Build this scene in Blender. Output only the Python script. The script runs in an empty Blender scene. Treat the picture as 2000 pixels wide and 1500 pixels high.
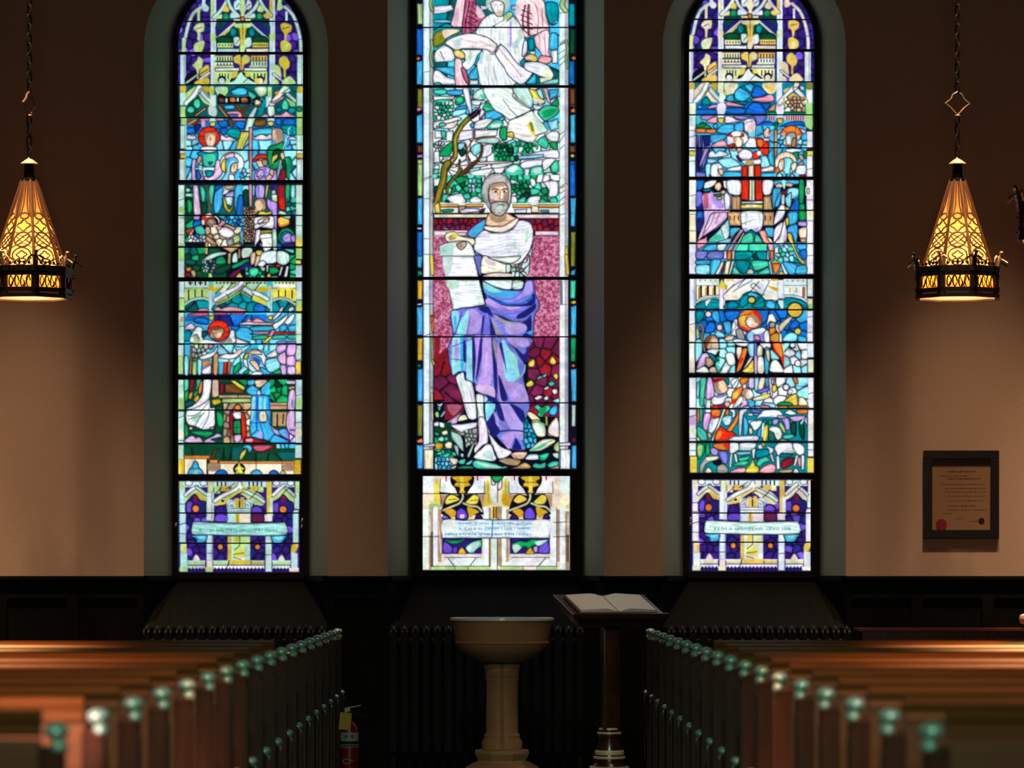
import bpy, bmesh, math, random
import numpy as np
from mathutils import Vector, Matrix

# ================================================================ camera, world, lights, exposure
scene = bpy.context.scene
COL = scene.collection
PI = math.pi
F = 7000.0            # focal length in pixels of the 2000 px wide frame
CX, HY = 965.0, 1125.0  # vanishing point of the nave, height of the horizon
EYE = 1.30            # eye height, metres
D = 24.0              # distance of the end wall
DG = 24.42            # distance of the glass

cam_d = bpy.data.cameras.new('camera'); cam = bpy.data.objects.new('camera', cam_d); COL.objects.link(cam)
cam.location = (0, 0, EYE); cam.rotation_euler = (PI/2, 0, 0)
cam_d.sensor_width = 36; cam_d.lens = 36*F/2000
cam_d.shift_x = (1000-CX)/2000; cam_d.shift_y = (HY-750)/2000
cam_d.clip_start = .1; cam_d.clip_end = 200
cam_d.dof.use_dof = True; cam_d.dof.focus_distance = 22.5; cam_d.dof.aperture_fstop = 3.4
scene.camera = cam

world = bpy.data.worlds.new('world'); scene.world = world; world.use_nodes = True
world.node_tree.nodes['Background'].inputs[0].default_value = (.5, .6, .7, 1)
world.node_tree.nodes['Background'].inputs[1].default_value = .02
scene.view_settings.view_transform = 'Standard'; scene.view_settings.look = 'None'
scene.view_settings.exposure = 0.0; scene.view_settings.gamma = 1.0
scene.view_settings.use_curve_mapping = False
scene.cycles.use_denoising = True
scene.cycles.max_bounces = 6; scene.cycles.sample_clamp_indirect = 3.0

LAMP_Z = 3.075        # lower rim of the lanterns
LAMPS = [(-2.983, 23.0), (2.973, 23.0), (3.045, 19.0), (-3.03, 19.0), (-3.03, 15.0), (3.03, 15.0), (-3.03, 11.0), (3.03, 11.0)]
BULB = 30.0          # watts of the bulb in a lantern
WARM = (1.0, .58, .30)

def area(name, loc, target, size, size_y, power, color, spread=PI):
    l = bpy.data.lights.new(name, 'AREA'); l.shape = 'RECTANGLE'; l.size = size; l.size_y = size_y
    l.energy = power; l.color = color; l.spread = spread
    o = bpy.data.objects.new(name, l); COL.objects.link(o); o.location = loc
    o.rotation_euler = (Vector(target)-Vector(loc)).to_track_quat('-Z', 'Y').to_euler()
    return o
# aimed spot, used below for the added and assumed lights
def spot(name, loc, target, power, color, angle, blend=1.0, r=.3):
    l = bpy.data.lights.new(name, 'SPOT'); l.energy = power; l.color = color; l.spot_size = angle
    l.spot_blend = blend; l.shadow_soft_size = r
    o = bpy.data.objects.new(name, l); COL.objects.link(o); o.location = loc
    o.rotation_euler = (Vector(target)-Vector(loc)).to_track_quat('-Z', 'Y').to_euler()
    return o
# broad dim fill added far behind the camera to lift the wall
area('rear_fill_light', (0, -9.5, 4.5), (0, 24, 3.2), 4.0, 3.0, 200, (1.0, .86, .72))
# narrow rosy spot added to tint the nearest left rails; its source is assumed
spot('rosy_fill_spot', (-4.6, 3.5, 3.0), (-1.14, 8.95, .965), 8000, (1, .60, .55), .065, 1.0, .05)
# pale green spot added over the aisle for pew-end glints; daylight source assumed
spot('mint_fill_spot', (0, -1.5, 7.2), (0, 11.5, .9), 3600, (.45, 1.0, .74), .48, 1.0, .5)
# assumed ceiling downlights, out of view, washing the foot of the end wall
for x, p in ((-4.3, 2150), (-3.2, 1650), (-1.6, 820), (1.6, 820), (3.2, 1650), (4.3, 2150)):
    spot('assumed_downlight', (x, 22.3, 7.3), (x*1.02, 24.0, -3.0), p, (1.0, .60, .36), .53, 1.0, .10)
# narrow spots added to brighten the gilding of the lanterns in view
for x, y in LAMPS[:3]:
    spot('lantern_fill_spot', (x, y-1.3, 7.3), (x, y-.02, 3.2), 420, (1.0, .66, .40), .20, .8, .05)
# unseen spots added to warm and streak the pew rails
for x in (-3.7, 3.7):
    spot('row_fill_spot', (x, 11.2, 7.2), (x*.85, 15.7, 1.0), 11000, (1.0, .46, .15), .40, .9, .12)
    spot('row_fill_spot', (x, 8.6, 7.2), (x*.66, 12.9, 1.0), 5500, (1.0, .44, .17), .40, .9, .12)
    spot('row_fill_spot', (x*.8, 5.2, 7.2), (x*.42, 10.2, 1.0), 1700, (1.0, .50, .38), .44, 1.0, .15)
    spot('row_fill_spot', (x, 17.6, 7.2), (x*.80, 15.6, 1.0), 4200, (1.0, .54, .20), .40, .8, .12)
    spot('row_fill_spot', (x, 14.6, 7.2), (x*.66, 12.8, 1.0), 2400, (1.0, .50, .22), .36, .8, .12)
# crossing spots added to brighten the aisle faces of the pew ends
spot('aisle_fill_spot', (3.6, 8.6, 6.6), (-1.0, 12.2, -.15), 9000, (1.0, .46, .26), .20, 1.0, .1)
spot('aisle_fill_spot', (-3.6, 9.2, 6.6), (1.0, 12.8, -.15), 9000, (1.0, .46, .26), .20, 1.0, .1)
spot('font_fill_spot', (.2, 11.5, 6.8), (.05, 21.0, .40), 520, (1.0, .47, .25), .16, 1.0, .1)  # unseen spot added to brighten the font
spot('book_fill_spot', (1.6, 18.2, 7.2), (.68, 20.5, 1.15), 420, (1.0, .82, .66), .16, 1.0, .1)  # another added spot, to lift the open book

# ---------------------------------------------------------------- stained glass drawing
# A window is drawn as pieces of coloured glass edged with lead, in the plane of the window.
PAL = dict(w=(226,232,238), W=(182,214,204), k=(12,14,30), K=(6,8,14), g=(160,198,118), G=(16,148,84),
           d=(10,66,44), m=(62,196,160), y=(222,202,72), Y=(206,162,34), o=(232,124,44), r=(218,42,22),
           R=(132,24,38), b=(60,172,222), B=(18,104,196), n=(28,32,112), c=(140,216,234), t=(0,134,148),
           T=(12,88,92), v=(104,72,202), V=(46,26,112), l=(176,150,224), L=(208,172,218), p=(226,152,172),
           P=(232,204,214), M=(104,28,64), h=(186,88,120), s=(222,188,160), S=(166,136,112), a=(150,152,146),
           u=(112,66,32), U=(190,152,108), e=(232,222,190), i=(112,116,206), z=(118,122,34), A=(192,194,190), x=(236,228,216))
VARS = {'left':  {'1':(172,204,128), '2':(180,216,208), '3':(222,214,200), '4':(196,176,60), '5':(120,160,160), '6':(150,214,190)},
        'right': {'1':(222,216,168), '2':(216,228,232), '3':(232,214,206), '4':(220,186,84), '5':(150,170,190), '6':(206,230,224)},
        'mid':   {'1':(222,216,168), '2':(216,228,232), '3':(232,214,206), '4':(220,186,84), '5':(140,150,170), '6':(196,226,230)}}
SS = 2

def smooth_noise(h, w, cell, rs, ch=1):
    gh, gw = int(h/cell)+3, int(w/cell)+3
    g = rs.rand(gh, gw, ch)
    yy = np.arange(h)/cell; xx = np.arange(w)/cell
    y0 = yy.astype(int); x0 = xx.astype(int)
    fy = (yy-y0)[:, None, None]; fx = (xx-x0)[None, :, None]
    fy = fy*fy*(3-2*fy); fx = fx*fx*(3-2*fx)
    a = g[y0][:, x0]; b = g[y0][:, x0+1]; c = g[y0+1][:, x0]; d = g[y0+1][:, x0+1]
    return (a*(1-fx)+b*fx)*(1-fy)+(c*(1-fx)+d*fx)*fy

def catmull(pts, closed, n=4):
    p = np.array(pts, float); m = len(p)
    if m < 3: return p
    out = []
    for i in range(m if closed else m-1):
        if closed:
            a, b, c, d = p[(i-1) % m], p[i], p[(i+1) % m], p[(i+2) % m]
        else:
            a, b, c, d = p[max(i-1, 0)], p[i], p[i+1], p[min(i+2, m-1)]
        for k in range(n):
            t = k/n
            out.append(b + .5*t*((c-a)*.9 + t*((2*a-5*b+4*c-d)*.9 + 0 + t*(3*b-a-3*c+d)*.9 + .2*(c-b)*(1.5-t)*0)))
            if True:
                h1 = 2*t**3-3*t*t+1; h2 = t**3-2*t*t+t; h3 = -2*t**3+3*t*t; h4 = t**3-t*t
                out[-1] = h1*b + h2*(c-a)*.42 + h3*c + h4*(d-b)*.42
    if not closed: out.append(p[-1])
    return np.array(out)

class Glass:
    def __init__(self, kind, x0, y0, x1, y1, lead=1.5, seed=1):
        self.x0, self.y0, self.x1, self.y1 = x0, y0, x1, y1
        self.w, self.h = int((x1-x0)*SS), int((y1-y0)*SS)
        self.im = np.zeros((self.h, self.w, 3)); self.im[:] = np.array(PAL['k'])/255.
        self.lead = lead*SS; self.rs = np.random.RandomState(seed)
        self.fine = smooth_noise(self.h, self.w, 5*SS, self.rs)*.5+smooth_noise(self.h, self.w, 2.2*SS, self.rs)*.5
        self.streak = smooth_noise(self.h, self.w, 14*SS, self.rs)
        self.pal = dict(PAL); self.pal.update(VARS[kind])
        self.pal = {k: np.array(v)/255. for k, v in self.pal.items()}
        self.org = (0, 0, 1.0)
    def px(self, pts):
        ox, oy, s = self.org
        q = np.array(pts, float)
        return np.stack([(ox+q[:, 0]/s-self.x0)*SS, (oy+q[:, 1]/s-self.y0)*SS], 1)
    def box(self, p, pad):
        a = np.floor(p.min(0)-pad).astype(int); b = np.ceil(p.max(0)+pad).astype(int)+1
        x0, y0 = max(a[0], 0), max(a[1], 0); x1, y1 = min(b[0], self.w), min(b[1], self.h)
        return x0, y0, x1, y1
    def dist(self, p, X, Y, closed):
        D = np.full(X.shape, 1e9)
        m = len(p)
        for i in range(m if closed else m-1):
            a = p[i]; b = p[(i+1) % m]; d = b-a; L = d@d
            if L < 1e-9: t = 0
            else: t = np.clip(((X-a[0])*d[0]+(Y-a[1])*d[1])/L, 0, 1)
            D = np.minimum(D, (X-a[0]-t*d[0])**2+(Y-a[1]-t*d[1])**2)
        return np.sqrt(D)
    def inside(self, p, X, Y):
        r = np.zeros(X.shape, bool); m = len(p)
        for i in range(m):
            (ax, ay), (bx, by) = p[i], p[(i+1) % m]
            if ay == by: continue
            c = (ay > Y) != (by > Y)
            r ^= c & (X < (bx-ax)*(Y-ay)/(by-ay)+ax)
        return r
    def tone(self, col, sl, D, glow, p=None, XY=None):
        f = self.fine[sl]*.22+self.streak[sl]*.20+.83
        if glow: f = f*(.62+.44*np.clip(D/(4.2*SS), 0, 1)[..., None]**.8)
        if glow and p is not None and len(p) > 3:      # painted folds running along the piece
            q = p-p.mean(0); u, s, vt = np.linalg.svd(q, full_matrices=False)
            a = vt[0]; wd = s[1]/len(p)**.5
            if wd > 2.2*SS:
                X, Y = XY; t = (X-p[:, 0].mean())*-a[1]+(Y-p[:, 1].mean())*a[0]; g = (X-p[:, 0].mean())*a[0]+(Y-p[:, 1].mean())*a[1]
                ph = self.rs.rand(3)*6.28; k = 6.28/((5+5*self.rs.rand())*SS)
                m = np.sin(k*t+1.6*np.sin(g/(9*SS)+ph[0])+ph[1])+.6*np.sin(k*.47*t-1.2*np.sin(g/(13*SS))+ph[2])
                f = f*(1+.07*m)[..., None]
        j = 1+(self.rs.rand(3)-.5)*.10
        return np.clip(col*f*j, 0, 1)
    def fill(self, col, p, outline):
        b = self.box(p, self.lead+1)
        if b[2] <= b[0] or b[3] <= b[1]: return
        Y, X = np.mgrid[b[1]:b[3], b[0]:b[2]]; X = X+.5; Y = Y+.5
        sl = (slice(b[1], b[3]), slice(b[0], b[2]))
        ins = self.inside(p, X, Y); D = self.dist(p, X, Y, True)
        sd = np.where(ins, D, -D)
        sf = 1.0 if outline or col in 'kK' else min(2.4*SS, max(1.0, min(np.ptp(p[:, 0]), np.ptp(p[:, 1]))/4.5))
        a = np.clip(sd/sf+.5, 0, 1)[..., None]
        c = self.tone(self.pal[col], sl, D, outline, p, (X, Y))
        self.im[sl] = self.im[sl]*(1-a)+c*a
        if outline:
            k = np.clip(self.lead/2+.6-D, 0, 1)[..., None]*.9
            self.im[sl] = self.im[sl]*(1-k)+self.pal['k']*k
    def stroke(self, col, wd, p):
        b = self.box(p, wd+1)
        if b[2] <= b[0] or b[3] <= b[1]: return
        Y, X = np.mgrid[b[1]:b[3], b[0]:b[2]]; X = X+.5; Y = Y+.5
        sl = (slice(b[1], b[3]), slice(b[0], b[2]))
        D = self.dist(p, X, Y, False)
        big = wd > 3.2*SS and col not in 'kK'
        if big:
            k = np.clip(wd/2+self.lead*.6+.5-D, 0, 1)[..., None]*.9
            self.im[sl] = self.im[sl]*(1-k)+self.pal['k']*k
        a = np.clip(wd/2+.5-D, 0, 1)[..., None]
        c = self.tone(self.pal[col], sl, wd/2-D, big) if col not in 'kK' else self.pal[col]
        if col not in 'kK' and wd < 1.6*SS: a = a*.8
        self.im[sl] = self.im[sl]*(1-a)+c*a
    def mosaic(self, cols, r, size):
        b = self.box(r, 0)
        if b[2] <= b[0] or b[3] <= b[1]: return
        Y, X = np.mgrid[b[1]:b[3], b[0]:b[2]]; X = X+.5; Y = Y+.5
        sl = (slice(b[1], b[3]), slice(b[0], b[2]))
        s = size/self.org[2]*SS
        nx = max(1, round((r[:, 0].max()-r[:, 0].min())/s)); ny = max(1, round((r[:, 1].max()-r[:, 1].min())/s))
        x0, y0 = r.min(0); x1, y1 = r.max(0)
        P = []
        for j in range(ny):
            for i in range(nx):
                P.append((x0+(x1-x0)*(i+.5+(self.rs.rand()-.5)*.7+(.25 if j % 2 else -.25))/nx,
                          y0+(y1-y0)*(j+.5+(self.rs.rand()-.5)*.7)/ny))
        d1 = np.full(X.shape, 1e9); d2 = d1.copy(); idx = np.zeros(X.shape, int)
        for q, (a, c) in enumerate(P):
            d = np.hypot(X-a, Y-c); lt = d < d1
            d2 = np.where(lt, d1, np.minimum(d2, d)); idx = np.where(lt, q, idx); d1 = np.where(lt, d, d1)
        pc = np.array([self.pal[cols[self.rs.randint(len(cols))]]*(1+(self.rs.rand()-.5)*.25) for _ in P])
        E = (d2-d1)/2
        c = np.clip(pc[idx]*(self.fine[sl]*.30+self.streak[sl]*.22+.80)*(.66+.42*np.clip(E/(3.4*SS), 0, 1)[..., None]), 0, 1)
        self.im[sl] = c
        k = np.clip(self.lead*.5+.6-E, 0, 1)[..., None]
        self.im[sl] = self.im[sl]*(1-k)+self.pal['k']*k
    def ell(self, cx, cy, rx, ry, n=20):
        t = np.arange(n)*2*np.pi/n
        return np.stack([cx+rx*np.cos(t), cy+ry*np.sin(t)], 1)
    def draw(self, text, dx=0, dy=0):
        for ln in text.splitlines():
            f = ln.split()
            if not f or f[0][0] == '#': continue
            o = f[0]
            if o == '@':
                self.org = (float(f[1])+dx, float(f[2])+dy, float(f[3])); continue
            sc = SS/self.org[2]
            if o in 'pPqQrR':
                pts = [tuple(map(float, q.split(','))) for q in f[2:]]
                if o in 'rR':
                    (a, b), (c, d) = pts; pts = [(a, b), (c, b), (c, d), (a, d)]
                p = self.px(pts)
                if o in 'pP': p = catmull(p, True, 3)
                self.fill(f[1], p, o in 'pqr')
            elif o in 'eE':
                cx, cy = map(float, f[2].split(',')); r = list(map(float, f[3].split(',')))
                self.fill(f[1], self.px(self.ell(cx, cy, r[0], r[-1])), o == 'e')
            elif o == 'l':
                p = self.px([tuple(map(float, q.split(','))) for q in f[3:]])
                self.stroke(f[1], max(float(f[2])*sc, .9), catmull(p, False, 3))
            elif o in 'vhn':                     # pieces set as a mosaic; h, n: rippled glass
                if o == 'v':
                    self.mosaic(f[1], self.px([tuple(map(float, q.split(','))) for q in f[2:4]]), float(f[4]))
                else:
                    r = self.px([tuple(map(float, q.split(','))) for q in f[2:4]])
                    b = self.box(r, 0); sl = (slice(b[1], b[3]), slice(b[0], b[2]))
                    hh, ww = b[3]-b[1], b[2]-b[0]
                    if hh > 0 and ww > 0:
                        n = smooth_noise(hh, ww, 2.6*SS, self.rs)*.6+smooth_noise(hh, ww, 6*SS, self.rs)*.4
                        n = np.clip((n-.3)*2.5, 0, 1)
                        self.im[sl] = np.array((150, 58, 92))/255*(1-n)+np.array((226, 150, 184))/255*n
            elif o == 't':                       # a row of slits
                (a, b), (c, d) = [tuple(map(float, q.split(','))) for q in f[2:4]]; n = int(f[4])
                for i in range(n):
                    x = a+(c-a)*(i+.5)/n
                    self.stroke('k' if f[1] in 'kweRu' else f[1], max((c-a)/n*.3*sc, 1.2), self.px([(x, b), (x, d)]))
            elif o == 'b':                       # a row of dots
                (a, b), (c, d) = [tuple(map(float, q.split(','))) for q in f[2:4]]; n = int(f[4])
                for i in range(n):
                    t = (i+.5)/n
                    self.fill(f[1], self.px(self.ell(a+(c-a)*t, b+(d-b)*t, float(f[5]), float(f[5]), 8)), False)
            elif o == 's':                       # strokes scattered in an ellipse: hair, beard, rays
                cx, cy = map(float, f[2].split(',')); rx, n, w = float(f[3]), int(f[4]), float(f[5])
                for i in range(n):
                    t = self.rs.rand()*6.283; q = .45+.5*self.rs.rand()
                    x, y = cx+rx*q*np.cos(t), cy+rx*q*.8*np.sin(t)
                    self.stroke(f[1], max(w*sc*.5, 1.2), self.px([(x, y), (x+rx*.16*np.cos(t), y+rx*.16*np.sin(t))]))
            elif o == 'T':                       # painted lettering, too small to read
                (a, b), (c, d) = [tuple(map(float, q.split(','))) for q in f[2:4]]; hgt = float(f[4])
                n = int(abs(c-a)/(hgt*.62))
                for i in range(n):
                    if self.rs.rand() < .16: continue
                    t = (i+.5)/n; x = a+(c-a)*t
                    y = b+(d-b)*t if abs(d-b) > 45 else (b+d)/2
                    for k in range(2):
                        s1, s2, s3, s4 = (self.rs.rand(4)-.5)*hgt
                        self.stroke(f[1], 1.6, self.px([(x+s1*.5, y-hgt*.5), (x+s2*.5, y+hgt*.5)] if k else [(x+s3*.6, y+s4*.5), (x-s3*.6, y+s1*.5)]))
    def result(self):
        a = self.im.reshape(self.h//SS, SS, self.w//SS, SS, 3).mean((1, 3))
        b = a.copy()                              # a very slight spread of light over the leads
        b[1:-1, 1:-1] = a[1:-1, 1:-1]*.56+(a[:-2, 1:-1]+a[2:, 1:-1]+a[1:-1, :-2]+a[1:-1, 2:])*.11
        return b

ART_TOP = """
R V 90,-260 1680,1060
v VVVvnV 100,-260 505,1060 92
v VVvVnV 1275,-260 1680,1060 92
R V 575,-260 1225,270
R 1 508,-260 545,200
R 2 545,-260 578,1440
R 2 508,200 545,1440
R 4 1225,-260 1262,190
R 2 1262,-260 1296,1440
R 2 1225,190 1262,1440
R 1 505,400 580,500
R 1 1222,400 1296,500
l 2 46 172,640 185,520 205,440 240,290 300,160 400,85
l 2 46 1608,640 1605,500 1570,330 1510,180 1415,85
l k 6 175,470 235,470
l k 6 215,265 280,265
l k 6 1545,280 1600,275
l k 6 1575,480 1640,475
P 1 160,470 205,480 200,560 210,620 165,640
P 2 405,-60 450,-60 445,40 490,90 470,140 410,120
P 1 1345,-60 1390,-60 1375,40 1400,90 1350,130 1315,110
R 1 345,120 380,265
R 2 1420,140 1450,265
l 2 46 545,215 640,120 705,10 730,-60
l 2 44 850,195 760,100 720,0
l 2 46 935,205 1040,110 1095,10 1110,-60
l 2 44 1250,190 1160,90 1110,0
P 4 650,130 695,60 735,110 720,150
P 1 1075,130 1110,60 1160,110 1140,150
P 1 560,230 640,170 660,220
P 2 740,220 770,150 860,210
P 2 950,215 1040,160 1050,220
P 4 1140,190 1210,150 1250,190 1200,230
e G 697,200 45,45
e G 1105,200 45,45
R d 590,232 1215,262
P 1 870,-120 925,-120 930,60 950,110 925,150 920,200 880,200 875,150 850,110 870,60
P 2 800,20 860,-10 870,50 860,110 810,120 790,70
P 2 940,50 960,-10 1000,20 1010,80 970,120 930,90
l k 7 820,90 860,40
l k 7 940,90 990,50
r o 875,205 922,265
R 1 790,232 870,258
R 1 930,232 1000,258
R d 578,275 1222,540
P n 580,280 790,280 590,450
P n 1010,280 1220,280 1215,440
P d 600,280 700,280 600,360
P d 1130,285 1215,285 1215,350
l 3 34 588,470 700,370 800,285
l 2 34 1000,290 1100,380 1212,478
l 4 16 640,460 700,400 760,350
e t 785,392 42,56
e t 1010,392 42,56
e d 680,488 105,52
e d 1110,488 105,52
P 1 820,290 990,285 1000,330 940,350 930,430 870,430 865,350 800,330
P 4 860,340 940,340 930,420 930,560 870,560 870,420
l k 5 900,280 900,480
P 2 790,460 850,455 870,510 850,560 800,550
P 2 940,470 1000,460 1005,550 960,580 920,550
l k 6 820,530 870,470
R 1 590,525 785,582
R 4 1020,520 1212,580
b k 600,552 780,552 5 9
b k 1035,550 1205,550 6 9
r 2 590,590 860,640
r 3 940,590 1218,640
P 1 870,560 950,550 930,600 910,645 870,640
R V 560,660 1222,700
R 1 560,680 775,745
R 4 1000,680 1200,745
t k 575,700 770,745 6
t k 1010,700 1195,745 5
R d 560,745 1200,762
R 3 560,762 780,792
R 2 1000,750 1200,800
t k 575,775 770,800 5
t k 1015,765 1195,790 5
R 1 560,800 790,825
R 1 980,800 1200,825
r w 562,828 860,868
r w 915,828 1200,868
R 1 562,872 1200,1030
t k 600,900 740,960 4
t k 1020,900 1190,960 4
P 4 790,700 860,665 890,700 930,665 990,700 980,760 920,790 905,850 870,850 860,790 800,760
P 1 900,690 960,690 975,740 930,760
l k 6 880,670 885,840
P k 740,1000 860,860 1010,960 1050,1000 900,980
P 4 780,880 840,870 830,930 770,960
P 4 940,880 990,890 980,940 930,930
P 2 700,1030 800,980 860,890 890,880 920,930 1060,1020 1060,1045 930,1010 800,1045
l k 7 905,1010 990,930
e k 645,975 48,45
E 2 645,990 38,40
e k 1115,975 48,45
E 3 1115,990 36,40
P 1 300,345 345,290 430,285 425,380 385,400 375,490 350,490 345,400
P 1 300,560 350,510 435,500 420,590 390,640 320,640
P 3 330,350 380,310 400,350 370,390
P 4 1365,300 1420,280 1495,310 1490,380 1450,410 1430,490 1415,490 1405,410 1370,370
P 4 1360,520 1410,490 1490,540 1480,620 1380,640
P 1 1400,560 1440,540 1450,600 1410,620
P 1 290,790 340,740 360,690 415,730 400,830 370,850 360,960 335,960 330,850 290,810
P 4 1345,720 1410,680 1475,760 1460,830 1430,850 1425,940 1400,940 1395,840 1350,800
l k 6 330,360 395,330
l k 6 1390,350 1470,330
R 2 138,668 205,1040
R 2 1565,668 1640,1040
l 5 12 188,680 188,1035
l 5 12 1620,680 1620,1035
P k 205,930 330,850 330,1030 205,1035
l 2 26 215,1010 345,915
P 4 380,860 480,790 490,930 400,960
l k 8 390,900 480,840
l w 34 385,965 490,890
P 4 310,1010 350,980 480,950 485,1035 320,1030
P 1 1275,810 1310,790 1360,830 1370,960 1290,900
l w 30 1275,900 1380,985
P 1 1275,960 1330,980 1340,1040 1280,1040
P 1 1380,1030 1410,960 1480,930 1550,1010 1500,1035
l k 8 1360,990 1400,950
"""
ART_BOTTOM = """
R V 130,130 1740,1345
v VVvVnV 210,330 500,1200 100
v VVvnVV 590,440 790,1200 90
v VVnVvV 1090,440 1290,1200 90
v VVvnVV 1380,330 1660,1200 100
R 2 140,140 215,560
R 1 140,140 200,250
R 2 140,560 225,950
R 1 150,960 235,1100
R 4 200,1000 232,1060
R 2 150,1100 245,1340
R 1 1680,140 1740,290
R 2 1670,290 1735,510
R 2 1650,520 1725,960
P 4 1630,990 1700,965 1725,990 1690,1080 1630,1110
R 2 1625,1090 1715,1340
l k 7 135,440 225,440
l k 7 135,555 225,560
l k 8 90,730 230,690
l k 7 140,830 225,835
l k 7 1640,500 1730,510
R 2 215,140 510,215
R 2 590,140 1300,215
R 2 1380,140 1670,215
l k 7 219,145 221,180 265,200 309,180 311,145
E w 262,158 28,24
l k 7 414,145 416,180 460,200 504,180 506,145
E w 458,160 30,24
t k 620,150 780,200 3
t k 1040,150 1260,200 4
l k 7 1384,145 1386,180 1430,200 1474,180 1476,145
E w 1430,160 30,24
l k 7 1574,145 1576,180 1620,200 1664,180 1666,145
E w 1620,160 30,24
R 4 690,200 800,270
R 4 1080,200 1190,270
R 1 600,200 680,300
R 1 1190,210 1260,280
P 1 215,330 300,250 380,200 490,290 490,400 420,350 340,300 270,360 215,420
l w 48 220,320 300,250 370,210
l 2 44 370,220 440,270 490,310
P 4 360,300 420,290 490,370 480,400 420,390
P 1 1385,330 1470,260 1520,215 1660,310 1655,430 1580,360 1525,310 1460,360 1385,400
l w 48 1390,320 1470,240 1530,190
l 2 44 1560,230 1620,280 1670,330
l k 8 1500,320 1600,220
p V 235,420 290,390 350,310 410,390 480,410 480,560 235,560
p V 1390,420 1450,390 1520,315 1590,390 1650,420 1645,560 1390,560
P v 240,430 300,410 290,540 240,540
P n 415,420 475,420 475,540 400,550
P M 320,340 350,320 385,360 370,410 330,400
P n 1580,430 1640,430 1640,540 1570,540
P v 1395,440 1450,430 1450,540 1395,530
P M 1495,345 1525,325 1560,370 1540,420 1500,410
e k 355,500 55,55
E o 357,502 44,46
e k 1520,510 56,56
E o 1520,512 46,46
R 1 515,140 590,290
R 2 500,290 600,660
R 3 530,290 560,660
R 2 500,850 582,1190
l 5 14 570,300 570,1190
R 3 500,1190 580,1340
R 1 485,1280 585,1340
R 4 1300,140 1370,660
R 3 1270,580 1375,670
R 2 1285,850 1368,1340
R 2 1340,360 1385,600
l k 7 500,1095 582,1095
l k 7 1285,1115 1368,1115
P 1 600,420 700,330 800,250 950,150 1060,240 1180,290 1275,380 1260,450 1190,460 1100,420 960,310 860,360 780,400 700,450 610,460
l w 56 612,400 700,340 800,290 900,240 945,170
l 2 52 1000,260 1100,310 1180,350 1260,410
P 4 650,420 700,390 780,370 770,430 690,455 640,455
P 1 1080,400 1150,380 1230,440 1180,470
e k 715,398 16,12
P k 940,290 1060,230 880,350 800,380
l 4 20 800,350 900,300 1010,255
l k 9 1060,390 1180,270
l k 8 610,310 700,220
l k 8 760,240 880,160
P w 915,210 940,140 970,210 960,240
R 2 770,380 1110,690
p V 615,560 625,490 690,455 760,490 775,560 775,670 612,670
p V 1100,560 1105,480 1170,455 1240,490 1258,560 1260,680 1100,680
P v 625,600 700,580 770,600 770,665 620,665
P v 1110,500 1170,470 1230,510 1220,545 1110,540
P M 1110,590 1240,590 1250,665 1110,665
R 4 880,360 930,500
R 4 950,350 1000,500
R k 932,390 948,490
R 2 780,505 1095,530
l k 5 780,500 1095,500
l k 5 780,535 1095,535
l k 5 855,380 855,500
l k 5 1015,380 1015,500
R 4 885,560 945,690
R 3 945,560 1080,690
l k 6 910,580 910,680
P w 775,450 800,400 850,400 850,470
l k 5 780,480 800,420 850,395
P 5 800,470 840,430 850,480
P w 1010,410 1060,400 1100,490
l k 5 1015,395 1070,420 1095,480
P 5 1020,440 1060,440 1070,490
l 5 12 780,500 780,680
l k 6 1090,430 1090,690
R 4 780,870 830,1190
R 1 830,870 1080,1200
R 2 830,870 860,1190
R 2 1020,980 1080,1190
R 4 880,870 930,950
l k 8 940,870 940,990 870,1050
P y 860,1090 910,1070 950,1040 1000,1080 990,1120 930,1140 880,1130
R 3 860,1150 1020,1185
l k 7 860,1110 1000,1090
l k 7 860,1150 960,1180
e k 682,1005 44,46
E o 684,1010 33,35
e k 1180,1010 44,46
E o 1180,1012 33,33
R 1 245,1190 480,1250
R 1 590,1190 790,1250
R 4 800,1190 1090,1250
R 4 1100,1190 1270,1250
R 1 1380,1190 1620,1250
l 2 18 250,1200 480,1200
l 2 18 590,1200 790,1200
l 2 18 1100,1200 1265,1200
l 2 18 1380,1200 1610,1200
R 2 250,1260 480,1300
R w 590,1260 1270,1300
R w 1380,1260 1610,1300
t w 250,1290 480,1335 5
t w 590,1290 1270,1335 14
t w 1380,1290 1610,1335 5
P 3 320,1190 365,1110 415,1190
P 3 1450,1190 1500,1115 1545,1190
l k 9 800,1190 770,1300
R 1 140,1280 245,1335
R 3 1600,1290 1730,1340
p b 310,855 500,850 490,940 430,960 370,950 365,905 320,885
p b 1365,860 1560,860 1540,900 1490,960 1400,965 1370,920
P c 380,870 480,870 450,900 400,900
P c 1400,880 1520,870 1460,920
p 6 305,840 310,700 340,672 480,678 860,695 1100,695 1500,685 1555,700 1562,850 1100,862 860,862 500,850
T T 400,785 1450,785 40
"""
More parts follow.
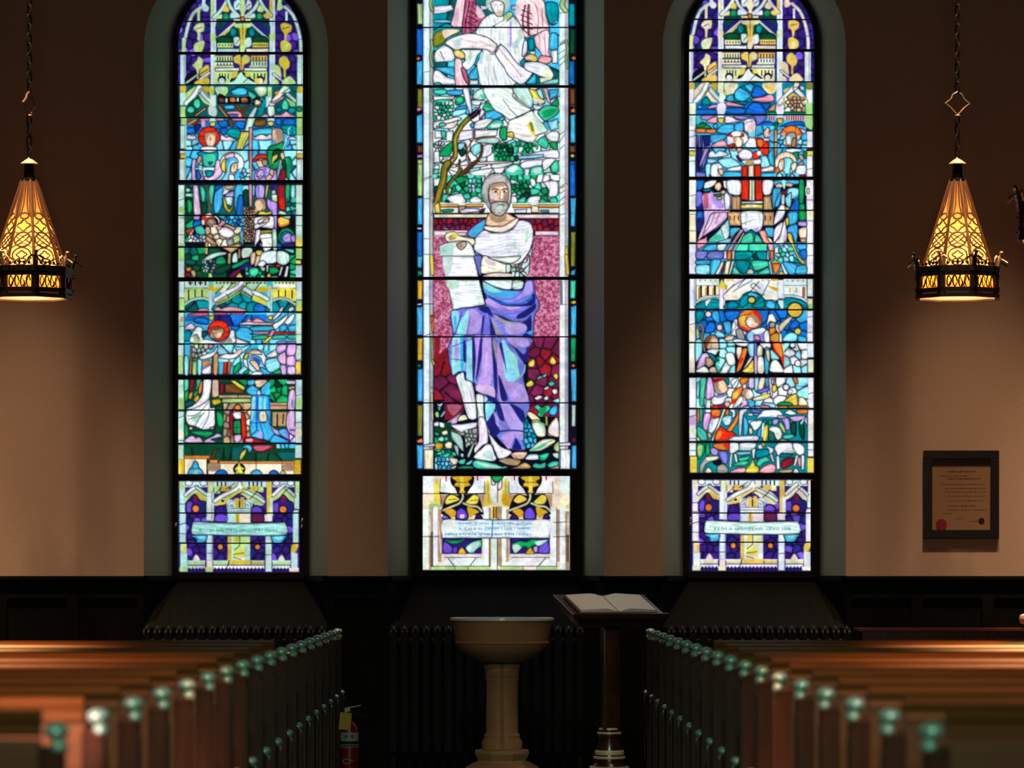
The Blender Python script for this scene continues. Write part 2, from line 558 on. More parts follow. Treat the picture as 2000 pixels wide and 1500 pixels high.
ART_LEFT = """
@ 330 0 6.25
R T 130,1040 1640,1440
P 4 140,1050 205,1050 205,1130 140,1130
R 2 135,1130 205,1285
R 1 140,1300 215,1440
R 1 1560,1300 1630,1440
R 2 1560,1130 1635,1290
P 4 1570,1060 1640,1060 1630,1130 1570,1130
P 1 210,1130 330,1055 400,1060 480,1160 560,1260 540,1300 420,1250 350,1160 260,1300 205,1300
l w 60 210,1260 300,1170 370,1060
l W 56 390,1110 460,1200 540,1250
l k 8 210,1130 290,1060
l k 7 340,1200 400,1100
P Y 400,1060 490,1060 480,1130 430,1100
P 1 495,1060 550,1060 545,1150 500,1160
P Y 500,1080 545,1100 530,1150
R W 500,1160 575,1300
P g 570,1070 700,1060 720,1110 690,1190 600,1170
P W 570,1065 680,1065 640,1100 580,1120
P k 620,1140 700,1190 600,1190
p t 700,1160 760,1100 860,1060 980,1090 1060,1170 1060,1200 700,1200
p b 760,1110 860,1065 950,1090 940,1160 780,1160
P T 700,1180 760,1110 780,1180
p m 970,1110 1060,1160 1050,1210 975,1200
p t 1080,1190 1160,1190 1190,1250 1170,1340 1110,1390 1080,1340
R k 590,1180 1000,1270
p u 600,1200 640,1190 680,1220 670,1250 620,1250
p o 740,1195 800,1190 820,1240 750,1245
p o 880,1195 950,1195 965,1245 890,1250
P u 890,1220 960,1230 930,1255
R W 690,1200 715,1250
R W 828,1195 852,1240
P g 1050,1070 1180,1060 1190,1140 1120,1180 1060,1120
P 3 1070,1070 1160,1075 1180,1130 1110,1160
R 1 1205,1060 1255,1180
R W 1180,1180 1255,1310
P y 1050,960 1100,960 1100,1010 1060,1020
l w 64 1255,1270 1330,1180 1410,1080
l p 30 1260,1250 1310,1240 1390,1190
P W 1390,1060 1460,1065 1480,1110 1420,1130
l W 44 1450,1150 1540,1230
P g 1430,1200 1540,1260 1530,1300 1480,1290
l k 8 1260,1190 1250,1250
l k 8 1370,1140 1480,1070
P o 1290,1130 1350,1110 1320,1170
l k 7 1490,1090 1550,1130
P d 210,1300 330,1200 340,1440 210,1440
e m 345,1265 48,62
e m 265,1340 50,44
l u 30 330,1420 400,1350 460,1320
l U 12 330,1410 440,1325
P W 480,1310 540,1285 585,1340 570,1420 490,1400
l u 42 620,1300 720,1440
l U 10 610,1300 700,1420
l u 40 830,1290 940,1440
l u 34 960,1290 860,1400
p b 680,1290 790,1280 800,1330 690,1335
p p 715,1365 850,1355 860,1400 720,1395
p i 740,1395 850,1395 830,1430 750,1430
P p 860,1370 890,1420 840,1430
e k 1080,1250 62,60
s y 1080,1250 60 30 10
E e 1080,1250 30,28
p W 1040,1310 1080,1320 1030,1440 960,1440
P t 1090,1380 1180,1300 1190,1200 1150,1380 1110,1430
p W 1200,1300 1285,1295 1290,1400 1215,1420
p m 1380,1250 1420,1215 1465,1270 1450,1340 1380,1330
e t 1340,1340 40,32
e t 1500,1350 50,42
p p 1120,1420 1170,1390 1210,1400 1210,1440 1110,1440
p p 1290,1400 1370,1400 1430,1355 1480,1390 1550,1420 1550,1440 1290,1440
p G 1560,1310 1620,1310 1620,1360 1570,1360
@ 330 220 6.25
R b 210,60 1560,460
p B 210,60 600,60 900,70 1300,60 1560,70 1560,180 1250,180 900,240 640,250 210,250
R u 220,75 380,150
l U 14 240,140 330,90
l u 24 300,150 370,80
p p 380,75 490,70 490,100 390,105
p p 575,70 670,70 670,98 580,100
p p 780,70 930,75 930,98 780,98
R p 400,100 440,170
p B 590,110 710,100 720,170 640,180
p B 800,110 930,110 910,200 830,180
p u 1040,90 1180,80 1180,160 1100,175 1040,160
l z 10 1060,150 1170,100
p u 715,90 760,80 795,170 745,170
p B 1300,80 1370,75 1370,150 1300,140
p B 1400,80 1530,75 1540,160 1400,160
P W 500,70 565,70 565,130 500,125
p y 500,120 565,110 560,165 510,165
P W 1210,70 1280,70 1280,110 1210,110
p y 1205,110 1275,105 1270,160 1215,160
p B 215,190 300,180 320,240 290,260 215,260
p n 310,150 390,150 360,220 330,240
p B 620,200 700,190 720,230 690,270 640,260
p t 700,250 740,195 850,195 890,260 840,330 760,300
p b 1020,210 1250,190 1260,270 1150,270 1030,290
p t 1380,150 1550,160 1555,270 1480,280 1380,230
p P 215,290 245,265 280,280 320,275 330,325 220,325
p P 630,280 660,275 700,300 740,290 830,345 640,345
p P 1030,325 1080,280 1140,265 1190,285 1230,260 1255,275 1260,320 1150,335
p P 1450,310 1510,290 1550,310 1550,335 1460,330
v cbc 210,345 360,460 70
v cbc 600,350 840,460 90
v cbb 900,350 990,460 60
v cbc 1020,350 1240,460 90
v cbc 1440,345 1550,460 70
R c 210,465 1550,840
v cbccb 210,465 360,820 90
v bbccb 880,465 1550,840 110
R W 140,160 215,440
R g 145,60 215,150
R W 135,460 210,500
R Y 140,505 210,555
R W 130,570 205,830
R W 1560,275 1640,500
R g 1560,60 1630,270
R Y 1560,505 1640,555
R W 1560,570 1640,830
l 5 12 195,160 190,830
l 5 12 1615,275 1615,830
q W 960,60 1060,60 1000,230 920,225
q y 880,230 1000,235 900,450 810,450
l g 14 950,250 860,440
l k 7 890,228 1000,232
q p 975,180 1020,180 1015,840 980,840
e r 490,300 135,130
l k 6 360,290 430,290
l k 6 560,220 600,190
l k 6 410,190 440,240
p s 440,260 500,240 570,260 570,360 530,420 470,410 440,350
P S 450,250 560,250 570,290 500,265 460,330 440,300
P S 500,300 520,300 515,340 495,340
p w 385,430 450,410 560,415 590,440 575,475 480,490 390,465
p t 340,500 400,470 480,500 590,470 600,560 570,660 420,665 400,560
P m 430,520 560,510 550,640 440,640
P T 470,600 540,600 500,650
p S 350,540 390,520 405,560 370,630 340,610
p L 280,590 330,570 320,680 330,830 280,820
p L 570,600 620,580 650,680 650,740 600,800 520,840 440,840 430,780 540,760
p l 330,700 400,720 420,830 330,830
p B 330,730 350,700 400,780 350,830
R w 430,670 545,700
P w 430,675 545,672 540,700 430,700
p t 440,710 540,710 530,770 470,790
l u 10 400,560 420,780 480,840 490,840
l k 8 320,640 420,640
e w 770,620 150,140
p P 680,530 760,490 800,500 790,560 700,570
p y 630,650 660,580 700,570 690,720 650,710
p c 630,840 700,720 690,600 740,550 820,550 850,600 830,610 760,640 750,720 720,840
P b 700,600 740,565 830,570 835,590 750,590 720,680
p s 770,630 830,610 840,660 820,720 770,740 750,700
l k 5 800,640 790,690
p b 830,700 900,690 970,740 980,840 740,840 800,760
p w 730,760 790,760 800,840 730,840
v ccbw 860,690 980,840 45
p r 1020,590 1080,510 1160,505 1225,540 1200,570 1110,560 1050,600
p s 1060,600 1110,580 1170,600 1160,660 1110,680
p S 1150,570 1200,580 1200,640 1160,650 1130,600
p l 1050,730 1110,670 1200,660 1300,700 1310,840 1060,830
p L 1070,740 1130,690 1180,760 1100,810
P i 1150,690 1190,680 1180,800 1150,790
p s 1180,790 1250,740 1280,760 1230,830 1190,830
p s 1240,680 1280,700 1270,780 1225,740
l k 7 1060,780 1170,770
p s 1260,210 1320,190 1380,210 1400,300 1380,360 1300,380 1260,330
P S 1300,200 1380,220 1395,340 1340,370 1310,300
P a 1260,310 1310,330 1330,380 1280,370
p G 1240,400 1310,390 1400,350 1410,430 1380,540 1330,680 1250,690 1210,620 1200,460
p d 1270,470 1350,440 1380,520 1310,600 1260,580
l d 8 1230,420 1340,440
p y 1255,560 1280,520 1330,510 1320,560 1280,600 1255,660
p s 1355,510 1390,480 1420,560 1400,590 1370,560
p G 1400,560 1480,540 1510,660 1480,830 1430,780 1430,640
p d 1380,590 1420,580 1430,700 1390,690
p R 1380,680 1420,700 1420,830 1340,830 1350,760
l W 12 1480,180 1455,210 1460,260 1430,330 1395,450
l k 5 1500,190 1500,260 1450,280
l W 26 1365,590 1330,760
v cbcT 1480,640 1550,840 60
@ 330 360 7.143
R T 220,10 1770,430
R W 130,10 215,430
R W 125,440 215,860
R g 125,880 215,1060
R W 125,1060 215,1300
R W 1770,10 1860,860
R g 1770,890 1855,1040
R y 1760,1060 1840,1110
R W 1765,1130 1855,1310
P g 130,320 215,320 215,400 130,400
P g 135,830 215,830 215,860
P p 1775,380 1800,370 1800,430 1775,430
P y 1775,750 1850,750 1850,870 1780,860
l k 7 130,225 215,200
l k 6 130,470 215,470
l k 6 130,705 215,705
l k 6 1770,265 1860,265
l k 6 1770,575 1860,575
l k 6 1770,430 1860,430
v dTGd 220,10 330,430 60
E W 265,80 28,24
E W 270,150 42,20
p G 250,220 310,230 330,330 300,400 260,390
v GdGG 225,440 330,800 80
p d 440,230 530,260 520,400 450,400
p L 335,20 400,20 420,120 440,330 440,420 350,420 340,200
p l 345,440 430,440 420,500 345,490
p m 430,20 500,60 510,150 500,240 460,240 440,120
p m 560,30 640,20 610,220 610,300 560,220
l u 22 525,20 560,150 570,380
p b 640,120 730,30 780,20 760,180 740,300 700,390 640,400 620,300
p B 650,20 760,10 720,50 640,80
p w 760,20 920,10 930,70 840,90 820,130 740,150 760,80
p s 780,20 900,15 900,60 800,70
p l 800,130 920,90 910,170 800,180
p b 930,20 1030,10 1030,200 1040,400 1040,800 1020,850 960,640 930,420 900,200
p B 960,180 1030,160 1040,420 940,430
p c 750,180 910,180 900,300 840,290 760,260
p Y 750,180 780,190 830,340 870,320 890,200 905,180 890,330 835,400 770,320
P w 810,190 860,190 845,280 830,270
p b 620,420 760,430 740,500 780,580 860,560 960,640 970,560 930,440
v bBbb 760,440 1040,650 55
p b 680,440 790,420 760,490
R c 1030,20 1110,90
p d 1040,90 1110,90 1110,290 1050,290
p p 1115,20 1160,20 1160,290 1120,290
p c 1165,20 1200,20 1195,150 1165,150
p l 1210,20 1330,20 1320,190 1220,190
P i 1240,20 1265,20 1255,190 1240,190
P V 1400,20 1500,20 1460,80 1410,70
p y 1355,20 1395,20 1360,180 1340,180
p W 1430,90 1480,80 1490,130 1440,150
p w 1430,150 1510,140 1530,190 1490,240 1440,210
P g 1440,190 1520,190 1500,240 1450,230
p R 1515,20 1620,20 1620,150 1640,360 1540,350 1510,200
P r 1540,230 1600,200 1610,340 1560,340
p G 1625,20 1700,20 1690,180 1660,340 1630,300
p c 1700,20 1760,20 1760,180 1700,180
v TmT 1640,190 1765,440 60
p l 1370,200 1440,230 1510,260 1510,420 1500,700 1470,600 1440,420 1370,300
R U 1045,320 1200,800
p U 1050,330 1240,330 1240,390 1180,430 1050,420
v USUu 1050,330 1195,800 34
p S 1200,230 1260,190 1340,210 1360,320 1320,380 1270,320 1200,320
P s 1200,250 1270,230 1310,300 1280,370 1220,350
p y 1245,400 1290,370 1370,390 1430,370 1430,410 1360,430 1260,430
p w 1190,470 1260,450 1380,440 1460,450 1470,560 1440,620 1280,600 1200,630 1185,560
p P 1240,500 1380,450 1400,500 1260,560
p s 1310,510 1370,470 1400,490 1380,530 1320,540
l k 8 1190,560 1300,530
l k 8 1270,600 1360,550
p y 1275,650 1430,640 1430,680 1285,690
l k 6 1280,670 1430,665
p w 1215,640 1280,640 1270,760 1230,820 1190,900 1180,940 1200,760
p w 1270,700 1440,690 1440,880 1330,940 1290,800 1270,760
p W 1440,640 1500,640 1510,910 1450,900
l k 6 1280,760 1440,740
l l 12 1270,830 1340,910
p u 220,640 330,600 360,640 290,720
p p 280,690 340,620 350,640 310,720
p m 360,600 450,570 510,640 500,700 420,720 370,660
p B 340,520 430,495 450,560 380,590 340,600
p W 280,760 340,720 500,710 510,790 330,800
v PWSw 280,720 510,800 50
p B 360,700 420,690 430,740 380,750
e r 545,490 100,95
p w 500,430 560,395 600,410 600,450 520,470
p w 450,500 500,490 500,560 460,570
l w 26 640,440 690,490 700,540
p S 520,540 560,480 640,490 680,600 660,650 600,620
p s 600,560 670,560 720,600 680,650 640,650
l k 5 560,540 610,600
p p 690,560 740,490 790,530 740,580 700,600
l k 6 700,550 760,500
p w 680,670 720,610 800,595 900,650 910,700 860,740 760,740
p e 510,610 600,640 690,720 620,750 520,700
v SeUse 520,600 1000,860 75
p U 760,590 800,550 860,570 940,600 900,650 820,600
p w 685,670 725,612 800,598 900,650 912,700 860,740 765,742
p g 890,740 980,700 990,790 900,830
p a 800,790 890,750 900,850 830,860
l u 8 600,720 720,840 830,870
p U 520,720 600,760 690,860 530,800
q U 505,800 550,800 545,980 495,980
q U 730,880 980,820 1000,870 870,960
q U 820,960 870,950 860,1130 815,1140
q U 965,900 1000,900 1000,1030 960,1040
p W 890,980 950,950 960,1080 880,1090
p p 1020,900 1160,890 1150,1000 1020,1030
P W 1030,900 1150,890 1140,980 1030,1020
v dTdGd 220,880 500,1100 100
R d 220,1060 800,1300
v dTdd 220,1060 480,1300 90
p T 230,1050 330,1050 380,1090 340,1130 230,1110
p o 230,1170 290,1150 320,1190 260,1220
p R 225,1230 290,1230 300,1290 225,1290
p U 300,1210 360,1200 380,1270 340,1300
p d 560,890 700,890 720,940 560,1000
p W 470,1060 560,980 700,940 800,950 790,980 680,1010 560,1060
v WTaW 470,1060 640,1220 36
p g 550,1240 600,1240 610,1310 550,1310
p G 660,1040 740,1000 800,1060 780,1110 660,1120
p d 640,1180 850,1110 860,1170 760,1240 640,1260
p G 880,1130 1000,1070 1100,1040 1120,1080 900,1180
p V 960,1180 1080,1090 1180,1120 1160,1170 1000,1200
p M 830,1300 880,1230 980,1180 1000,1200 900,1310
p y 930,1300 985,1230 1030,1290 1020,1310
v TGmd 1070,1160 1330,1310 50
p m 1120,1180 1220,1160 1260,1220 1200,1290 1130,1270
p s 1140,970 1210,950 1200,1100 1140,1120
p y 1210,930 1300,920 1310,990 1240,1010
p s 1220,1000 1280,1010 1240,1130 1190,1140
p w 1290,960 1400,930 1500,930 1500,1090 1330,1110 1260,1100
p W 1505,940 1600,930 1680,980 1680,1080 1600,1130 1510,1090
p w 1230,1120 1290,1060 1360,1090 1300,1160
p W 1270,1150 1340,1160 1340,1200 1300,1210
q w 1355,1130 1395,1120 1385,1220 1360,1230
q w 1560,1150 1600,1140 1560,1270 1525,1280
q w 1635,1140 1675,1140 1650,1290 1600,1300
p r 1480,1130 1540,1110 1560,1150 1500,1160
p U 1380,1120 1480,1130 1480,1140 1400,1140
p G 1400,1160 1500,1160 1540,1220 1440,1260 1400,1230
p y 1360,1290 1400,1230 1430,1300
p m 1430,1280 1520,1280 1510,1310 1430,1310
p d 1550,900 1760,900 1740,980 1680,950
p m 1600,905 1740,905 1740,960 1680,950
v mGTG 1690,990 1765,1310 70
e G 1640,740 120,135
e t 1640,760 95,110
p l 1580,740 1640,680 1700,690 1720,760 1690,810 1600,800
p l 1700,720 1760,710 1765,800 1710,800
p o 1520,470 1660,440 1680,560 1540,600
P y 1530,480 1640,450 1670,540 1550,560
p W 1580,450 1690,440 1690,480 1640,480
p W 1520,400 1560,365 1640,400 1620,425 1530,420
p V 1580,830 1700,820 1760,830 1740,870 1590,870
p B 1510,820 1570,840 1560,900 1515,900
p d 1050,850 1190,830 1180,870 1060,880
@ 330 540 6.818
R b 210,60 1690,1300
R 1 215,60 525,335
R W 225,70 525,145
t k 250,75 520,110 4
R W 215,115 520,145
R 1 590,60 1300,200
R 1 1385,60 1690,330
b k 240,85 510,85 6 10
b k 610,85 1300,85 14 12
b k 1400,85 1680,85 6 10
R W 600,100 700,150
R W 740,100 820,150
R W 1060,100 1300,150
R w 1390,100 1680,148
l k 6 215,155 520,155
l k 6 1390,158 1690,158
P g 225,165 515,165 515,290 370,280 225,350
P y 1395,165 1680,165 1680,330 1540,280 1395,300
l k 14 262,180 262,320
l k 14 348,180 348,270
l k 14 440,180 440,265
l k 14 1460,185 1460,270
l k 14 1550,185 1550,265
l k 14 1640,185 1640,290
p t 215,450 230,380 330,330 440,320 520,330 520,440 300,470
v tTtt 215,340 520,450 120
l W 34 215,370 290,320 370,295 460,290 520,310
p t 1385,460 1390,340 1480,320 1600,360 1690,400 1690,480
v Ttt 1390,330 1690,470 120
l W 34 1390,320 1480,290 1580,310 1680,370
P Y 530,150 560,90 595,150 590,200 540,200
R W 530,190 600,470
R W 530,490 600,520
p y 530,530 600,520 590,580 545,580
R W 1310,160 1375,480
P y 1310,170 1340,110 1370,170
R W 1300,490 1380,520
p y 1315,530 1380,520 1370,580 1325,570
l 5 12 580,200 580,460
l 5 12 1350,200 1350,470
p t 610,370 700,330 780,330 860,270 960,210 1060,270 1110,320 1200,350 1300,400 1300,470 610,470
v tbtt 780,220 1120,470 110
p B 1130,400 1170,360 1250,370 1290,420 1270,470 1130,470
p T 650,380 710,345 770,370 760,400 680,420
P g 610,380 650,300 760,230 800,280 780,340 700,340
P g 800,260 960,130 970,200 830,300
l w 60 620,310 700,260 800,200 900,150 970,80
l g 30 630,370 740,330 860,260 960,190
l W 70 1000,160 1080,210 1130,240
l g 24 970,220 1040,250 1090,290
P y 1120,260 1200,270 1300,340 1290,390 1200,350 1120,320
l w 60 1130,210 1220,250 1310,300
P e 680,170 730,140 760,190 700,220
P Y 1180,160 1230,140 1300,150 1300,210 1210,200
P Y 590,160 660,160 620,230
l k 10 620,230 720,130
l k 10 770,180 860,80
l k 10 940,200 1060,80
l k 10 1140,190 1210,90
l k 9 1130,220 1090,310
l k 8 760,230 800,290
p p 370,460 430,420 520,430 520,460
p p 620,460 650,400 700,430 740,410 860,400 1050,460
p h 250,525 310,485 510,480 515,525
p h 600,480 780,480 740,515 610,510
p h 820,480 1010,480 960,515 830,505
R B 215,530 515,600
p B 330,560 420,540 520,560 520,640 350,620
v BBBn 600,510 1300,660 150
p p 930,640 1020,590 1060,560 1110,590 1160,550 1230,570 1280,600 1400,600 1380,645 1100,650
p P 930,642 1030,600 1130,610 1200,610 1380,620 1370,647
p P 205,700 240,650 300,615 350,670 320,710
p t 205,730 300,730 280,850 205,860
p c 440,740 510,730 510,790 450,790
p B 830,660 920,660 960,700 900,740 880,720 830,710
p b 890,740 950,680 1050,680 1110,730 1110,830 1080,880 980,850 890,810
p b 1090,670 1370,660 1380,720 1120,730
p b 1480,660 1560,640 1570,710 1480,740
p b 1590,660 1690,640 1690,730 1600,730
p r 1110,760 1400,735 1690,740 1690,765 1120,770
P p 1110,760 1300,740 1310,760
p m 1120,800 1300,780 1300,830 1130,840
p m 1370,790 1540,780 1550,830 1380,830
p m 1580,780 1690,780 1690,830 1590,830
v cbc 1090,850 1440,900 90
p P 890,820 960,840 1070,895 890,895
p w 1380,640 1440,600 1560,510 1590,500 1560,580 1500,640 1430,700 1400,700
p w 1450,470 1510,390 1520,440 1470,520 1400,580 1380,560
p w 1600,420 1650,400 1670,440 1620,470 1590,460
p w 1540,600 1640,500 1680,520 1620,630 1560,640
q y 1340,790 1400,790 1290,890 1230,890
q p 1370,710 1420,720 1370,800 1320,800
l k 6 1440,620 1560,520
l k 6 1410,580 1500,500
R W 135,60 205,280
R g 135,280 205,450
R W 130,480 200,890
P U 150,540 195,540 195,600 150,600
R W 120,910 195,1060
R g 120,1060 190,1300
R W 1695,60 1770,320
R g 1695,320 1770,460
P y 1700,400 1765,400 1760,460 1700,460
R W 1690,490 1765,900
R W 1690,920 1760,1120
R y 1685,1130 1755,1300
l k 6 130,665 200,660
l k 6 130,290 205,290
l k 6 1695,310 1770,310
l k 6 1690,770 1765,770
l k 6 1690,1120 1755,1100
p w 280,880 310,760 340,700 400,660 450,700 440,780 460,840 500,830 640,870 720,870 800,780 820,720 870,720 880,800 880,890 560,900
P a 320,780 380,760 420,860 340,880
P a 720,840 780,800 840,840 830,890 740,890
P g 330,830 390,810 410,880 340,890
l k 6 300,810 360,770 400,840
l k 6 720,880 800,800
p T 440,740 510,720 500,780 460,820
e r 662,720 148,142
l k 6 520,700 580,670
l k 6 740,690 790,650
p S 530,800 580,700 640,660 720,690 740,740 680,820 600,830
P s 640,760 700,740 690,800 640,820
P u 590,700 660,665 700,700 620,720
l k 6 580,740 600,810
p s 520,910 600,910 590,960 540,970
v aWgaW 290,900 520,1080 60
v WaWg 660,910 860,1010 60
p p 520,910 590,910 560,970
p w 410,1070 500,1030 590,1000 650,920 640,1000 560,1080 430,1110
p w 660,1080 750,1030 860,1030 920,980 970,970 960,1020 880,1090 760,1100
P s 880,1010 970,970 960,1010 900,1040
q o 290,920 310,920 300,1300 270,1300
q u 580,1050 660,1010 660,1300 560,1300
P U 600,1060 650,1040 640,1290 600,1290
q p 460,1130 540,1110 540,1180 460,1180
P o 450,1140 540,1120 530,1180 460,1190
q r 730,1130 780,1120 770,1300 720,1300
q o 785,1130 830,1120 810,1290 775,1300
l k 10 780,1130 770,1300
p w 430,1250 550,1170 560,1290 450,1300
l l 14 450,1240 550,1190
p c 205,1070 260,1070 260,1300 205,1300
p g 320,1150 370,1130 370,1300 310,1300
p c 380,1110 440,1120 430,1300 380,1300
p z 310,1090 400,1070 330,1140
v cbcc 660,920 1000,1130 110
p c 870,930 960,940 1100,910 1000,1000 880,1100 840,1180 850,1200 930,1180 960,1100
p w 410,1070 500,1030 590,1000 650,920 640,1000 560,1080 430,1110
p w 660,1080 750,1030 860,1030 920,980 970,970 960,1020 880,1090 760,1100
P s 880,1010 970,970 960,1010 900,1040
p c 930,1300 1000,1180 1060,1140 1460,1090 1470,1230 1330,1300
v cc 1190,920 1420,980 90
e w 1140,1110 158,148
p e 1050,1030 1100,985 1200,985 1240,1040 1150,1040
p y 990,1090 1030,1020 1060,1040 1040,1100
p c 1040,1130 1050,1070 1130,1050 1220,1080 1250,1160 1300,1240 1280,1300 1080,1260
P B 1060,1100 1130,1070 1210,1100 1220,1170 1180,1190 1130,1100
p s 1070,1130 1130,1110 1180,1150 1210,1230 1180,1260 1120,1200
p b 1220,1200 1330,1260 1350,1300 1240,1300
p w 1100,1290 1150,1265 1240,1270 1240,1310 1090,1310
p c 1290,1110 1460,1090 1480,1220 1350,1280 1290,1220
p P 1290,1060 1360,1010 1430,970 1440,1060 1350,1080
p L 1430,930 1550,900 1560,980 1450,1030
p L 1580,910 1690,900 1680,1040 1570,1050
p L 1450,1060 1550,1000 1560,1170 1470,1150
p L 1570,1070 1680,1060 1680,1190 1570,1180
p L 1480,1180 1560,1190 1560,1300 1500,1300
p L 1580,1200 1680,1200 1680,1300 1580,1300
p l 1440,870 1560,860 1550,890 1440,895
p l 1570,870 1680,860 1680,890 1570,890
p G 860,1230 910,1160 960,1140 950,1230 860,1310
p G 980,1290 1060,1230 1060,1300
p G 1370,1290 1480,1230 1490,1300
@ 330 720 6.5217
R d 190,130 1610,960
R W 110,140 190,520
P g 115,380 185,380 185,520 115,520
R W 110,545 190,950
R W 115,970 190,1150
R y 115,1150 190,1345
P Y 150,1170 190,1160 190,1330 160,1320
R W 1615,140 1695,520
P g 1620,380 1690,380 1680,515 1620,515
R W 1610,545 1690,950
R W 1605,970 1690,1140
R Y 1595,1160 1680,1345
l k 6 110,630 190,600
l k 6 110,915 190,915
l k 6 1615,350 1695,325
l k 6 1610,690 1690,680
P e 115,800 185,800 185,880 115,880
P e 1615,780 1685,780 1685,860 1615,860
p m 190,140 250,140 250,260 200,300
p R 260,140 330,140 310,240 280,380 250,380 260,280
P o 260,330 300,300 280,380 255,380
p m 350,140 410,140 370,250 330,300 350,220
p G 200,300 250,280 250,380 200,420
p G 310,310 360,270 370,320 320,370
p o 390,190 430,150 430,260 400,320 370,310
p R 430,140 445,140 440,300 425,300
q U 550,140 635,140 640,350 540,370
P s 560,160 620,160 620,340 560,350
p R 650,200 700,180 700,310 655,320
q u 710,190 830,190 960,280 960,320 710,310
q y 770,150 840,150 980,240 950,280 880,240
p G 880,140 990,140 1000,200 960,220
p T 200,440 300,400 330,440 220,500
p Y 310,390 370,330 390,380 340,430
p Y 545,400 650,385 660,440 570,470
p w 440,140 540,140 530,300 500,440 440,520 340,640 230,680 220,520 300,470 400,370 430,280
p w 220,540 330,500 460,430 520,380 530,500 590,500 590,700 540,760 440,780 340,740 230,700
P W 300,600 420,560 370,680 290,660
P P 380,410 440,410 430,440 380,440
l k 6 230,600 350,590 470,470 520,380
l k 6 330,740 380,640 450,560
l k 6 420,770 500,620 510,500
l k 5 240,650 400,600
p p 255,745 300,740 300,780 260,780
p p 520,750 570,740 570,770 530,775
p G 270,800 400,790 540,800 560,840 480,880 420,860 330,840
p G 200,690 240,740 250,850 200,870
p d 590,490 690,490 700,700 640,900 580,800 590,700
p G 600,560 660,560 700,640 680,740 620,720
p L 195,940 230,880 300,850 340,880 390,870 430,920 420,945
p L 440,940 470,900 560,860 620,820 680,860 640,880 540,900 600,930 560,945
p i 300,975 440,975 440,1000 330,1005
P L 470,975 740,970 690,995 480,1000
R S 700,540 1050,950
R U 640,340 1050,370
l k 6 880,320 880,370
p g 680,400 700,380 1050,380 1050,430 690,435
R S 700,445 1040,530
v SUee 700,445 840,940 80
v SUee 960,445 1050,870 70
p u 810,530 850,460 880,450 920,480 935,530
P o 840,500 880,460 910,500 880,530
p R 770,570 820,550 820,700 830,850 800,920 770,780
p r 920,570 960,560 980,650 990,850 950,930 920,800
p w 810,570 860,545 920,555 920,640 860,650 820,610
R k 820,640 920,850
p G 825,680 860,655 910,665 915,820 870,830 825,820
l k 5 825,750 915,750
l k 5 870,660 870,830
p L 830,850 915,840 920,900 880,950 840,930
p U 780,800 820,860 830,940 790,940
P u 770,790 800,780 810,930
p b 1000,150 1090,140 1100,190 1040,220 1000,200
p b 990,260 1060,210 1130,250 1180,290 1120,340 1040,340 990,300
p s 1090,150 1230,140 1240,180 1140,240 1110,230
P s 1150,180 1240,150 1220,200 1140,240
p b 1180,240 1280,150 1350,170 1340,250 1300,340 1170,330
p l 1300,150 1350,190 1360,280 1310,350 1290,250
p w 1120,290 1150,270 1170,300 1170,335 1130,340
p b 1060,350 1280,350 1300,520 1300,690 1340,760 1340,860 1290,920 1180,900 1040,860 1030,700 1050,500
P c 1060,380 1100,370 1080,600 1040,660
P c 1150,370 1180,370 1170,520 1140,520
P c 1210,380 1230,380 1230,520 1210,520
P B 1110,370 1140,360 1130,740 1110,740
P B 1260,370 1280,370 1290,520 1270,540
P B 1260,560 1300,700 1330,780 1270,700
p P 1150,550 1230,545 1250,660 1220,680 1150,670
P w 1165,560 1220,555 1230,650 1180,660
P y 1185,580 1215,575 1220,630 1190,640
l k 6 1040,690 1150,690 1240,690
l B 12 1160,700 1200,820 1190,900
l B 12 1100,700 1120,800
p l 1290,700 1340,760 1420,790 1530,830 1530,920 1440,860 1340,830
p i 1390,790 1480,760 1530,820 1530,900 1460,880
P b 1400,800 1460,780 1480,860 1440,850
p b 1290,940 1340,840 1440,880 1540,940
p b 1040,860 1100,800 1120,780 1200,880 1200,900 1100,890
P l 1140,800 1180,800 1190,890 1140,870
p R 950,930 980,870 1100,880 1200,920 1280,945 960,950
P p 980,900 1060,890 1060,930 990,930
v GGdG 1290,140 1500,420 80
p d 1290,380 1340,430 1290,420
R U 1295,435 1500,520
l k 7 1300,470 1500,470
R U 1320,555 1500,730
l k 16 1380,580 1380,740
l k 14 1460,580 1450,700
p l 1500,180 1610,170 1600,200 1510,200
P L 1500,160 1600,160 1600,190 1510,190
p U 1520,230 1600,220 1600,260 1530,270
p L 1530,290 1610,280 1600,520 1510,520
p L 1510,560 1605,550 1600,900 1560,940 1540,850 1490,720
P i 1560,400 1580,400 1580,500 1560,500
v Ll 1540,740 1605,930 50
R d 190,960 1600,1180
v TddT 195,1000 580,1100 160
v dTGd 590,1000 940,1160 120
v TdT 960,1070 1600,1165 180
q u 580,1040 640,1010 560,1150 520,1150
p R 1060,975 1200,965 1370,990 1280,1040 1150,1070 1060,1020
P h 1090,985 1300,985 1200,1040 1110,1040
p b 930,1000 980,970 1040,975 1060,1030 1020,1080 1000,1030
v bcb 1370,965 1600,1010 60
p y 900,1130 920,1070 990,1020 970,1100 910,1170
R u 195,1105 530,1150
R o 200,1112 510,1140
R o 520,1165 620,1200
R o 640,1180 1600,1205
l k 7 640,1210 1600,1210
R e 200,1150 480,1345
R e 500,1210 1590,1345
P S 500,1210 640,1210 640,1300 500,1300
P S 1450,1220 1590,1220 1580,1300 1450,1300
l k 6 330,1150 330,1190
l k 7 485,1150 485,1345
l k 6 650,1210 650,1280
l k 6 1110,1180 1110,1280
l k 6 1440,1200 1440,1300
p b 245,1345 260,1280 290,1250 310,1190 340,1175 370,1200 385,1260 425,1300 430,1345
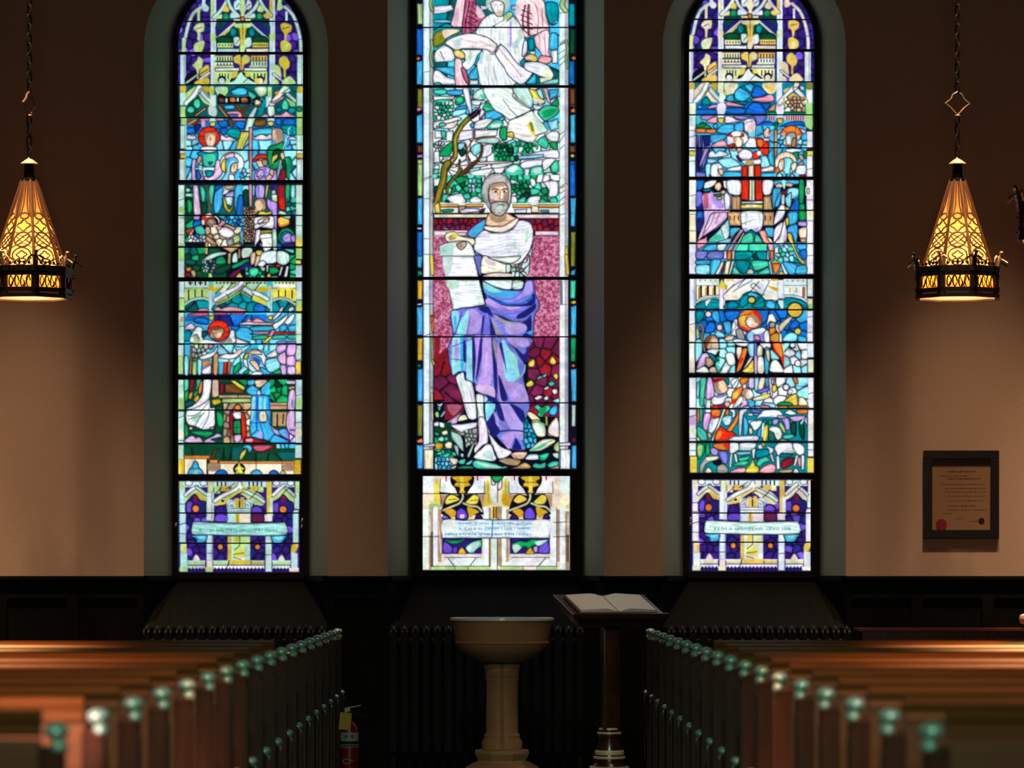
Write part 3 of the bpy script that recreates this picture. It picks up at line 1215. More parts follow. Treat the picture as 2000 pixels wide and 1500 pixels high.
P g 310,1340 340,1290 370,1340
l k 6 290,1260 340,1280 385,1260
p B 590,1350 610,1310 670,1285 720,1300 745,1350
p b 1040,1350 1060,1310 1110,1285 1160,1300 1185,1350
p B 1275,1350 1290,1310 1340,1290 1390,1320 1400,1350
p g 1415,1345 1450,1290 1490,1345
e k 895,1280 75,72
p y 830,1270 870,1240 890,1180 920,1240 970,1270 940,1300 960,1340 840,1340 850,1310
l z 6 850,1290 940,1290
"""
ART_MID = """
@ 800 0 5.882
R t 70,-40 1920,1010
R k 70,-40 150,5410
R k 1830,-40 1925,5410
v tbTt 270,-40 1720,990 300
q g 85,40 150,40 150,280 90,280
q B 80,330 150,330 150,640 80,630
q o 80,660 110,650 130,665 100,700 80,690
q b 80,710 150,690 145,975 80,970
q z 90,1020 150,1020 150,1250 90,1250
q t 1830,40 1900,40 1900,300 1830,300
q d 1840,335 1900,335 1900,620 1840,620
q o 1850,660 1900,640 1915,680 1880,695
q B 1835,700 1895,700 1895,975 1830,960
q u 1830,1010 1900,1010 1900,1230 1840,1230
R w 165,-40 228,5360
R L 158,-40 170,5360
R w 1722,-40 1785,5360
R L 1784,-40 1795,5360
R a 230,-40 270,5360
R a 1795,-40 1822,5360
b A 250,-20 250,5300 240 9
b A 1808,-20 1808,5300 240 9
l g 34 250,-40 240,60 262,120
l g 30 250,470 262,560 240,640 260,760
l g 22 262,1000 240,1080 262,1170
l g 56 1780,-40 1750,60 1790,120
l g 26 1800,470 1815,560 1800,680 1810,780
l e 20 1740,500 1780,470
l k 5 1710,530 1785,490
l k 5 1710,620 1785,570
l k 5 1715,690 1785,640
l k 5 1715,760 1785,700
l k 5 160,320 230,320
l k 5 1720,150 1785,140
l k 5 165,830 230,820
q w 275,70 480,55 510,110 400,150 275,165
p c 280,230 400,225 480,240 470,260 300,260
q w 810,60 900,70 890,110 820,120
q w 1170,70 1240,60 1240,105 1170,110
p b 280,780 500,770 520,880 400,840 290,790
p w 280,820 340,810 420,880 530,910 540,970 280,960
q w 690,920 790,920 790,975 690,975
p b 690,840 780,750 790,900 690,910
q w 1380,590 1450,580 1440,640 1380,620
q w 1620,580 1700,570 1700,730 1640,730
p b 1360,930 1440,840 1450,960 1340,960
p m 280,960 340,945 370,975 290,980
p t 1540,40 1700,40 1700,250 1610,280
p b 1610,390 1700,390 1700,560 1600,560
p c 1620,280 1700,230 1700,260
p P 480,300 500,180 540,0 580,-40 660,-40 650,200 630,310
P L 530,100 560,120 530,300 500,290
p h 650,-40 740,-40 780,90 880,180 800,300 700,390 600,390 620,150
l M 16 690,20 650,200 640,370
l h 20 730,30 700,200 700,370
l M 12 660,60 760,110 740,140
l M 12 660,120 770,180 740,200
l M 12 650,180 780,240 730,260
l M 12 640,250 760,300
l M 12 640,310 740,350
l S 9 700,80 770,150
l S 9 690,150 790,220
l p 10 670,40 640,200
P P 780,60 870,180 800,210 760,130
p P 1230,-40 1520,-40 1570,180 1610,330 1590,380 1440,400 1330,430 1250,280 1210,170 1260,60
l M 18 1330,60 1300,200 1310,340
l h 20 1370,60 1360,220 1370,400
l M 11 1290,110 1400,160
l M 11 1280,170 1400,220
l M 11 1280,230 1410,280
l M 11 1290,290 1410,340
l M 11 1310,350 1400,410
l S 8 1300,80 1400,120
l S 8 1290,140 1390,190
l h 10 1450,60 1480,200 1470,380
l h 10 1520,100 1530,300
l P 12 1420,100 1440,300
P P 1240,-40 1290,-40 1260,150 1210,170
p P 1430,420 1600,340 1600,600 1640,700 1560,720 1500,600 1440,520
l h 8 1490,400 1500,600
l h 8 1550,380 1560,640
p p 1500,640 1640,660 1600,730 1480,740
p P 520,680 600,690 640,850 690,990 530,990
p h 590,780 650,800 690,990 620,900
l k 8 600,320 770,320
l k 8 1290,325 1610,325
p z 280,390 380,340 500,330 590,350 560,390 440,430 390,500 280,540
P e 380,345 500,335 575,350 480,400 400,440
p w 290,600 390,520 480,560 520,640 500,700 370,710 290,710
l k 7 350,590 400,690
l L 12 330,620 380,680
p w 780,320 850,210 960,150 1080,180 1200,190 1280,300 1320,440 1350,480 1350,620 1270,720 1320,800 1250,900 1180,990 830,990 790,870 770,730 840,590 760,400
P W 1180,520 1250,420 1290,440 1220,560
P l 1150,260 1170,260 1170,520 1150,520
P W 820,600 850,620 820,740 800,720
P W 1240,340 1290,340 1320,430 1250,450
l a 8 1110,500 1140,540
l a 9 1200,190 1130,240 1080,280 1020,315 950,310
l a 6 900,620 910,980
l a 6 960,760 990,900
l a 6 1120,880 1180,980
p W 1080,180 1150,130 1190,170 1110,250 1000,300 960,300 1080,230
P g 1090,180 1150,140 1170,180 1090,230
P w 980,290 1100,230 1110,260 1010,310
E W 1015,40 140,110
s a 1015,20 135 40 10
p x 930,30 1000,0 1080,30 1090,100 1060,185 1000,185 955,120
l S 7 965,50 1000,44
l S 7 1035,44 1070,50
l u 7 985,62 1000,60
l u 7 1040,60 1055,62
l S 7 1018,60 1014,92
l h 7 1000,112 1036,112
P s 1000,135 1070,120 1060,180 1010,180
l S 6 985,140 1070,125
p x 400,490 500,430 640,385 760,390 900,430 980,490 1010,520 960,610 880,570 760,560 600,560 540,590 500,560
P W 500,480 600,430 580,540 520,560
p w 560,590 600,570 760,570 830,580 780,640 740,740 660,810 600,740 640,680
P W 690,600 720,620 690,740 650,700
p y 500,590 560,570 620,600 640,650 600,680 530,650
P s 520,600 600,620 600,660 540,640
p w 980,620 1040,510 1120,570 1200,680 1280,760 1420,830 1300,970 1200,930 1120,850 1080,770
T a 800,470 1000,560 26
T u 1030,560 1290,880 26
l k 7 930,620 980,620 1050,500
p w 1320,720 1480,710 1600,760 1660,870 1600,900 1500,880 1420,840 1330,800
P e 1540,760 1640,860 1600,960 1520,960 1500,900 1580,880
p s 1320,650 1390,620 1460,650 1460,710 1380,700 1330,690
P y 1400,630 1460,660 1450,700 1400,690
p w 1310,480 1350,470 1350,600 1290,650
p t 1360,450 1430,450 1440,560 1370,580
p c 1520,950 1700,900 1700,960 1590,970
l k 9 1330,960 1420,840
@ 800 160 5.882
R c 275,70 1715,1180
v cwccwbw 275,70 1715,620 140
v wcwWww 275,560 1715,1180 130
q w 270,160 430,165 520,160 510,200 280,220
p m 280,90 400,80 440,130 360,150 290,140
p b 430,100 600,90 600,150 450,150
p w 610,80 680,80 720,350 700,380 640,220
p W 720,180 770,100 850,80 870,190 800,210
P m 800,150 870,140 860,200
p w 720,210 880,220 800,270 720,260
p m 280,230 400,200 500,220 500,330 400,430 280,450
v wmWmG 285,230 490,430 40
p G 520,220 560,160 630,180 620,240 540,270
P m 530,200 600,180 590,240
p m 840,290 900,240 970,320 880,340
P G 860,290 900,250 950,310
p c 500,340 640,290 640,360 500,400
p b 540,290 650,270 650,310 520,320
p b 700,120 740,90 720,160
l k 5 720,280 800,290 830,220
p c 730,310 810,300 800,370 700,430
p w 820,320 860,330 860,390 800,430
p b 870,350 1000,320 1080,400 1000,430 850,500 720,530 700,480 860,420
p w 280,460 400,440 540,400 600,430 480,480 290,540
p P 300,510 500,460 560,440 520,520 420,540
p m 340,480 390,460 420,500 350,520
p w 760,460 870,420 960,430 870,530 740,540
p m 880,530 960,440 1040,430 1080,480 1040,530 950,545
P w 940,490 1040,480 1020,520 940,520
p G 1030,620 1040,540 1110,510 1120,660 1060,660
q w 290,560 360,560 380,640 290,650
q w 420,570 500,560 500,680 420,690
p m 360,560 420,570 400,660 380,650
q w 560,560 730,550 730,650 560,680
q w 750,550 1010,550 1000,620 900,630 750,660
p W 750,690 850,640 1000,640 1040,680 960,710
p w 280,700 400,680 390,740 300,790
v wmW 280,690 400,790 30
p G 400,740 480,690 500,720 480,820 420,860 340,850 340,810
p d 560,800 620,760 640,820 600,860
p c 560,710 640,700 620,760 560,780
p c 700,780 740,720 820,710 820,790 750,850
p w 850,730 960,720 940,830 830,870
q w 280,800 340,790 350,930 280,930
p w 370,900 460,860 470,900 380,930
p G 950,740 1060,700 1170,720 1230,790 1240,910 1140,890 1080,850 1000,850 950,800
v GmGd 970,720 1230,900 45
p m 1160,700 1290,690 1460,720 1460,780 1300,830 1220,790
v mWG 1200,700 1450,810 45
p m 1460,680 1550,620 1600,700 1570,770 1490,730
p G 1610,700 1690,680 1700,780 1630,760
p m 1470,350 1560,270 1700,280 1700,370 1560,450 1500,400
P G 1520,340 1680,300 1680,350 1560,420
p G 1630,250 1700,180 1710,280 1640,270
q c 1580,460 1700,420 1710,540 1620,560
q b 1600,90 1710,80 1700,160 1610,200
p w 1560,620 1620,570 1710,570 1710,680 1620,680
p w 1260,860 1400,820 1540,790 1700,780 1710,880 1540,870 1260,900
q c 1250,850 1540,830 1540,870 1250,890
p w 1260,970 1320,910 1520,890 1520,960 1300,1000
p w 1530,890 1680,880 1620,960 1540,1020
p m 1620,960 1700,900 1710,1030 1640,1040
p w 960,940 1200,920 1100,980 950,990
p w 450,990 780,940 900,960 700,1000 560,1040
p P 780,920 1180,910 1100,930 800,950
p w 680,1040 940,990 920,1060 830,1110
p w 850,70 1180,70 1190,170 1300,260 1400,320 1250,400 1150,440 1060,370 980,330 900,210
P W 940,140 980,150 970,170
p W 1180,70 1380,70 1420,200 1400,300 1320,270 1250,200
P a 1200,160 1300,220 1370,290 1270,250
l k 6 1140,300 1240,400
l k 5 1070,200 1140,290
p y 1370,80 1450,100 1500,180 1560,220 1520,250 1430,210 1390,130
P e 1430,180 1550,220 1500,250 1420,210
p w 1420,260 1500,270 1560,230 1500,310 1430,320
q P 1530,70 1580,70 1620,240 1590,240 1560,160
p w 1140,450 1260,400 1400,330 1440,380 1590,560 1480,610 1430,690 1330,690 1200,640 1120,600
p y 1110,600 1150,570 1190,580 1200,640 1130,630
P y 1350,500 1400,460 1460,640 1430,620 1390,570
P W 1430,360 1580,560 1500,590 1430,460
P z 1380,470 1410,470 1430,560 1400,560
l k 7 1150,440 1400,330 1440,310
l k 6 1440,620 1580,570
l k 5 240,590 270,590
l k 62 360,1180 400,1040 470,920 520,860 525,720 520,640 600,500 680,420 780,340
l z 48 375,1180 400,1040 470,920 525,850 525,720 525,640 600,500 680,420
l Y 14 380,1180 405,1040 475,920 530,850 528,720 530,640 600,510
l M 16 680,420 760,360 800,290 820,240
l M 14 800,430 870,350
l u 26 470,1180 560,1090 680,1010 790,890 830,800 830,730
l Y 9 470,1180 550,1100 600,1070
l u 22 560,1060 570,960 575,900
l Y 9 550,1060 560,970
l u 20 690,900 660,840 650,760 640,720
l Y 8 660,830 665,880
l M 10 740,660 740,560 740,460
l u 14 650,780 740,660 840,630 980,630
l k 5 740,540 740,460
l k 6 350,930 520,870
p m 1090,1040 1130,970 1230,940 1300,1000 1310,1060 1160,1100
P w 1110,1010 1200,960 1250,990 1180,1040
p m 1380,1070 1400,980 1520,970 1540,1090 1480,1130 1400,1080
P w 1420,1000 1510,990 1500,1040 1440,1050
p w 1320,1000 1380,1000 1360,1080 1320,1070
p G 1540,1110 1560,1040 1700,1060 1720,1120 1560,1140
P w 1570,1050 1640,1050 1620,1090
q w 280,960 340,950 340,1010 280,1010
q m 275,1000 340,1000 330,1060 275,1060
q p 80,300 120,290 150,320 90,345
q b 80,390 150,360 150,700 80,700
q u 90,730 150,730 150,810 90,810
q l 85,840 150,830 150,870 85,870
q g 90,890 150,890 150,1180 90,1180
q o 1845,330 1890,290 1910,350 1860,355
q b 1845,380 1905,370 1905,700 1845,700
q u 1840,730 1905,730 1905,810 1840,810
q y 1840,850 1870,820 1905,850 1870,875
q B 1840,910 1905,905 1905,1180 1840,1180
q u 1840,80 1900,80 1900,260 1840,260
l k 5 1715,610 1785,570
l k 5 1715,700 1785,600
l k 5 1715,780 1785,720
l k 5 165,1110 250,1080
@ 800 320 5.882
R w 275,130 1715,560
v wWmGwWm 275,130 1715,440 75
v wmGdm 500,130 830,380 60
v GmwGdm 1160,180 1400,450 50
q w 275,170 350,160 350,250 280,260
p d 275,280 330,260 320,340 290,400
l k 84 310,440 350,300 390,180 400,60 440,-10
l z 70 315,440 350,300 390,180 400,60 440,-10
l Y 26 325,420 360,300 395,180 410,60
l Y 12 300,440 340,300
l k 40 430,330 440,240 540,130 590,60
l z 28 430,330 450,240 540,130 590,60
l u 28 580,120 700,20 760,-30
p w 420,400 480,360 600,340 650,430 560,470 470,440
p m 610,360 660,330 700,360 690,400 640,410
p w 700,400 760,370 820,400 820,450 700,450
p d 400,440 440,410 460,450
p G 520,170 620,140 700,180 640,200 560,230
p m 650,200 740,160 820,190 810,300 730,310 640,250
v mcwm 650,180 810,320 45
p w 1160,180 1240,200 1230,220 1170,230
p w 1160,380 1220,370 1240,440 1170,450
p m 1230,430 1330,370 1320,450
p w 1350,440 1380,380 1500,370 1490,440 1440,470
p G 1510,310 1540,270 1590,290 1580,340 1530,350
p m 1390,280 1480,290 1500,330 1400,360
p w 1540,210 1700,200 1700,360 1600,380 1600,300
p m 1490,420 1530,400 1570,430 1560,455 1500,455
p m 1610,400 1660,380 1700,410 1690,455 1620,455
p w 1380,170 1440,180 1450,250 1400,260
R w 280,450 1715,560
q U 560,480 640,480 650,560 560,560
q e 1390,480 1480,480 1490,560 1400,560
q o 340,465 560,465 560,500 345,500
q o 640,465 850,465 840,500 650,500
q o 1180,470 1400,470 1400,505 1190,505
q o 1470,470 1715,470 1715,505 1480,505
P y 345,468 555,468 550,480 350,480
P y 645,468 845,468 840,480 650,480
P y 1190,474 1395,474 1390,486 1190,486
P y 1480,474 1710,474 1710,486 1480,486
p y 285,470 340,450 355,560 300,560
p G 370,525 500,520 490,550 380,555
q w 560,540 650,510 800,515 800,550 600,570
q M 820,520 870,510 850,560 800,560
q w 1200,525 1350,520 1340,565 1220,565
q m 1500,530 1600,530 1600,560 1510,560
q e 280,575 900,575 910,620 280,620
q P 1200,580 1715,575 1715,630 1250,630
l k 6 280,568 900,568
R M 280,630 880,755
v MRM 280,630 860,755 60
R M 1260,635 1715,765
v MRM 1400,640 1715,765 60
q P 275,765 670,760 665,830 275,830
q P 1440,770 1715,770 1715,825 1440,825
l k 6 280,628 880,628
l k 6 1260,634 1715,634
n h 275,830 700,1190
n h 1380,830 1715,1190
q P 670,790 640,830 560,830 540,790
q g 90,0 150,0 150,370 90,370
q b 90,390 150,390 150,700 90,700
q w 85,730 140,730 140,755 90,755
q B 85,780 150,780 150,1180 90,1180
q B 1840,0 1905,0 1905,370 1840,370
q b 1845,390 1915,390 1900,720 1850,720
q z 1850,780 1910,780 1900,1180 1850,1180
l k 5 165,190 250,150
l k 5 165,400 230,400
l k 5 165,860 230,860
l k 5 165,1040 230,1040
l e 20 1740,270 1800,230
l k 5 1715,430 1790,370
l k 5 1715,490 1800,440
l k 5 1715,350 1790,300
l k 5 1715,590 1800,570
l p 18 1790,240 1800,340 1790,500
l k 6 250,590 270,540
l y 30 1800,960 1815,1180
l y 26 250,1060 262,1180
p i 880,630 700,740 660,830 830,860 850,760
P b 870,640 720,750 690,820 760,830 840,740
p i 730,1000 830,1040 830,1190 760,1190
p s 920,560 1100,560 1200,610 1240,630 1100,720 1000,720 870,700
p x 860,710 960,720 1080,710 1180,650 1240,620 1250,660 1180,740 1070,790 940,780 860,750
p w 850,760 940,790 1070,790 1180,750 1260,650 1380,670 1420,760 1420,900 1400,1000 1380,1080 1300,1160 1100,1170 960,1110 830,1050 740,990 750,860
P W 1330,780 1370,760 1350,900 1330,900
P W 900,1060 1060,1090 1220,1060 1250,1000 1290,1040 1200,1140 1080,1150 960,1100
P a 1060,1100 1200,1080 1160,1140 1080,1140
P W 1100,940 1200,920 1250,990 1190,960
l a 6 1330,900 1400,800
l a 6 1250,960 1270,1000
l a 6 1290,1060 1340,1000
p W 1300,1110 1400,960 1410,900 1420,880 1400,1050 1360,1190 1200,1190
l k 8 1290,1140 1370,1020 1400,930
p a 830,260 860,180 940,115 1050,110 1130,160 1170,250 1170,380 1150,480 1080,590 1000,600 940,560 900,490 850,430 820,340
P A 880,200 1000,130 1100,160 1060,210 960,220 900,290
P A 840,260 880,260 890,400 860,400
p s 910,300 950,230 1080,215 1130,280 1135,380 1110,440 1000,440 935,470 905,400
P S 925,250 1040,225 1110,250 1040,262 960,270 925,300
P x 930,330 990,335 1000,400 940,420
P x 1040,270 1065,270 1070,390 1040,400
P S 1085,330 1130,330 1125,420 1080,420
P S 915,400 940,470 1000,440 990,420
l S 12 1042,300 1040,370 1030,400
l u 15 950,296 985,286 1015,300
l u 15 1062,300 1090,286 1122,294
E x 985,318 24,12
E x 1090,316 22,11
E k 990,317 12,12
E k 1088,316 11,11
l u 6 962,330 1010,330
l u 6 1070,328 1112,328
l u 9 1030,402 1052,410 1075,402
p a 930,460 985,435 1050,428 1110,440 1140,470 1120,540 1060,600 990,595 940,545
P A 960,480 1040,440 1070,520 1000,575
P W 1000,470 1050,455 1055,510 1010,520
l u 8 1010,462 1050,470 1090,460
l k 5 1015,474 1085,472
s A 1030,520 78 40 7
s a 1030,520 70 26 7
s k 1030,530 70 10 5
s A 990,190 150 34 8
l a 18 850,300 865,420 900,500
l W 12 870,230 850,330
l A 12 1140,220 1155,330 1140,430
l k 5 920,230 905,320 920,440
P S 930,560 1000,610 1080,600 1120,560 1100,650 1000,680 930,640
p e 400,840 430,790 520,780 560,820 640,840 740,860 750,920 710,940 660,890 540,900 440,900
P S 450,830 540,800 530,860 460,880
P y 490,810 540,790 550,830 500,850
p w 340,940 520,890 660,890 710,930 740,1000 770,1190 380,1190 360,1040
P W 350,960 500,920 480,1100 380,1190
p s 540,920 640,890 650,940 600,990 560,970
P S 560,930 620,920 600,980 570,960
l k 6 740,1000 820,1190
p w 380,730 430,740 460,760 400,750
@ 800 500 5.882
n h 275,0 700,1180
n h 1340,0 1715,930
R M 1380,935 1715,1180
v MRMR 1380,935 1715,1180 80
R R 285,940 490,1180
v RhR 285,940 490,1180 70
q w 370,0 750,0 790,240 400,240
P W 380,20 500,20 460,200 400,200
q w 420,275 800,275 870,560 500,620 460,440
P W 420,280 560,280 560,360 450,380
l l 5 540,350 760,330
l l 5 540,430 780,400
p i 740,0 830,0 830,190 800,220 760,100
p x 820,200 840,0 960,30 1080,90 1160,90 1150,190 1000,190
P P 860,20 1000,90 900,100
p x 840,240 960,190 1160,200 1230,240
p W 1110,100 1160,100 1160,180 1110,190
p w 900,20 1100,10 1280,0 1200,80 1100,80
p W 1190,100 1340,70 1360,0 1380,0 1370,200 1300,240 1170,190
v Waw 1180,90 1340,230 40
l n 9 1290,180 1380,80 1370,0
p w 840,280 1000,275 1190,280 1170,380 1060,380 920,330
p W 1190,280 1310,290 1290,380 1180,380
p i 840,280 920,330 1060,380 1290,390 1330,290 1420,280 1440,420 1490,540 1480,620 1440,680 1420,900 1400,1040 1380,1190 490,1190 500,900 480,630 860,570 880,480 840,380
P b 850,310 960,350 1080,400 1250,410 1150,480 1000,470 870,420
P c 850,300 960,360 1060,410 960,420 860,370
P l 880,490 1000,500 1100,580 1000,600 880,550
P L 1060,560 1280,550 1260,600 1150,620
P l 1200,500 1400,420 1400,300 1340,300 1300,420
P n 870,440 1000,500 1150,550 1350,540 1420,420 1450,500 1400,570 1200,580 1050,560
P B 880,460 1050,530 1280,540 1400,460 1400,500 1250,560 1040,550
P i 900,560 1060,660 1200,710 1350,680 1450,560 1460,620 1380,720 1200,750 1000,680
P n 1250,670 1400,580 1440,540 1450,600 1340,700 1230,720
P n 930,650 1060,690 1200,750 1330,740 1400,690 1390,1000 1330,900 1340,800 1150,790 1050,720
P a 960,660 1100,740 1250,760 1300,760 1200,820 1080,780
P l 1100,780 1320,780 1340,860 1200,900 1120,880
P i 1060,800 1100,900 1340,900 1370,1040 1200,1050 1120,1000
P l 1140,940 1300,930 1360,1040 1220,1030
P b 1340,880 1420,850 1400,900 1340,900
P n 1290,930 1370,900 1380,1190 1280,1190
P c 480,640 560,640 560,760 520,880 500,800
P b 510,700 540,700 540,860 515,860
l n 9 600,640 560,780 520,900
P c 600,720 680,640 700,700 640,900 540,900
P l 660,640 760,620 820,700 830,800 760,900 640,900
l n 6 700,700 660,900
l l 8 750,680 730,880
P c 640,660 680,640 640,900 590,900
P n 790,600 900,580 960,700 900,680
P i 840,700 920,700 930,1190 850,1190
P n 840,700 860,700 840,880 800,1180 780,1180 820,880
P n 920,680 960,760 1050,930 1060,1190 950,1190
P a 920,680 970,740 1040,860 1050,920 1000,920 960,800
P l 1060,950 1120,990 1250,1190 1080,1190
P c 1060,960 1100,1000 1180,1190 1100,1190
P c 500,940 620,940 600,1190 490,1190
P b 580,960 640,950 620,1190 570,1190
P c 660,950 720,960 700,1190 650,1190
P l 740,960 830,940 820,1190 740,1190
P n 720,970 745,970 740,1190 715,1190
P n 820,960 840,960 830,1190 805,1190
l n 8 500,1045 640,990 740,930
l n 8 490,900 1380,930
q b 90,0 150,0 140,140 90,130
q G 90,180 120,160 150,190 140,220 95,230
q Y 90,280 150,280 150,500 90,500
q w 85,550 130,540 150,560 90,570
q b 80,590 155,575 155,910 85,910
q Y 90,950 155,950 150,1180 90,1180
q b 1855,170 1910,150 1900,220 1850,220
q m 1845,280 1910,280 1905,490 1845,490
q y 1840,530 1900,505 1920,540 1880,560
q b 1850,580 1920,560 1915,910 1850,910
q m 1850,950 1915,950 1910,1180 1850,1180
l y 40 250,0 262,200
l o 26 255,690 265,860
l k 6 240,700 280,680
l k 6 240,770 280,740
l g 22 255,930 262,1180
l y 40 1800,0 1815,200
l 5 20 1740,290 1745,540
l l 12 250,280 255,540
l k 6 165,920 280,880
l k 7 165,550 280,550
l k 5 1720,560 1800,555
l k 7 280,928 480,928
l k 7 1410,930 1715,930
@ 800 650 5.882
R R 285,55 490,760
h h 290,60 480,240
P R 290,60 350,60 340,240 290,300
P R 420,180 480,200 480,300 300,300
R R 285,300 560,770
v RMRR 290,330 560,760 140
q M 420,740 540,660 620,800 400,800
v MRM 400,660 600,800 120
R M 400,815 620,1000
P h 430,830 600,840 500,960
P R 420,900 520,980 420,990
R M 1360,55 1720,960
v MRMMR 1370,60 1715,960 110
p i 490,50 1370,50 1370,170 1260,240 1330,370 1310,480 1330,620 1380,780 1350,960 1310,1020 1320,1180 980,1180 900,1020 980,900 980,760 840,720 760,660 740,580 640,540 640,460 560,450 490,490
P c 495,60 620,60 640,300 620,440 560,440 490,470
P b 580,60 630,60 620,440 590,440
P l 520,100 560,100 570,300 520,320
P n 615,100 640,100 670,330 620,320
P c 660,90 720,80 740,400 740,560 700,550 650,500
P l 740,70 830,60 780,400 750,500
P n 720,80 745,80 760,300 740,540 725,540
P n 810,80 840,70 830,260 790,460 760,540
P l 840,60 940,60 960,400 900,700 780,640 830,400
P L 870,240 900,240 880,500 860,500
P n 940,60 965,100 1010,400 1000,760 980,720 960,400
P a 950,100 990,110 1030,340 1010,400
P l 1010,120 1060,200 1100,500 1120,760 1040,780 1010,500
P c 1060,100 1110,120 1200,340 1240,500 1160,600 1090,480
P c 1120,180 1200,240 1300,360 1290,450 1230,520 1150,300
P n 1030,140 1060,130 1110,420 1090,360
P i 1240,300 1310,370 1330,440 1270,500
l c 10 1330,370 1310,460 1240,540
P L 780,600 960,620 980,740 860,700 760,660
P n 860,710 1000,760 1010,840 860,800
P n 1020,480 1060,560 1130,760 1060,780 1030,620
P l 1120,560 1300,600 1360,780 1200,800 1130,700
P n 1130,120 1210,190 1310,330 1290,220 1370,180 1370,170 1240,180
P l 1120,60 1330,60 1370,150 1220,170
P i 1220,160 1340,180 1310,250
l n 8 490,490 560,460 600,440 650,460 640,540 720,570 760,640
l n 8 490,160 640,100 740,60
l k 6 490,300 650,320
l n 8 780,800 1370,805
P c 870,800 980,810 970,900 900,1000 880,980
P i 1130,820 1370,810 1340,960 1260,950
P n 1150,810 1310,900 1320,1020 1260,1000
P l 1030,820 1150,830 1240,960 1310,1080 1300,1170 1180,1140 1100,1000
P n 980,820 1040,820 1090,1000 1040,1000 1000,900
P l 960,900 1010,960 1060,1130 1000,1120 950,980
P n 900,980 960,920 990,1080 930,1160 890,1080
p w 530,500 620,450 640,540 720,570 760,780 770,980 680,990 630,860 600,740 550,600
P W 560,500 600,540 640,780 620,780
l a 6 640,560 700,700 730,800
p w 760,710 850,720 850,860 870,1000 930,1180 790,1180 780,900
P W 860,720 900,760 860,800
p e 520,990 580,950 640,940 670,990 620,1010 540,1020
p L 410,1040 520,960 600,910 560,980 540,1040 440,1060
p w 470,1060 640,1040 780,1020 770,1080 600,1160
p a 440,1100 560,1130 640,1140 680,1180 470,1180
p a 690,1100 780,1080 780,1180 700,1180
l k 6 620,810 780,800
p w 310,790 340,820 400,780 350,870 330,860
p m 320,850 360,850 350,890 330,890
p g 290,920 330,900 340,970 300,970
p c 350,960 400,890 410,920 370,970
p w 275,1040 330,1020 340,1070 290,1080
p w 340,1030 400,1040 400,1090 350,1090
p e 370,1140 420,1120 440,1170 380,1180
p m 280,1170 300,1150 340,1160 330,1180
p y 1360,350 1410,300 1440,320 1430,390 1370,390
p y 1610,310 1640,270 1690,330 1660,370 1610,350
p y 1340,580 1400,540 1430,590 1390,620 1345,620
p y 1645,490 1690,460 1710,510 1680,540
p m 1460,520 1500,490 1530,510 1480,540
p c 1520,500 1580,460 1560,510
p m 1590,580 1640,550 1670,590 1620,620
p w 1540,640 1590,610 1600,640 1560,660
p w 1635,660 1690,640 1700,690 1660,710
p w 1430,750 1490,715 1530,740 1470,775
p w 1540,750 1580,720 1600,760 1560,780
p c 1640,780 1720,750 1720,820 1670,800
p m 1430,860 1470,820 1520,860 1570,830 1620,850 1600,900 1550,930 1520,970 1470,950 1480,900
P G 1490,880 1580,850 1540,930 1500,950
p b 1620,870 1690,830 1700,900 1670,950 1600,930
p e 1340,920 1400,910 1500,990 1480,1040 1400,1000
q y 1555,950 1585,960 1590,1070 1560,1060
p e 1400,1020 1480,1000 1560,1080 1560,1180 1420,1180
P w 1430,1050 1510,1050 1530,1150 1450,1150
p e 1600,1060 1700,970 1720,1180 1590,1180
P w 1630,1080 1700,1020 1700,1160 1620,1160
p t 1320,1010 1360,990 1400,1180 1310,1180
q Y 90,60 155,60 150,320 90,320
q G 80,380 110,350 140,375 110,405
q b 90,420 155,410 155,790 90,790
q z 90,830 155,830 150,1180 90,1180
q G 1850,55 1915,55 1905,330 1850,330
q o 1850,375 1880,355 1910,375 1880,400
q b 1850,420 1920,410 1920,790 1860,790
q W 1860,830 1910,830 1905,1080 1860,1080
l g 22 255,60 262,300
l y 24 262,320 280,360
l e 20 255,700 262,1000
l 5 14 265,400 262,640
l k 5 240,630 280,630
l 5 16 1810,60 1815,900
@ 800 760 5.882
R d 290,380 480,920
v dGTm 290,560 500,920 70
p w 275,390 330,370 340,420 290,430
p w 340,380 400,390 400,440 350,440
p e 370,490 430,470 440,520 380,530
p m 280,510 300,495 345,510 320,540
p c 320,570 380,540 400,590 350,605
p m 400,550 440,550 440,590 400,595
p Y 290,620 380,620 380,680 310,695
p e 400,640 440,600 490,620 480,680 420,680
p m 310,740 360,710 380,750 330,760
p m 380,760 430,730 470,740 440,780 390,785
p m 480,730 520,720 540,760 500,770
p b 300,780 420,790 480,850 400,920 295,920
v bcb 295,790 480,915 45
p e 450,790 550,800 550,850 500,870
p m 560,820 640,800 630,860 570,860
p c 650,850 720,810 720,840 690,870 650,870
p e 460,910 540,870 520,915
p G 540,910 620,880 740,890 720,915
p w 470,410 600,400 770,380 760,440 640,480 590,500 520,460
p W 480,480 580,520 620,620 620,720 540,640 480,560
p a 640,490 770,440 770,520 700,620 650,680 630,580
v aWa 640,460 770,640 45
l k 6 640,500 640,640 650,740
l k 6 480,480 600,540 620,700
p W 510,640 560,660 560,780 520,700
p W 660,760 740,600 740,640 690,780
p W 580,740 620,740 620,780 590,780
p w 790,330 860,330 900,480 900,620 850,640 790,700 750,740 740,680 790,600 790,480
p w 900,500 960,560 1050,660 1180,720 1100,790 1020,800 990,740 940,620
P W 930,580 980,700 960,700
p w 730,790 800,700 880,630 940,640 970,720 1000,800 960,830 860,820
P W 840,740 940,700 960,800 880,800
l k 7 810,700 900,620 960,660 980,760
p s 1160,750 1220,720 1340,720 1350,750 1310,800 1250,810 1200,800
P S 1200,760 1230,800 1260,800
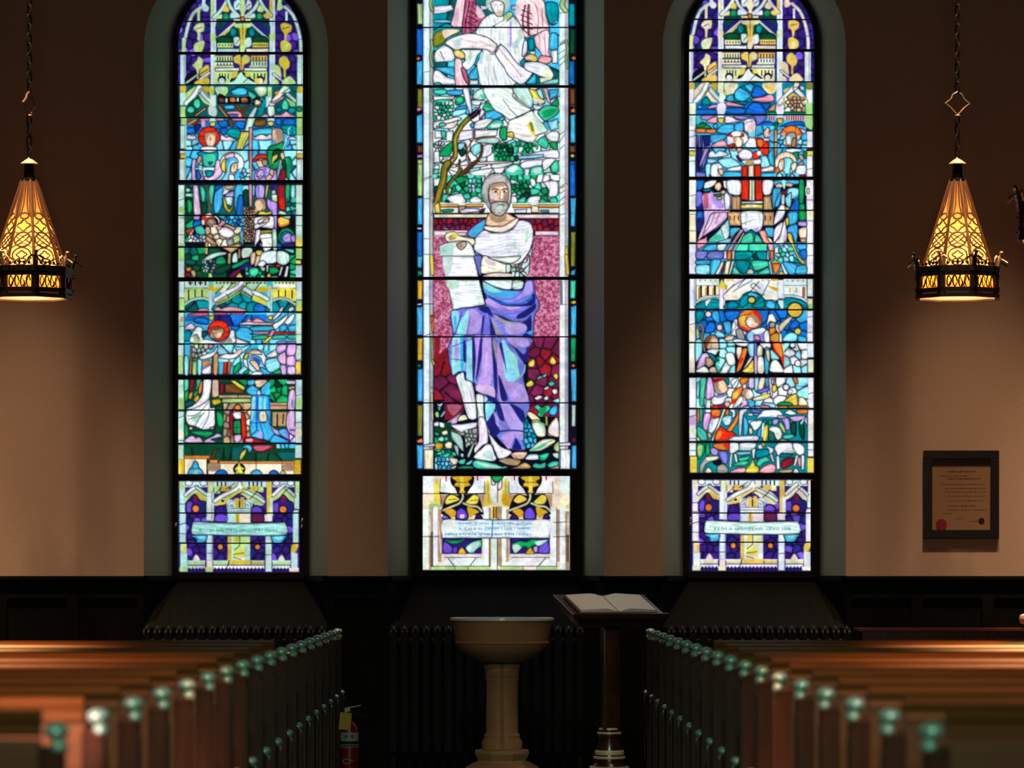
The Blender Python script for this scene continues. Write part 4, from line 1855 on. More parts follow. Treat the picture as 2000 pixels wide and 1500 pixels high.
p U 1020,820 1120,790 1200,800 1280,820 1240,880 1120,870
P S 1040,820 1160,800 1220,840 1120,860
p U 1230,890 1320,840 1390,880 1370,915 1160,912
p m 720,850 780,810 960,850 1120,890 1080,915 780,915
P W 760,840 900,860 1060,900 900,900
p w 1330,810 1370,750 1480,750 1480,810
p k 1000,820 1010,870 1080,890 1050,850
p i 950,490 1050,480 1180,470 1320,490 1310,600 1330,700 1180,700 1080,640 1010,560
P l 1060,540 1150,490 1200,500 1200,560 1150,690 1100,650
P n 1200,620 1220,560 1290,690 1180,690
P l 1210,490 1310,500 1300,580 1230,560
l n 8 950,490 1050,490 1160,470 1320,490
P n 880,380 960,300 990,400 1040,480 960,560 900,440
P c 880,170 980,170 970,240 890,370 870,280
p t 1310,480 1360,360 1400,480 1460,580 1400,650 1350,690 1320,620
v btb 1320,400 1450,670 50
p e 1400,390 1500,380 1560,440 1560,540 1460,540
P w 1420,410 1500,420 1530,500 1470,510
P m 1420,360 1540,390 1560,430 1500,390
p e 1600,420 1700,320 1720,540 1640,540 1590,500
P w 1620,430 1700,370 1700,480 1640,520
p e 1370,710 1440,640 1520,580 1640,570 1680,600 1600,660 1500,710
P m 1400,700 1520,640 1600,600 1520,680
P w 1470,640 1620,590 1540,600
l m 10 1380,710 1500,650 1660,580
p g 1660,640 1720,600 1720,720 1660,700
p G 1480,760 1540,740 1610,730 1590,780 1560,820 1500,820
P m 1500,770 1590,740 1560,790
p m 1410,890 1440,850 1500,860 1560,840 1560,900 1480,915
p m 1580,870 1640,830 1710,830 1700,890 1620,910
p W 1640,740 1710,730 1710,800 1660,780
p U 1600,910 1710,880 1710,915
q e 165,690 275,690 275,920 165,920
q w 165,640 290,620 290,660 165,665
q w 1730,690 1850,690 1845,920 1730,920
q w 1715,620 1850,610 1850,650 1720,660
q o 80,590 140,560 155,590 150,620 90,620
q b 80,640 155,640 155,915 90,915
q b 1860,650 1920,640 1920,915 1860,915
q M 1865,560 1910,560 1910,610 1870,610
q z 90,180 155,180 145,540 90,540
q W 1860,180 1910,180 1905,430 1860,430
@ 800 910 5.882
R k 60,40 1940,1300
R e 150,110 1840,1195
R w 155,110 270,310
R w 1730,110 1840,310
R w 350,130 560,310
R w 640,130 860,310
R w 1140,130 1320,310
R w 1430,130 1640,310
P P 280,115 400,115 400,150 290,150
P P 440,115 500,115 500,150 440,150
P P 720,115 760,115 770,150 720,150
P P 810,115 890,115 870,150 800,150
P P 1120,115 1180,115 1180,150
P P 1520,115 1720,115 1720,150 1520,150
l R 14 420,115 420,170
l R 14 780,115 780,160
l R 14 1205,115 1205,160
l R 14 1570,115 1570,160
P k 350,300 560,320 860,310 860,325 350,325
l k 7 350,318 850,318
l k 7 1140,318 1640,318
R S 350,330 860,470
R S 1140,330 1640,470
P e 520,350 700,350 680,420 560,400
P e 1300,350 1480,350 1450,420 1340,400
p k 490,110 720,110 730,200 690,260 640,330 560,330 530,260 480,200
p k 1270,110 1500,110 1510,200 1470,260 1430,330 1350,330 1310,260 1260,200
P Y 500,120 700,115 710,150 670,180 700,220 640,240 620,260 640,310 570,310 580,260 560,240 510,230 540,180 500,150
P Y 1290,120 1480,115 1490,150 1450,180 1490,220 1430,240 1410,260 1420,310 1360,310 1370,260 1350,240 1300,230 1330,180 1290,150
P y 580,130 620,130 620,280 585,280
P y 1370,130 1410,130 1410,280 1375,280
P y 520,200 560,200 555,225
P y 1310,200 1350,200 1345,225
l k 5 540,190 660,190
l k 5 1330,190 1450,190
p G 930,120 1080,115 1000,195
R w 940,200 1000,420
p w 940,130 960,170 990,210 945,220
p P 1010,210 1060,150 1060,250 1020,280
l k 7 1010,220 1010,420
P y 290,210 310,140 345,210 340,300 350,400 320,440 280,400
P y 865,230 895,150 920,230 920,330 950,440 840,460 870,330
P y 1075,220 1100,150 1130,220 1130,330 1160,470 1060,440 1060,330
P e 1660,220 1685,150 1710,220 1720,420 1640,460 1650,320
l k 6 355,150 350,300 370,440
l k 6 860,180 860,310
l k 6 1140,180 1140,310
l k 6 1640,180 1650,310
l z 7 900,180 905,420
l z 7 1100,180 1110,420
P Y 1060,330 1150,340 1160,460 1080,440
P g 220,440 350,440 340,500 300,460 240,520
P g 1790,430 1830,440 1820,500
P e 150,340 260,330 240,440 160,450
P e 1730,340 1830,330 1830,440 1740,430
P k 380,470 420,350 480,320 550,340 620,330 680,330 760,320 800,360 840,500 840,560 380,560
P k 1150,470 1200,350 1260,320 1330,340 1400,330 1460,330 1540,320 1580,360 1620,500 1620,560 1160,560
P y 410,400 440,350 490,330 550,360 570,390 500,420 420,440
P y 640,430 700,360 740,330 790,350 790,400 760,440
P y 1195,400 1230,350 1270,330 1340,370 1330,400 1250,430
P y 1420,430 1480,360 1520,330 1570,350 1570,400 1530,440
l e 26 385,510 480,470 570,430 610,370 610,330
l e 26 620,430 700,460 780,470 830,520
l e 26 1150,510 1260,470 1350,430 1385,370 1385,330
l e 26 1400,430 1480,460 1560,470 1620,520
P Y 400,520 480,490 540,530 520,590 470,590 440,560
P Y 660,470 740,490 800,530 740,560 710,600 680,580
P Y 1180,520 1260,490 1310,530 1290,590 1250,590 1210,550
P Y 1450,470 1520,490 1590,530 1540,560 1500,600 1470,580
l k 6 450,390 540,380
l k 6 700,400 780,390
p V 370,610 400,560 450,570 470,610
p V 750,610 780,550 830,580 830,610
p V 530,610 550,510 600,475 660,520 670,610
p V 1150,610 1180,560 1230,570 1250,610
p V 1530,610 1560,550 1610,580 1610,610
p V 1310,610 1330,510 1385,470 1440,520 1450,610
P v 550,520 600,490 650,540 650,600 550,600
P v 1330,520 1385,480 1430,540 1430,600 1330,600
P i 375,600 400,570 440,600
P P 580,560 630,560 620,600 580,600
R w 150,500 220,1190
R S 222,520 255,1190
R w 270,480 320,1160
R S 325,500 365,1100
R w 850,470 905,1150
R S 910,480 935,1150
R w 945,840 1000,1190
R Y 950,470 1040,600
t u 950,470 1040,600 3
R S 1005,470 1060,1150
R w 1060,480 1105,1150
R S 1110,500 1140,1100
R w 1620,480 1680,1160
R S 1690,500 1725,1100
R w 1730,480 1780,1190
R S 1790,520 1835,1190
l k 6 150,318 340,318
l k 6 150,812 340,812
l k 6 1650,650 1840,640
l k 6 1650,815 1840,810
l k 5 262,480 262,1150
l k 5 1690,480 1690,1160
l k 6 920,840 920,1160
l k 6 1008,600 1008,1190
R W 225,560 240,800
R W 1812,560 1828,790
t e 240,760 270,1160 4
t e 1800,790 1830,1100 4
l e 10 330,640 360,1000
R V 370,830 830,1010
R V 1150,830 1610,1010
p v 385,880 430,880 490,930 490,1000 385,1000
p v 500,940 550,930 540,1000 500,1000
p v 1490,920 1590,860 1605,1000 1480,1000
p l 1420,930 1470,920 1470,990 1430,990
p G 400,850 560,850 640,830 600,880 500,900 440,880
p m 640,930 720,870 820,850 830,920 770,960 740,1005 680,1000
P w 650,950 720,900 700,990
P W 700,900 800,870 780,940 720,980
p G 1170,900 1220,850 1340,870 1400,840 1500,850 1600,850 1560,880 1420,920 1380,960 1320,930 1260,980 1200,1010
P W 1180,920 1240,900 1280,940 1210,1000
P W 1440,870 1590,850 1480,920
p V 1180,820 1350,820 1340,860 1280,850 1180,890
p V 650,830 830,820 810,850 730,850 680,860
p Y 550,1010 600,930 655,1010
p Y 1330,1010 1385,930 1435,1010
R P 400,1015 820,1045
R P 1190,1015 1600,1045
l k 6 400,1050 820,1050
l k 6 1170,1050 1610,1050
R W 380,1060 850,1150
R W 1140,1060 1620,1150
P w 400,1070 440,1060 500,1140 400,1145
P w 520,1065 760,1060 680,1150 530,1150
P w 720,1145 780,1060 840,1060 850,1145
P w 1150,1145 1180,1065 1540,1060 1470,1145
P w 1510,1145 1580,1060 1620,1145
l k 7 440,1060 510,1150
l k 7 760,1060 690,1150
l k 7 1560,1060 1480,1150
R g 270,1158 930,1190
R g 1040,1158 1700,1190
P P 1310,1158 1460,1158 1460,1190 1310,1190
l k 6 250,1152 930,1152
l k 6 1040,1152 1700,1152
l k 6 520,1150 520,1190
l k 6 670,1150 670,1190
l k 6 1305,1150 1305,1190
l k 6 1465,1150 1465,1190
q 6 370,625 450,610 620,625 800,610 1000,618 1600,615 1610,830 370,830
P w 380,630 550,630 560,800 380,790
P w 1430,630 1600,630 1600,800 1440,800
T B 560,640 1400,680 30
T B 560,700 1400,740 30
T B 400,770 1400,800 24
l B 11 955,615 955,690 940,830
R k 0,0 0,0
"""
ART_RIGHT = """
@ 1330 0 6.25
R t 80,1010 1610,1440
P 4 90,1010 160,1010 160,1090 100,1090
R w 90,1090 155,1250
R 1 100,1260 180,1400
R g 1525,1260 1600,1400
R w 1530,1090 1605,1260
P z 1540,1010 1605,1010 1600,1090 1540,1090
P 1 165,1090 270,1010 340,1010 420,1110 500,1240 470,1260 370,1240 300,1160 200,1270 165,1270
l w 60 175,1240 260,1140 320,1020
l W 60 360,1090 420,1170 500,1240
l k 8 170,1090 240,1010
l k 7 290,1160 350,1080
P Y 370,1020 440,1020 430,1100 400,1090
R 1 450,1010 520,1130
R w 470,1130 545,1250
P e 530,1020 690,1020 690,1070 640,1150 560,1160
P 4 520,1130 560,1120 540,1180
p t 555,1200 650,1140 700,1080 850,1020 980,1070 1040,1140 1040,1240 555,1240
p b 560,1180 620,1150 650,1190 640,1235 560,1235
p b 660,1110 730,1070 850,1150 840,1190 760,1240 670,1220 650,1160
p b 770,1050 850,1020 890,1060 850,1130
p B 880,1080 940,1050 1020,1100 1040,1160 870,1190
p p 850,1225 900,1195 1000,1180 1080,1150 1130,1170 1140,1230 1040,1250
R B 180,1250 1050,1440
p t 250,1240 310,1180 365,1250 350,1280 270,1290
p b 190,1300 230,1280 260,1310 230,1330
p p 330,1310 380,1280 440,1275 430,1310 340,1330
p p 555,1240 640,1250 770,1290 760,1305 600,1300 550,1290
p t 640,1250 800,1240 790,1280
p B 190,1335 420,1335 420,1400 190,1400
p B 550,1320 780,1320 770,1390 550,1390
p B 800,1330 870,1250 970,1260 1040,1360 1030,1390 790,1390
p B 980,1260 1100,1265 1040,1340
P w 440,1290 490,1250 550,1280 530,1390 450,1390
P w 1160,1270 1210,1250 1260,1290 1250,1390 1170,1390
p U 1060,1350 1150,1260 1150,1350
q G 1040,1370 1160,1370 1160,1400 1040,1400
q G 1260,1370 1520,1370 1520,1400 1260,1400
P e 1000,1020 1160,1010 1160,1110 1090,1150 1010,1090
P y 1010,1050 1080,1050 1150,1090 1100,1130
R w 1165,1010 1235,1250
P 4 1250,1100 1330,1070 1290,1150
l w 60 1200,1260 1290,1160 1400,1050
p e 1380,1010 1450,1010 1430,1070 1370,1100
l w 60 1400,1090 1470,1160 1520,1240
P 4 1230,1250 1340,1150 1380,1140 1520,1250 1480,1270 1380,1200 1290,1270
l k 8 1250,1210 1450,1060
p U 1270,1350 1290,1270 1380,1170 1480,1270 1510,1350
v UeU 1270,1180 1510,1355 45
p W 1460,1040 1510,1060 1500,1110 1450,1090
@ 1330 200 7.143
R b 215,170 1750,1060
R e 120,10 205,170
R g 1745,10 1830,170
R w 110,180 205,630
R W 120,200 200,330
R y 115,680 205,740
R w 110,640 205,670
R w 110,745 200,1045
R w 1755,400 1835,640
P g 1740,180 1830,180 1830,380 1740,330
R y 1760,680 1840,740
R w 1755,745 1835,1040
l 5 12 190,350 190,630
l k 6 110,490 205,460
l k 6 110,825 205,815
l k 6 1755,405 1835,405
l k 6 1755,940 1835,920
l k 6 110,395 205,390
p l 280,185 480,180 420,240 300,240
P m 225,200 270,210 270,270 225,270
p p 350,270 430,210 500,190 500,290 380,285
p P 620,190 700,195 780,240 860,260 780,275 620,290
p l 730,185 900,190 960,210 870,240 780,230
p i 960,190 1190,180 1170,250 1060,320 1030,220
P w 520,180 590,180 590,220 520,220
p y 515,225 600,220 590,290 530,285
P p 1215,190 1320,190 1310,250 1230,250
t R 1220,195 1310,250 3
P p 1450,190 1730,190 1720,250 1450,250
t R 1460,195 1720,250 8
P w 1345,180 1415,180 1415,220 1345,220
p y 1340,225 1425,225 1410,290 1360,290
p B 1060,330 1190,260 1290,290 1280,370 1190,370 1120,400
p G 1290,290 1340,270 1360,320 1300,380
p B 1370,340 1540,270 1700,270 1730,340 1640,320
p G 215,350 300,270 420,350 400,365 220,365
p G 220,310 340,305 330,340 220,345
p o 215,370 350,370 350,425 215,425
p o 355,375 490,375 475,425 360,425
p b 450,310 510,300 500,370 450,350
p b 500,420 560,320 730,300 740,430 660,440
p b 750,300 870,290 870,420 760,430
p b 420,450 640,450 600,520 500,560 420,560
p p 415,620 500,550 600,520 640,580 630,620
v bbc 400,640 880,800 110
R i 215,460 410,980
q n 215,460 240,460 260,960 215,960
q B 270,460 300,460 300,980 270,980
q n 300,460 410,460 400,600 330,620
q L 220,465 240,465 235,600 220,600
q n 240,640 290,640 280,940 240,900
q l 330,640 400,640 320,800 260,930 260,850
q B 400,640 415,700 330,900 340,990 290,990
p i 215,975 340,980 330,1050 215,1050
p w 380,740 400,690 450,670 480,710 530,670 580,680 660,720 620,750 480,770 390,770
p c 520,800 700,770 840,870 800,890 650,920 560,880
p c 370,790 500,790 480,840 380,850
p c 340,880 410,850 430,950 400,1050 350,1040
p w 620,940 700,910 840,880 840,950 700,960
p b 570,1040 610,970 830,970 830,1050
p P 1120,930 1200,890 1290,880 1290,960 1120,970
p b 1120,990 1295,980 1295,1050 1120,1050
p c 1110,760 1200,750 1250,880 1120,910
p b 1210,740 1290,640 1300,880 1250,870
v bcb 1060,330 1300,640 110
p w 880,250 930,225 1010,230 1045,290 1040,450 1020,510 960,500 930,420 890,420 875,310
l k 6 880,310 920,280 1010,260
P P 930,320 1030,290 1030,370 940,400
P c 940,420 1030,400 1010,500 960,490
p w 920,500 1040,500 1050,640 900,630
p s 830,500 920,450 930,520 860,600 800,590
q e 870,430 915,400 930,440 850,530
p r 1050,500 1130,500 1190,540 1230,560 1230,640 1215,730 1170,740 1110,690 1060,620
P o 1070,530 1130,530 1130,610 1080,600
l k 6 1130,620 1210,550
l k 6 1110,640 1230,640
p w 1150,500 1230,500 1230,540 1160,540
p s 1150,420 1180,370 1210,340 1240,370 1230,480 1170,490
l s 16 1225,470 1280,400
p r 990,710 1060,680 1110,720 1080,790 1010,790
P w 1060,690 1115,680 1110,730 1070,740
e w 790,500 155,105
p r 650,460 700,420 740,460 690,490
p r 820,440 860,430 880,470 830,480
p r 650,600 730,570 750,620 680,630
P w 700,430 780,400 840,430 820,470 740,480
P w 650,480 710,490 710,570 660,580
p e 730,490 820,480 870,540 840,620 770,620
P U 735,490 780,490 770,560 740,550
p w 800,700 870,650 970,670 1000,740 960,800 860,800 810,770
p M 770,740 810,760 850,830 800,810
p s 700,650 760,640 770,670 720,680
p s 780,640 870,620 830,690 790,690
p w 850,810 1000,800 1110,790 1110,860 1000,870 880,870
P U 900,820 1000,810 1020,860 920,880
q r 845,890 930,880 930,1040 845,1040
q e 940,880 1020,870 1020,1045 940,1045
q r 1025,880 1110,870 1120,1040 1025,1040
q r 845,1090 950,1090 945,1370 840,1350
q r 1035,1090 1130,1090 1145,1350 1035,1370
P o 870,1110 920,1110 900,1340 860,1330
q e 955,1090 1030,1090 1030,1370 950,1370
b G 985,1110 985,1350 10 12
p w 410,960 430,870 520,845 570,880 590,960 560,1040 430,1040
p s 520,930 590,930 600,990 560,1020 530,990
l k 5 520,880 510,960 530,1040
q b 390,1000 420,1040 400,1050
p w 330,1120 420,1085 500,1090 480,1140 410,1190 320,1200
p s 480,1140 540,1110 570,1170 530,1240 470,1200
p t 310,1210 400,1200 430,1230 330,1250
p B 215,1095 330,1090 300,1200 220,1230
p w 580,1100 700,1090 840,1090 835,1290 700,1290 640,1200
p w 1135,1090 1290,1090 1290,1200 1240,1290 1150,1290
P P 600,1110 640,1110 640,1200 600,1180
p i 215,1250 290,1260 290,1440 215,1440
p L 310,1290 380,1270 380,1440 310,1440
P h 320,1280 380,1280 370,1340 320,1350
p L 400,1250 480,1260 500,1440 390,1440
p s 550,1230 600,1220 610,1280 570,1290
p G 450,1310 510,1270 590,1300 560,1330
p y 500,1330 570,1320 560,1360 510,1350
p L 610,1240 680,1280 690,1440 610,1440
p L 450,1340 520,1370 600,1440 460,1440
p U 700,1310 835,1310 830,1440 700,1440
l k 8 775,1360 775,1440
p U 1150,1310 1280,1300 1270,1440 1150,1440
l R 10 1215,1340 1215,1440
p w 1330,420 1400,370 1410,390 1370,430
p P 1660,360 1740,390 1740,430 1690,430
e o 1540,475 155,155
l k 5 1410,370 1470,420
l k 5 1600,330 1600,400
l k 5 1620,450 1680,430
P p 1395,440 1460,440 1450,560 1400,520
p a 1465,450 1530,410 1600,430 1610,540 1560,600 1490,600 1465,530
P w 1470,480 1520,480 1530,560 1480,580
p S 1560,500 1610,500 1600,620 1540,610
p U 1300,390 1345,390 1340,740 1305,740
P k 1300,545 1345,545 1345,560 1300,560
v cb 1350,460 1450,640 60
v cbc 1630,470 1755,640 60
p G 1310,300 1350,300 1340,380 1310,370
v bcb 1350,650 1500,740 60
p w 1460,660 1560,640 1700,660 1640,700 1480,700
p G 1560,710 1640,690 1640,790 1600,790
p s 1640,740 1690,730 1720,790 1680,810
p G 1710,680 1750,700 1750,790 1710,750
p U 1640,850 1690,820 1720,860 1650,880
p w 1610,890 1740,880 1740,1000 1610,1000
P M 1610,1010 1740,1010 1740,1050 1610,1050
e e 1465,850 160,165
p c 1390,830 1450,770 1540,780 1570,850 1520,960 1600,1050 1440,1050 1400,980
p s 1380,800 1440,800 1440,920 1400,960 1350,940
P w 1370,850 1410,840 1400,920 1370,930
p e 1530,870 1600,830 1620,900 1560,970
p o 1305,940 1350,900 1380,960 1310,1000
p e 1380,980 1440,960 1430,1040 1400,1050
v cb 1300,990 1640,1055 60
p b 1310,1090 1640,1085 1640,1140 1310,1160
p s 1320,1150 1380,1120 1430,1160 1400,1190 1330,1190
p s 1450,1150 1500,1120 1570,1140 1540,1180 1470,1170
P c 1410,1090 1460,1090 1450,1200 1430,1200
p i 1290,1210 1390,1200 1370,1330 1300,1420
p R 1390,1240 1470,1220 1470,1280 1400,1290
p b 1290,1230 1400,1220 1370,1440 1280,1440
p c 1480,1200 1640,1190 1640,1290 1560,1340 1480,1320
p c 1500,1290 1560,1290 1540,1440 1500,1440
p b 1580,1340 1640,1290 1640,1440 1560,1440
p w 1400,1300 1450,1290 1440,1440 1400,1440
p G 1650,1095 1720,1090 1720,1380 1650,1380
p G 1660,1390 1720,1400 1720,1440 1660,1440
P e 1740,1180 1780,1180 1780,1300 1740,1290
R w 110,1090 205,1440
R W 1755,1090 1840,1440
l k 6 110,1310 205,1300
l k 6 1755,1360 1840,1360
@ 1330 350 7.143
R w 110,10 210,430
R e 115,450 210,880
R w 110,900 210,1320
R w 1755,10 1845,1320
R e 1760,440 1845,560
l k 6 110,235 210,215
l k 6 110,490 210,490
l k 6 110,720 210,720
l k 6 1760,290 1845,290
l k 6 1760,580 1845,580
l k 6 1760,1070 1845,1060
p e 1760,130 1790,130 1790,200 1760,200
R b 215,880 1750,1330
p n 215,180 300,180 310,340 300,440 215,440
P i 215,190 290,190 290,330 215,380
p B 215,470 310,460 300,640 220,720
P n 215,560 300,540 290,700 225,720
p w 450,400 690,400 690,430 450,430
p L 310,200 690,200 700,400 640,560 500,690 330,780 230,860 280,700 320,600 310,400
P h 315,210 380,210 380,400 320,400
P L 400,200 440,200 430,430 390,430
p L 330,700 350,640 420,480 540,460 640,460 640,540 560,620 430,720 300,800
P w 340,700 380,640 430,520 460,560 400,680
P l 440,230 560,300 600,400 520,400 450,330
l M 10 470,470 420,620 320,760
l M 8 540,480 480,620
l M 8 690,250 690,420
p w 600,210 650,190 690,260 680,400 620,420
p y 500,260 570,240 570,280 520,290
p G 450,215 580,200 590,220 500,245
p s 550,170 610,150 620,200 570,210
p p 230,860 330,820 360,790 370,900 350,910 240,980 220,950
p c 400,830 500,740 620,600 660,560 680,660 680,780 600,860 400,880
P w 560,680 620,640 660,780 620,840
P m 400,850 500,760 590,830 400,880
l k 7 560,700 600,830
q r 840,10 950,10 945,300 840,280
q r 1035,10 1130,10 1145,290 1035,300
q e 955,10 1030,10 1030,300 950,300
b G 990,20 990,280 10 12
p w 640,20 830,20 830,215 700,215 650,170
p w 1140,20 1290,20 1270,150 1240,215 1150,215
q w 840,310 1145,300 1145,340 840,345
q y 830,350 1145,350 1140,410 835,410
P e 920,355 1050,355 1060,385 910,390
l G 7 830,410 1145,410
q w 835,415 1145,415 1145,430 835,430
q U 705,240 830,240 830,430 710,430
l R 10 775,260 775,420
l R 10 1212,260 1212,420
q U 1150,240 1250,235 1280,430 1150,430
q U 650,455 840,455 840,650 680,650 660,560
q U 1145,455 1300,455 1290,650 1145,650
l k 12 685,515 685,570
l k 12 745,515 745,570
l k 12 803,515 803,570
l k 12 1178,515 1178,570
l k 12 1247,515 1247,570
l k 8 690,665 840,665
l k 8 1150,665 1290,665
p w 845,455 1135,455 1140,650 1100,720 1040,740 980,700 900,740 860,700 840,620
P W 910,460 930,460 920,580 900,580
P W 1080,470 1100,470 1110,600 1090,600
l k 5 850,620 980,580
l k 5 900,600 900,640
P l 860,680 920,680 950,730 900,730
P l 1020,690 1080,680 1060,740
p t 880,760 980,710 1040,750 1080,760 1150,880 1200,1000 1240,1330 700,1330 760,1000 820,880
v mtmtm 760,900 1210,1000 200
p m 830,900 880,780 990,740 1010,880
p m 1030,880 1040,770 1090,790 1140,880
p t 760,1010 1000,1010 960,1110 760,1120
p d 1000,1100 1040,1020 1080,1120
p t 1050,1010 1190,1010 1200,1120 1090,1120
p t 760,1140 940,1140 960,1230 900,1320 830,1300
p m 980,1140 1200,1140 1220,1210 1060,1280 1010,1250
p m 710,1320 740,1210 800,1270 830,1325
p m 1060,1320 1210,1230 1240,1320
p e 920,1320 930,1270 980,1250 1020,1290 1020,1320
l k 8 750,1000 1210,1000
l k 8 750,1130 1220,1130
l k 9 1010,1310 1210,1220
q w 800,690 830,680 620,960 580,1000
q p 830,690 880,710 760,880 700,1000 640,1000 700,900
q w 870,740 890,750 790,940 750,1000 720,1000
q w 590,1000 640,1000 640,1120 590,1110
q o 645,1000 705,1000 705,1125 640,1125
q w 710,1000 755,1000 745,1120 710,1120
q w 560,1160 620,1140 530,1330 465,1330
q e 630,1150 700,1130 660,1330 590,1330
q r 600,1150 620,1150 590,1280 570,1330 555,1330
q w 710,1140 750,1140 690,1330 660,1330
q p 1080,730 1130,710 1180,720 1280,900 1200,900 1150,880
P o 1160,720 1190,720 1230,860 1190,870
q w 1190,800 1260,830 1290,900 1240,880
q p 1200,900 1290,900 1295,1000 1230,1000
q o 1240,1000 1295,1000 1295,1110 1245,1120
q w 1200,920 1215,1000 1230,1130 1200,1120
q w 1220,1140 1250,1140 1280,1330 1250,1330
p y 1260,1160 1350,1100 1380,1130 1340,1180 1270,1180
p o 1280,1180 1380,1180 1380,1240 1330,1330 1290,1290
q w 1390,1180 1430,1170 1500,1330 1440,1330
p y 1380,1290 1420,1290 1440,1330 1370,1330
p b 690,680 830,680 760,760 700,820 680,760
p b 1170,680 1290,680 1290,800 1220,800
p b 300,990 370,920 500,910 500,990
p w 510,910 640,900 600,990 510,990
p i 215,1000 370,1010 330,1110 215,1110
p i 390,1010 580,1010 575,1115 370,1115
p b 215,1130 410,1130 400,1190 215,1190
p c 215,1200 400,1200 400,1320 215,1320
p b 420,1130 560,1130 480,1320 410,1320
p c 500,880 700,820 670,890
p w 1300,560 1340,430 1400,350 1470,390 1460,440 1420,560 1300,640
p w 1290,870 1300,700 1400,600 1440,640 1400,760 1320,870
p w 1310,890 1380,800 1420,620 1460,560 1470,760 1440,900 1400,930
P L 1440,740 1480,700 1470,860 1450,860
p w 1440,900 1500,930 1570,1060 1520,1070 1450,990
l k 7 1290,650 1400,560 1470,460
p c 1490,130 1640,130 1640,230 1500,290
p c 1450,270 1540,180 1530,380 1480,380
p B 1500,440 1640,260 1640,590 1500,640
p b 1280,140 1400,130 1330,300 1300,420 1275,360
P c 1540,160 1640,160 1610,190
p b 1490,470 1630,460 1620,600 1500,640
p b 1500,660 1620,630 1630,780 1600,900 1540,760 1480,740
p y 1450,390 1510,390 1500,430 1460,430
p y 1450,560 1500,530 1510,600 1480,660
p y 1480,760 1540,760 1580,900 1650,1080 1740,1160 1700,1190 1640,1130 1560,960 1500,850
p G 1650,20 1720,20 1710,320 1650,320
p G 1650,350 1720,340 1730,430 1650,430
p G 1645,450 1740,450 1740,570 1650,570
p l 1640,590 1750,590 1750,660 1640,650
p e 1640,700 1750,670 1750,820 1660,820
p U 1660,830 1740,820 1740,880 1680,880
p w 1310,960 1380,950 1350,1100 1310,1110
p t 1360,960 1430,980 1600,1100 1680,1180 1560,1160 1400,1120 1390,1060
v cmcw 1320,960 1560,1140 55
p b 1630,900 1750,900 1750,970 1680,1000 1620,960
p B 1640,1010 1750,980 1750,1120 1700,1110
p b 1420,1150 1640,1200 1590,1320 1500,1320
p b 1620,1210 1750,1200 1750,1320 1600,1320
@ 1330 530 7.143
R w 120,100 205,520
R w 110,550 195,980
R e 110,760 195,980
R w 110,1000 190,1410
R e 120,1200 190,1410
R w 1765,100 1840,350
R e 1760,380 1835,510
R w 1760,550 1840,980
R w 1760,1000 1850,1200
R e 1770,1230 1850,1410
P g 1760,460 1830,460 1830,520 1760,510
l k 7 110,750 200,720
l k 6 1765,360 1840,360
l k 6 1765,640 1840,630
l k 6 1765,850 1840,850
l k 7 1770,1225 1850,1200
l 5 14 185,110 185,500
R e 215,95 530,420
R w 215,105 530,190
R w 600,95 1350,400
R w 1430,95 1755,400
b a 230,125 520,125 4 14
b a 620,125 900,125 4 14
b a 1100,125 1330,125 3 14
b a 1450,130 1740,130 4 14
P y 640,110 720,100 720,130 650,140
P Y 1260,100 1340,100 1340,130 1260,130
P P 720,150 820,110 880,160 800,210
l k 5 215,200 520,200
l k 5 1440,195 1755,195
t e 230,210 520,350 3
l Y 24 262,235 262,370
l Y 22 350,235 350,320
l Y 22 450,235 450,320
l z 8 256,235 256,370
l z 8 345,235 345,320
l z 8 444,235 444,320
l Y 18 1518,235 1518,290
l Y 18 1610,235 1610,290
l o 28 1712,235 1712,350
p t 215,520 215,460 300,410 400,385 520,390 525,520
P w 340,420 400,390 420,400 370,480 350,480
l k 8 420,400 350,510
l k 6 330,410 340,500
l w 34 220,430 300,370 400,350 520,350
p t 1435,520 1440,380 1560,370 1680,400 1755,450 1755,520
l w 34 1440,345 1560,345 1680,375 1755,420
P y 530,200 570,110 620,200 600,250 535,240
R w 535,240 615,530
R w 1350,120 1430,380
R w 1355,400 1430,520
p w 535,560 610,560 600,590 540,590
p o 530,600 610,600 600,650 560,665
p w 1350,560 1430,560 1430,620 1390,660 1355,640
l l 14 595,250 595,500
p t 630,530 640,440 700,410 800,400 850,330 970,275 1100,320 1180,400 1300,390 1340,440 1345,530
p t 650,520 660,440 720,415 790,440 800,510
p t 810,440 850,350 930,320 960,420 850,510
p b 930,310 980,280 1090,330 1050,380 940,350
p t 1000,470 1130,350 1170,450 1150,520 1010,510
p b 1190,510 1190,430 1240,400 1310,440 1310,520
e k 985,397 58,55
E y 985,400 47,40
l w 70 620,350 720,250 830,180 960,110
P e 620,340 720,290 860,290 820,380 720,380 630,400
l w 70 1010,200 1080,260 1140,300
P w 1100,180 1200,180 1190,300 1140,310
P w 1170,300 1250,240 1340,330 1330,400 1240,370
P e 1200,330 1330,350 1330,400 1200,370
P Y 1210,200 1340,230 1340,280 1260,240
l k 8 620,300 740,180
l k 8 790,220 890,110
l k 9 960,290 1090,140
l k 8 1130,340 1240,130
P Y 610,190 650,200 640,260 620,260
R B 205,545 1755,980
v BBbB 205,550 760,960 120
v BBb 1120,550 1755,970 130
p t 210,560 320,560 310,660 220,720
p b 440,560 530,560 540,720 480,700 430,640
p B 620,560 820,550 800,640 710,700 620,650
p B 340,780 420,700 480,740 470,840 340,860
p b 580,720 690,700 700,840 640,880
p c 470,880 510,820 600,870 610,920 500,920
e k 382,598 48,48
E e 382,598 38,38
e k 540,783 42,45
E e 540,783 36,38
e k 1630,835 52,50
E y 1630,838 42,42
e k 1558,1035 42,42
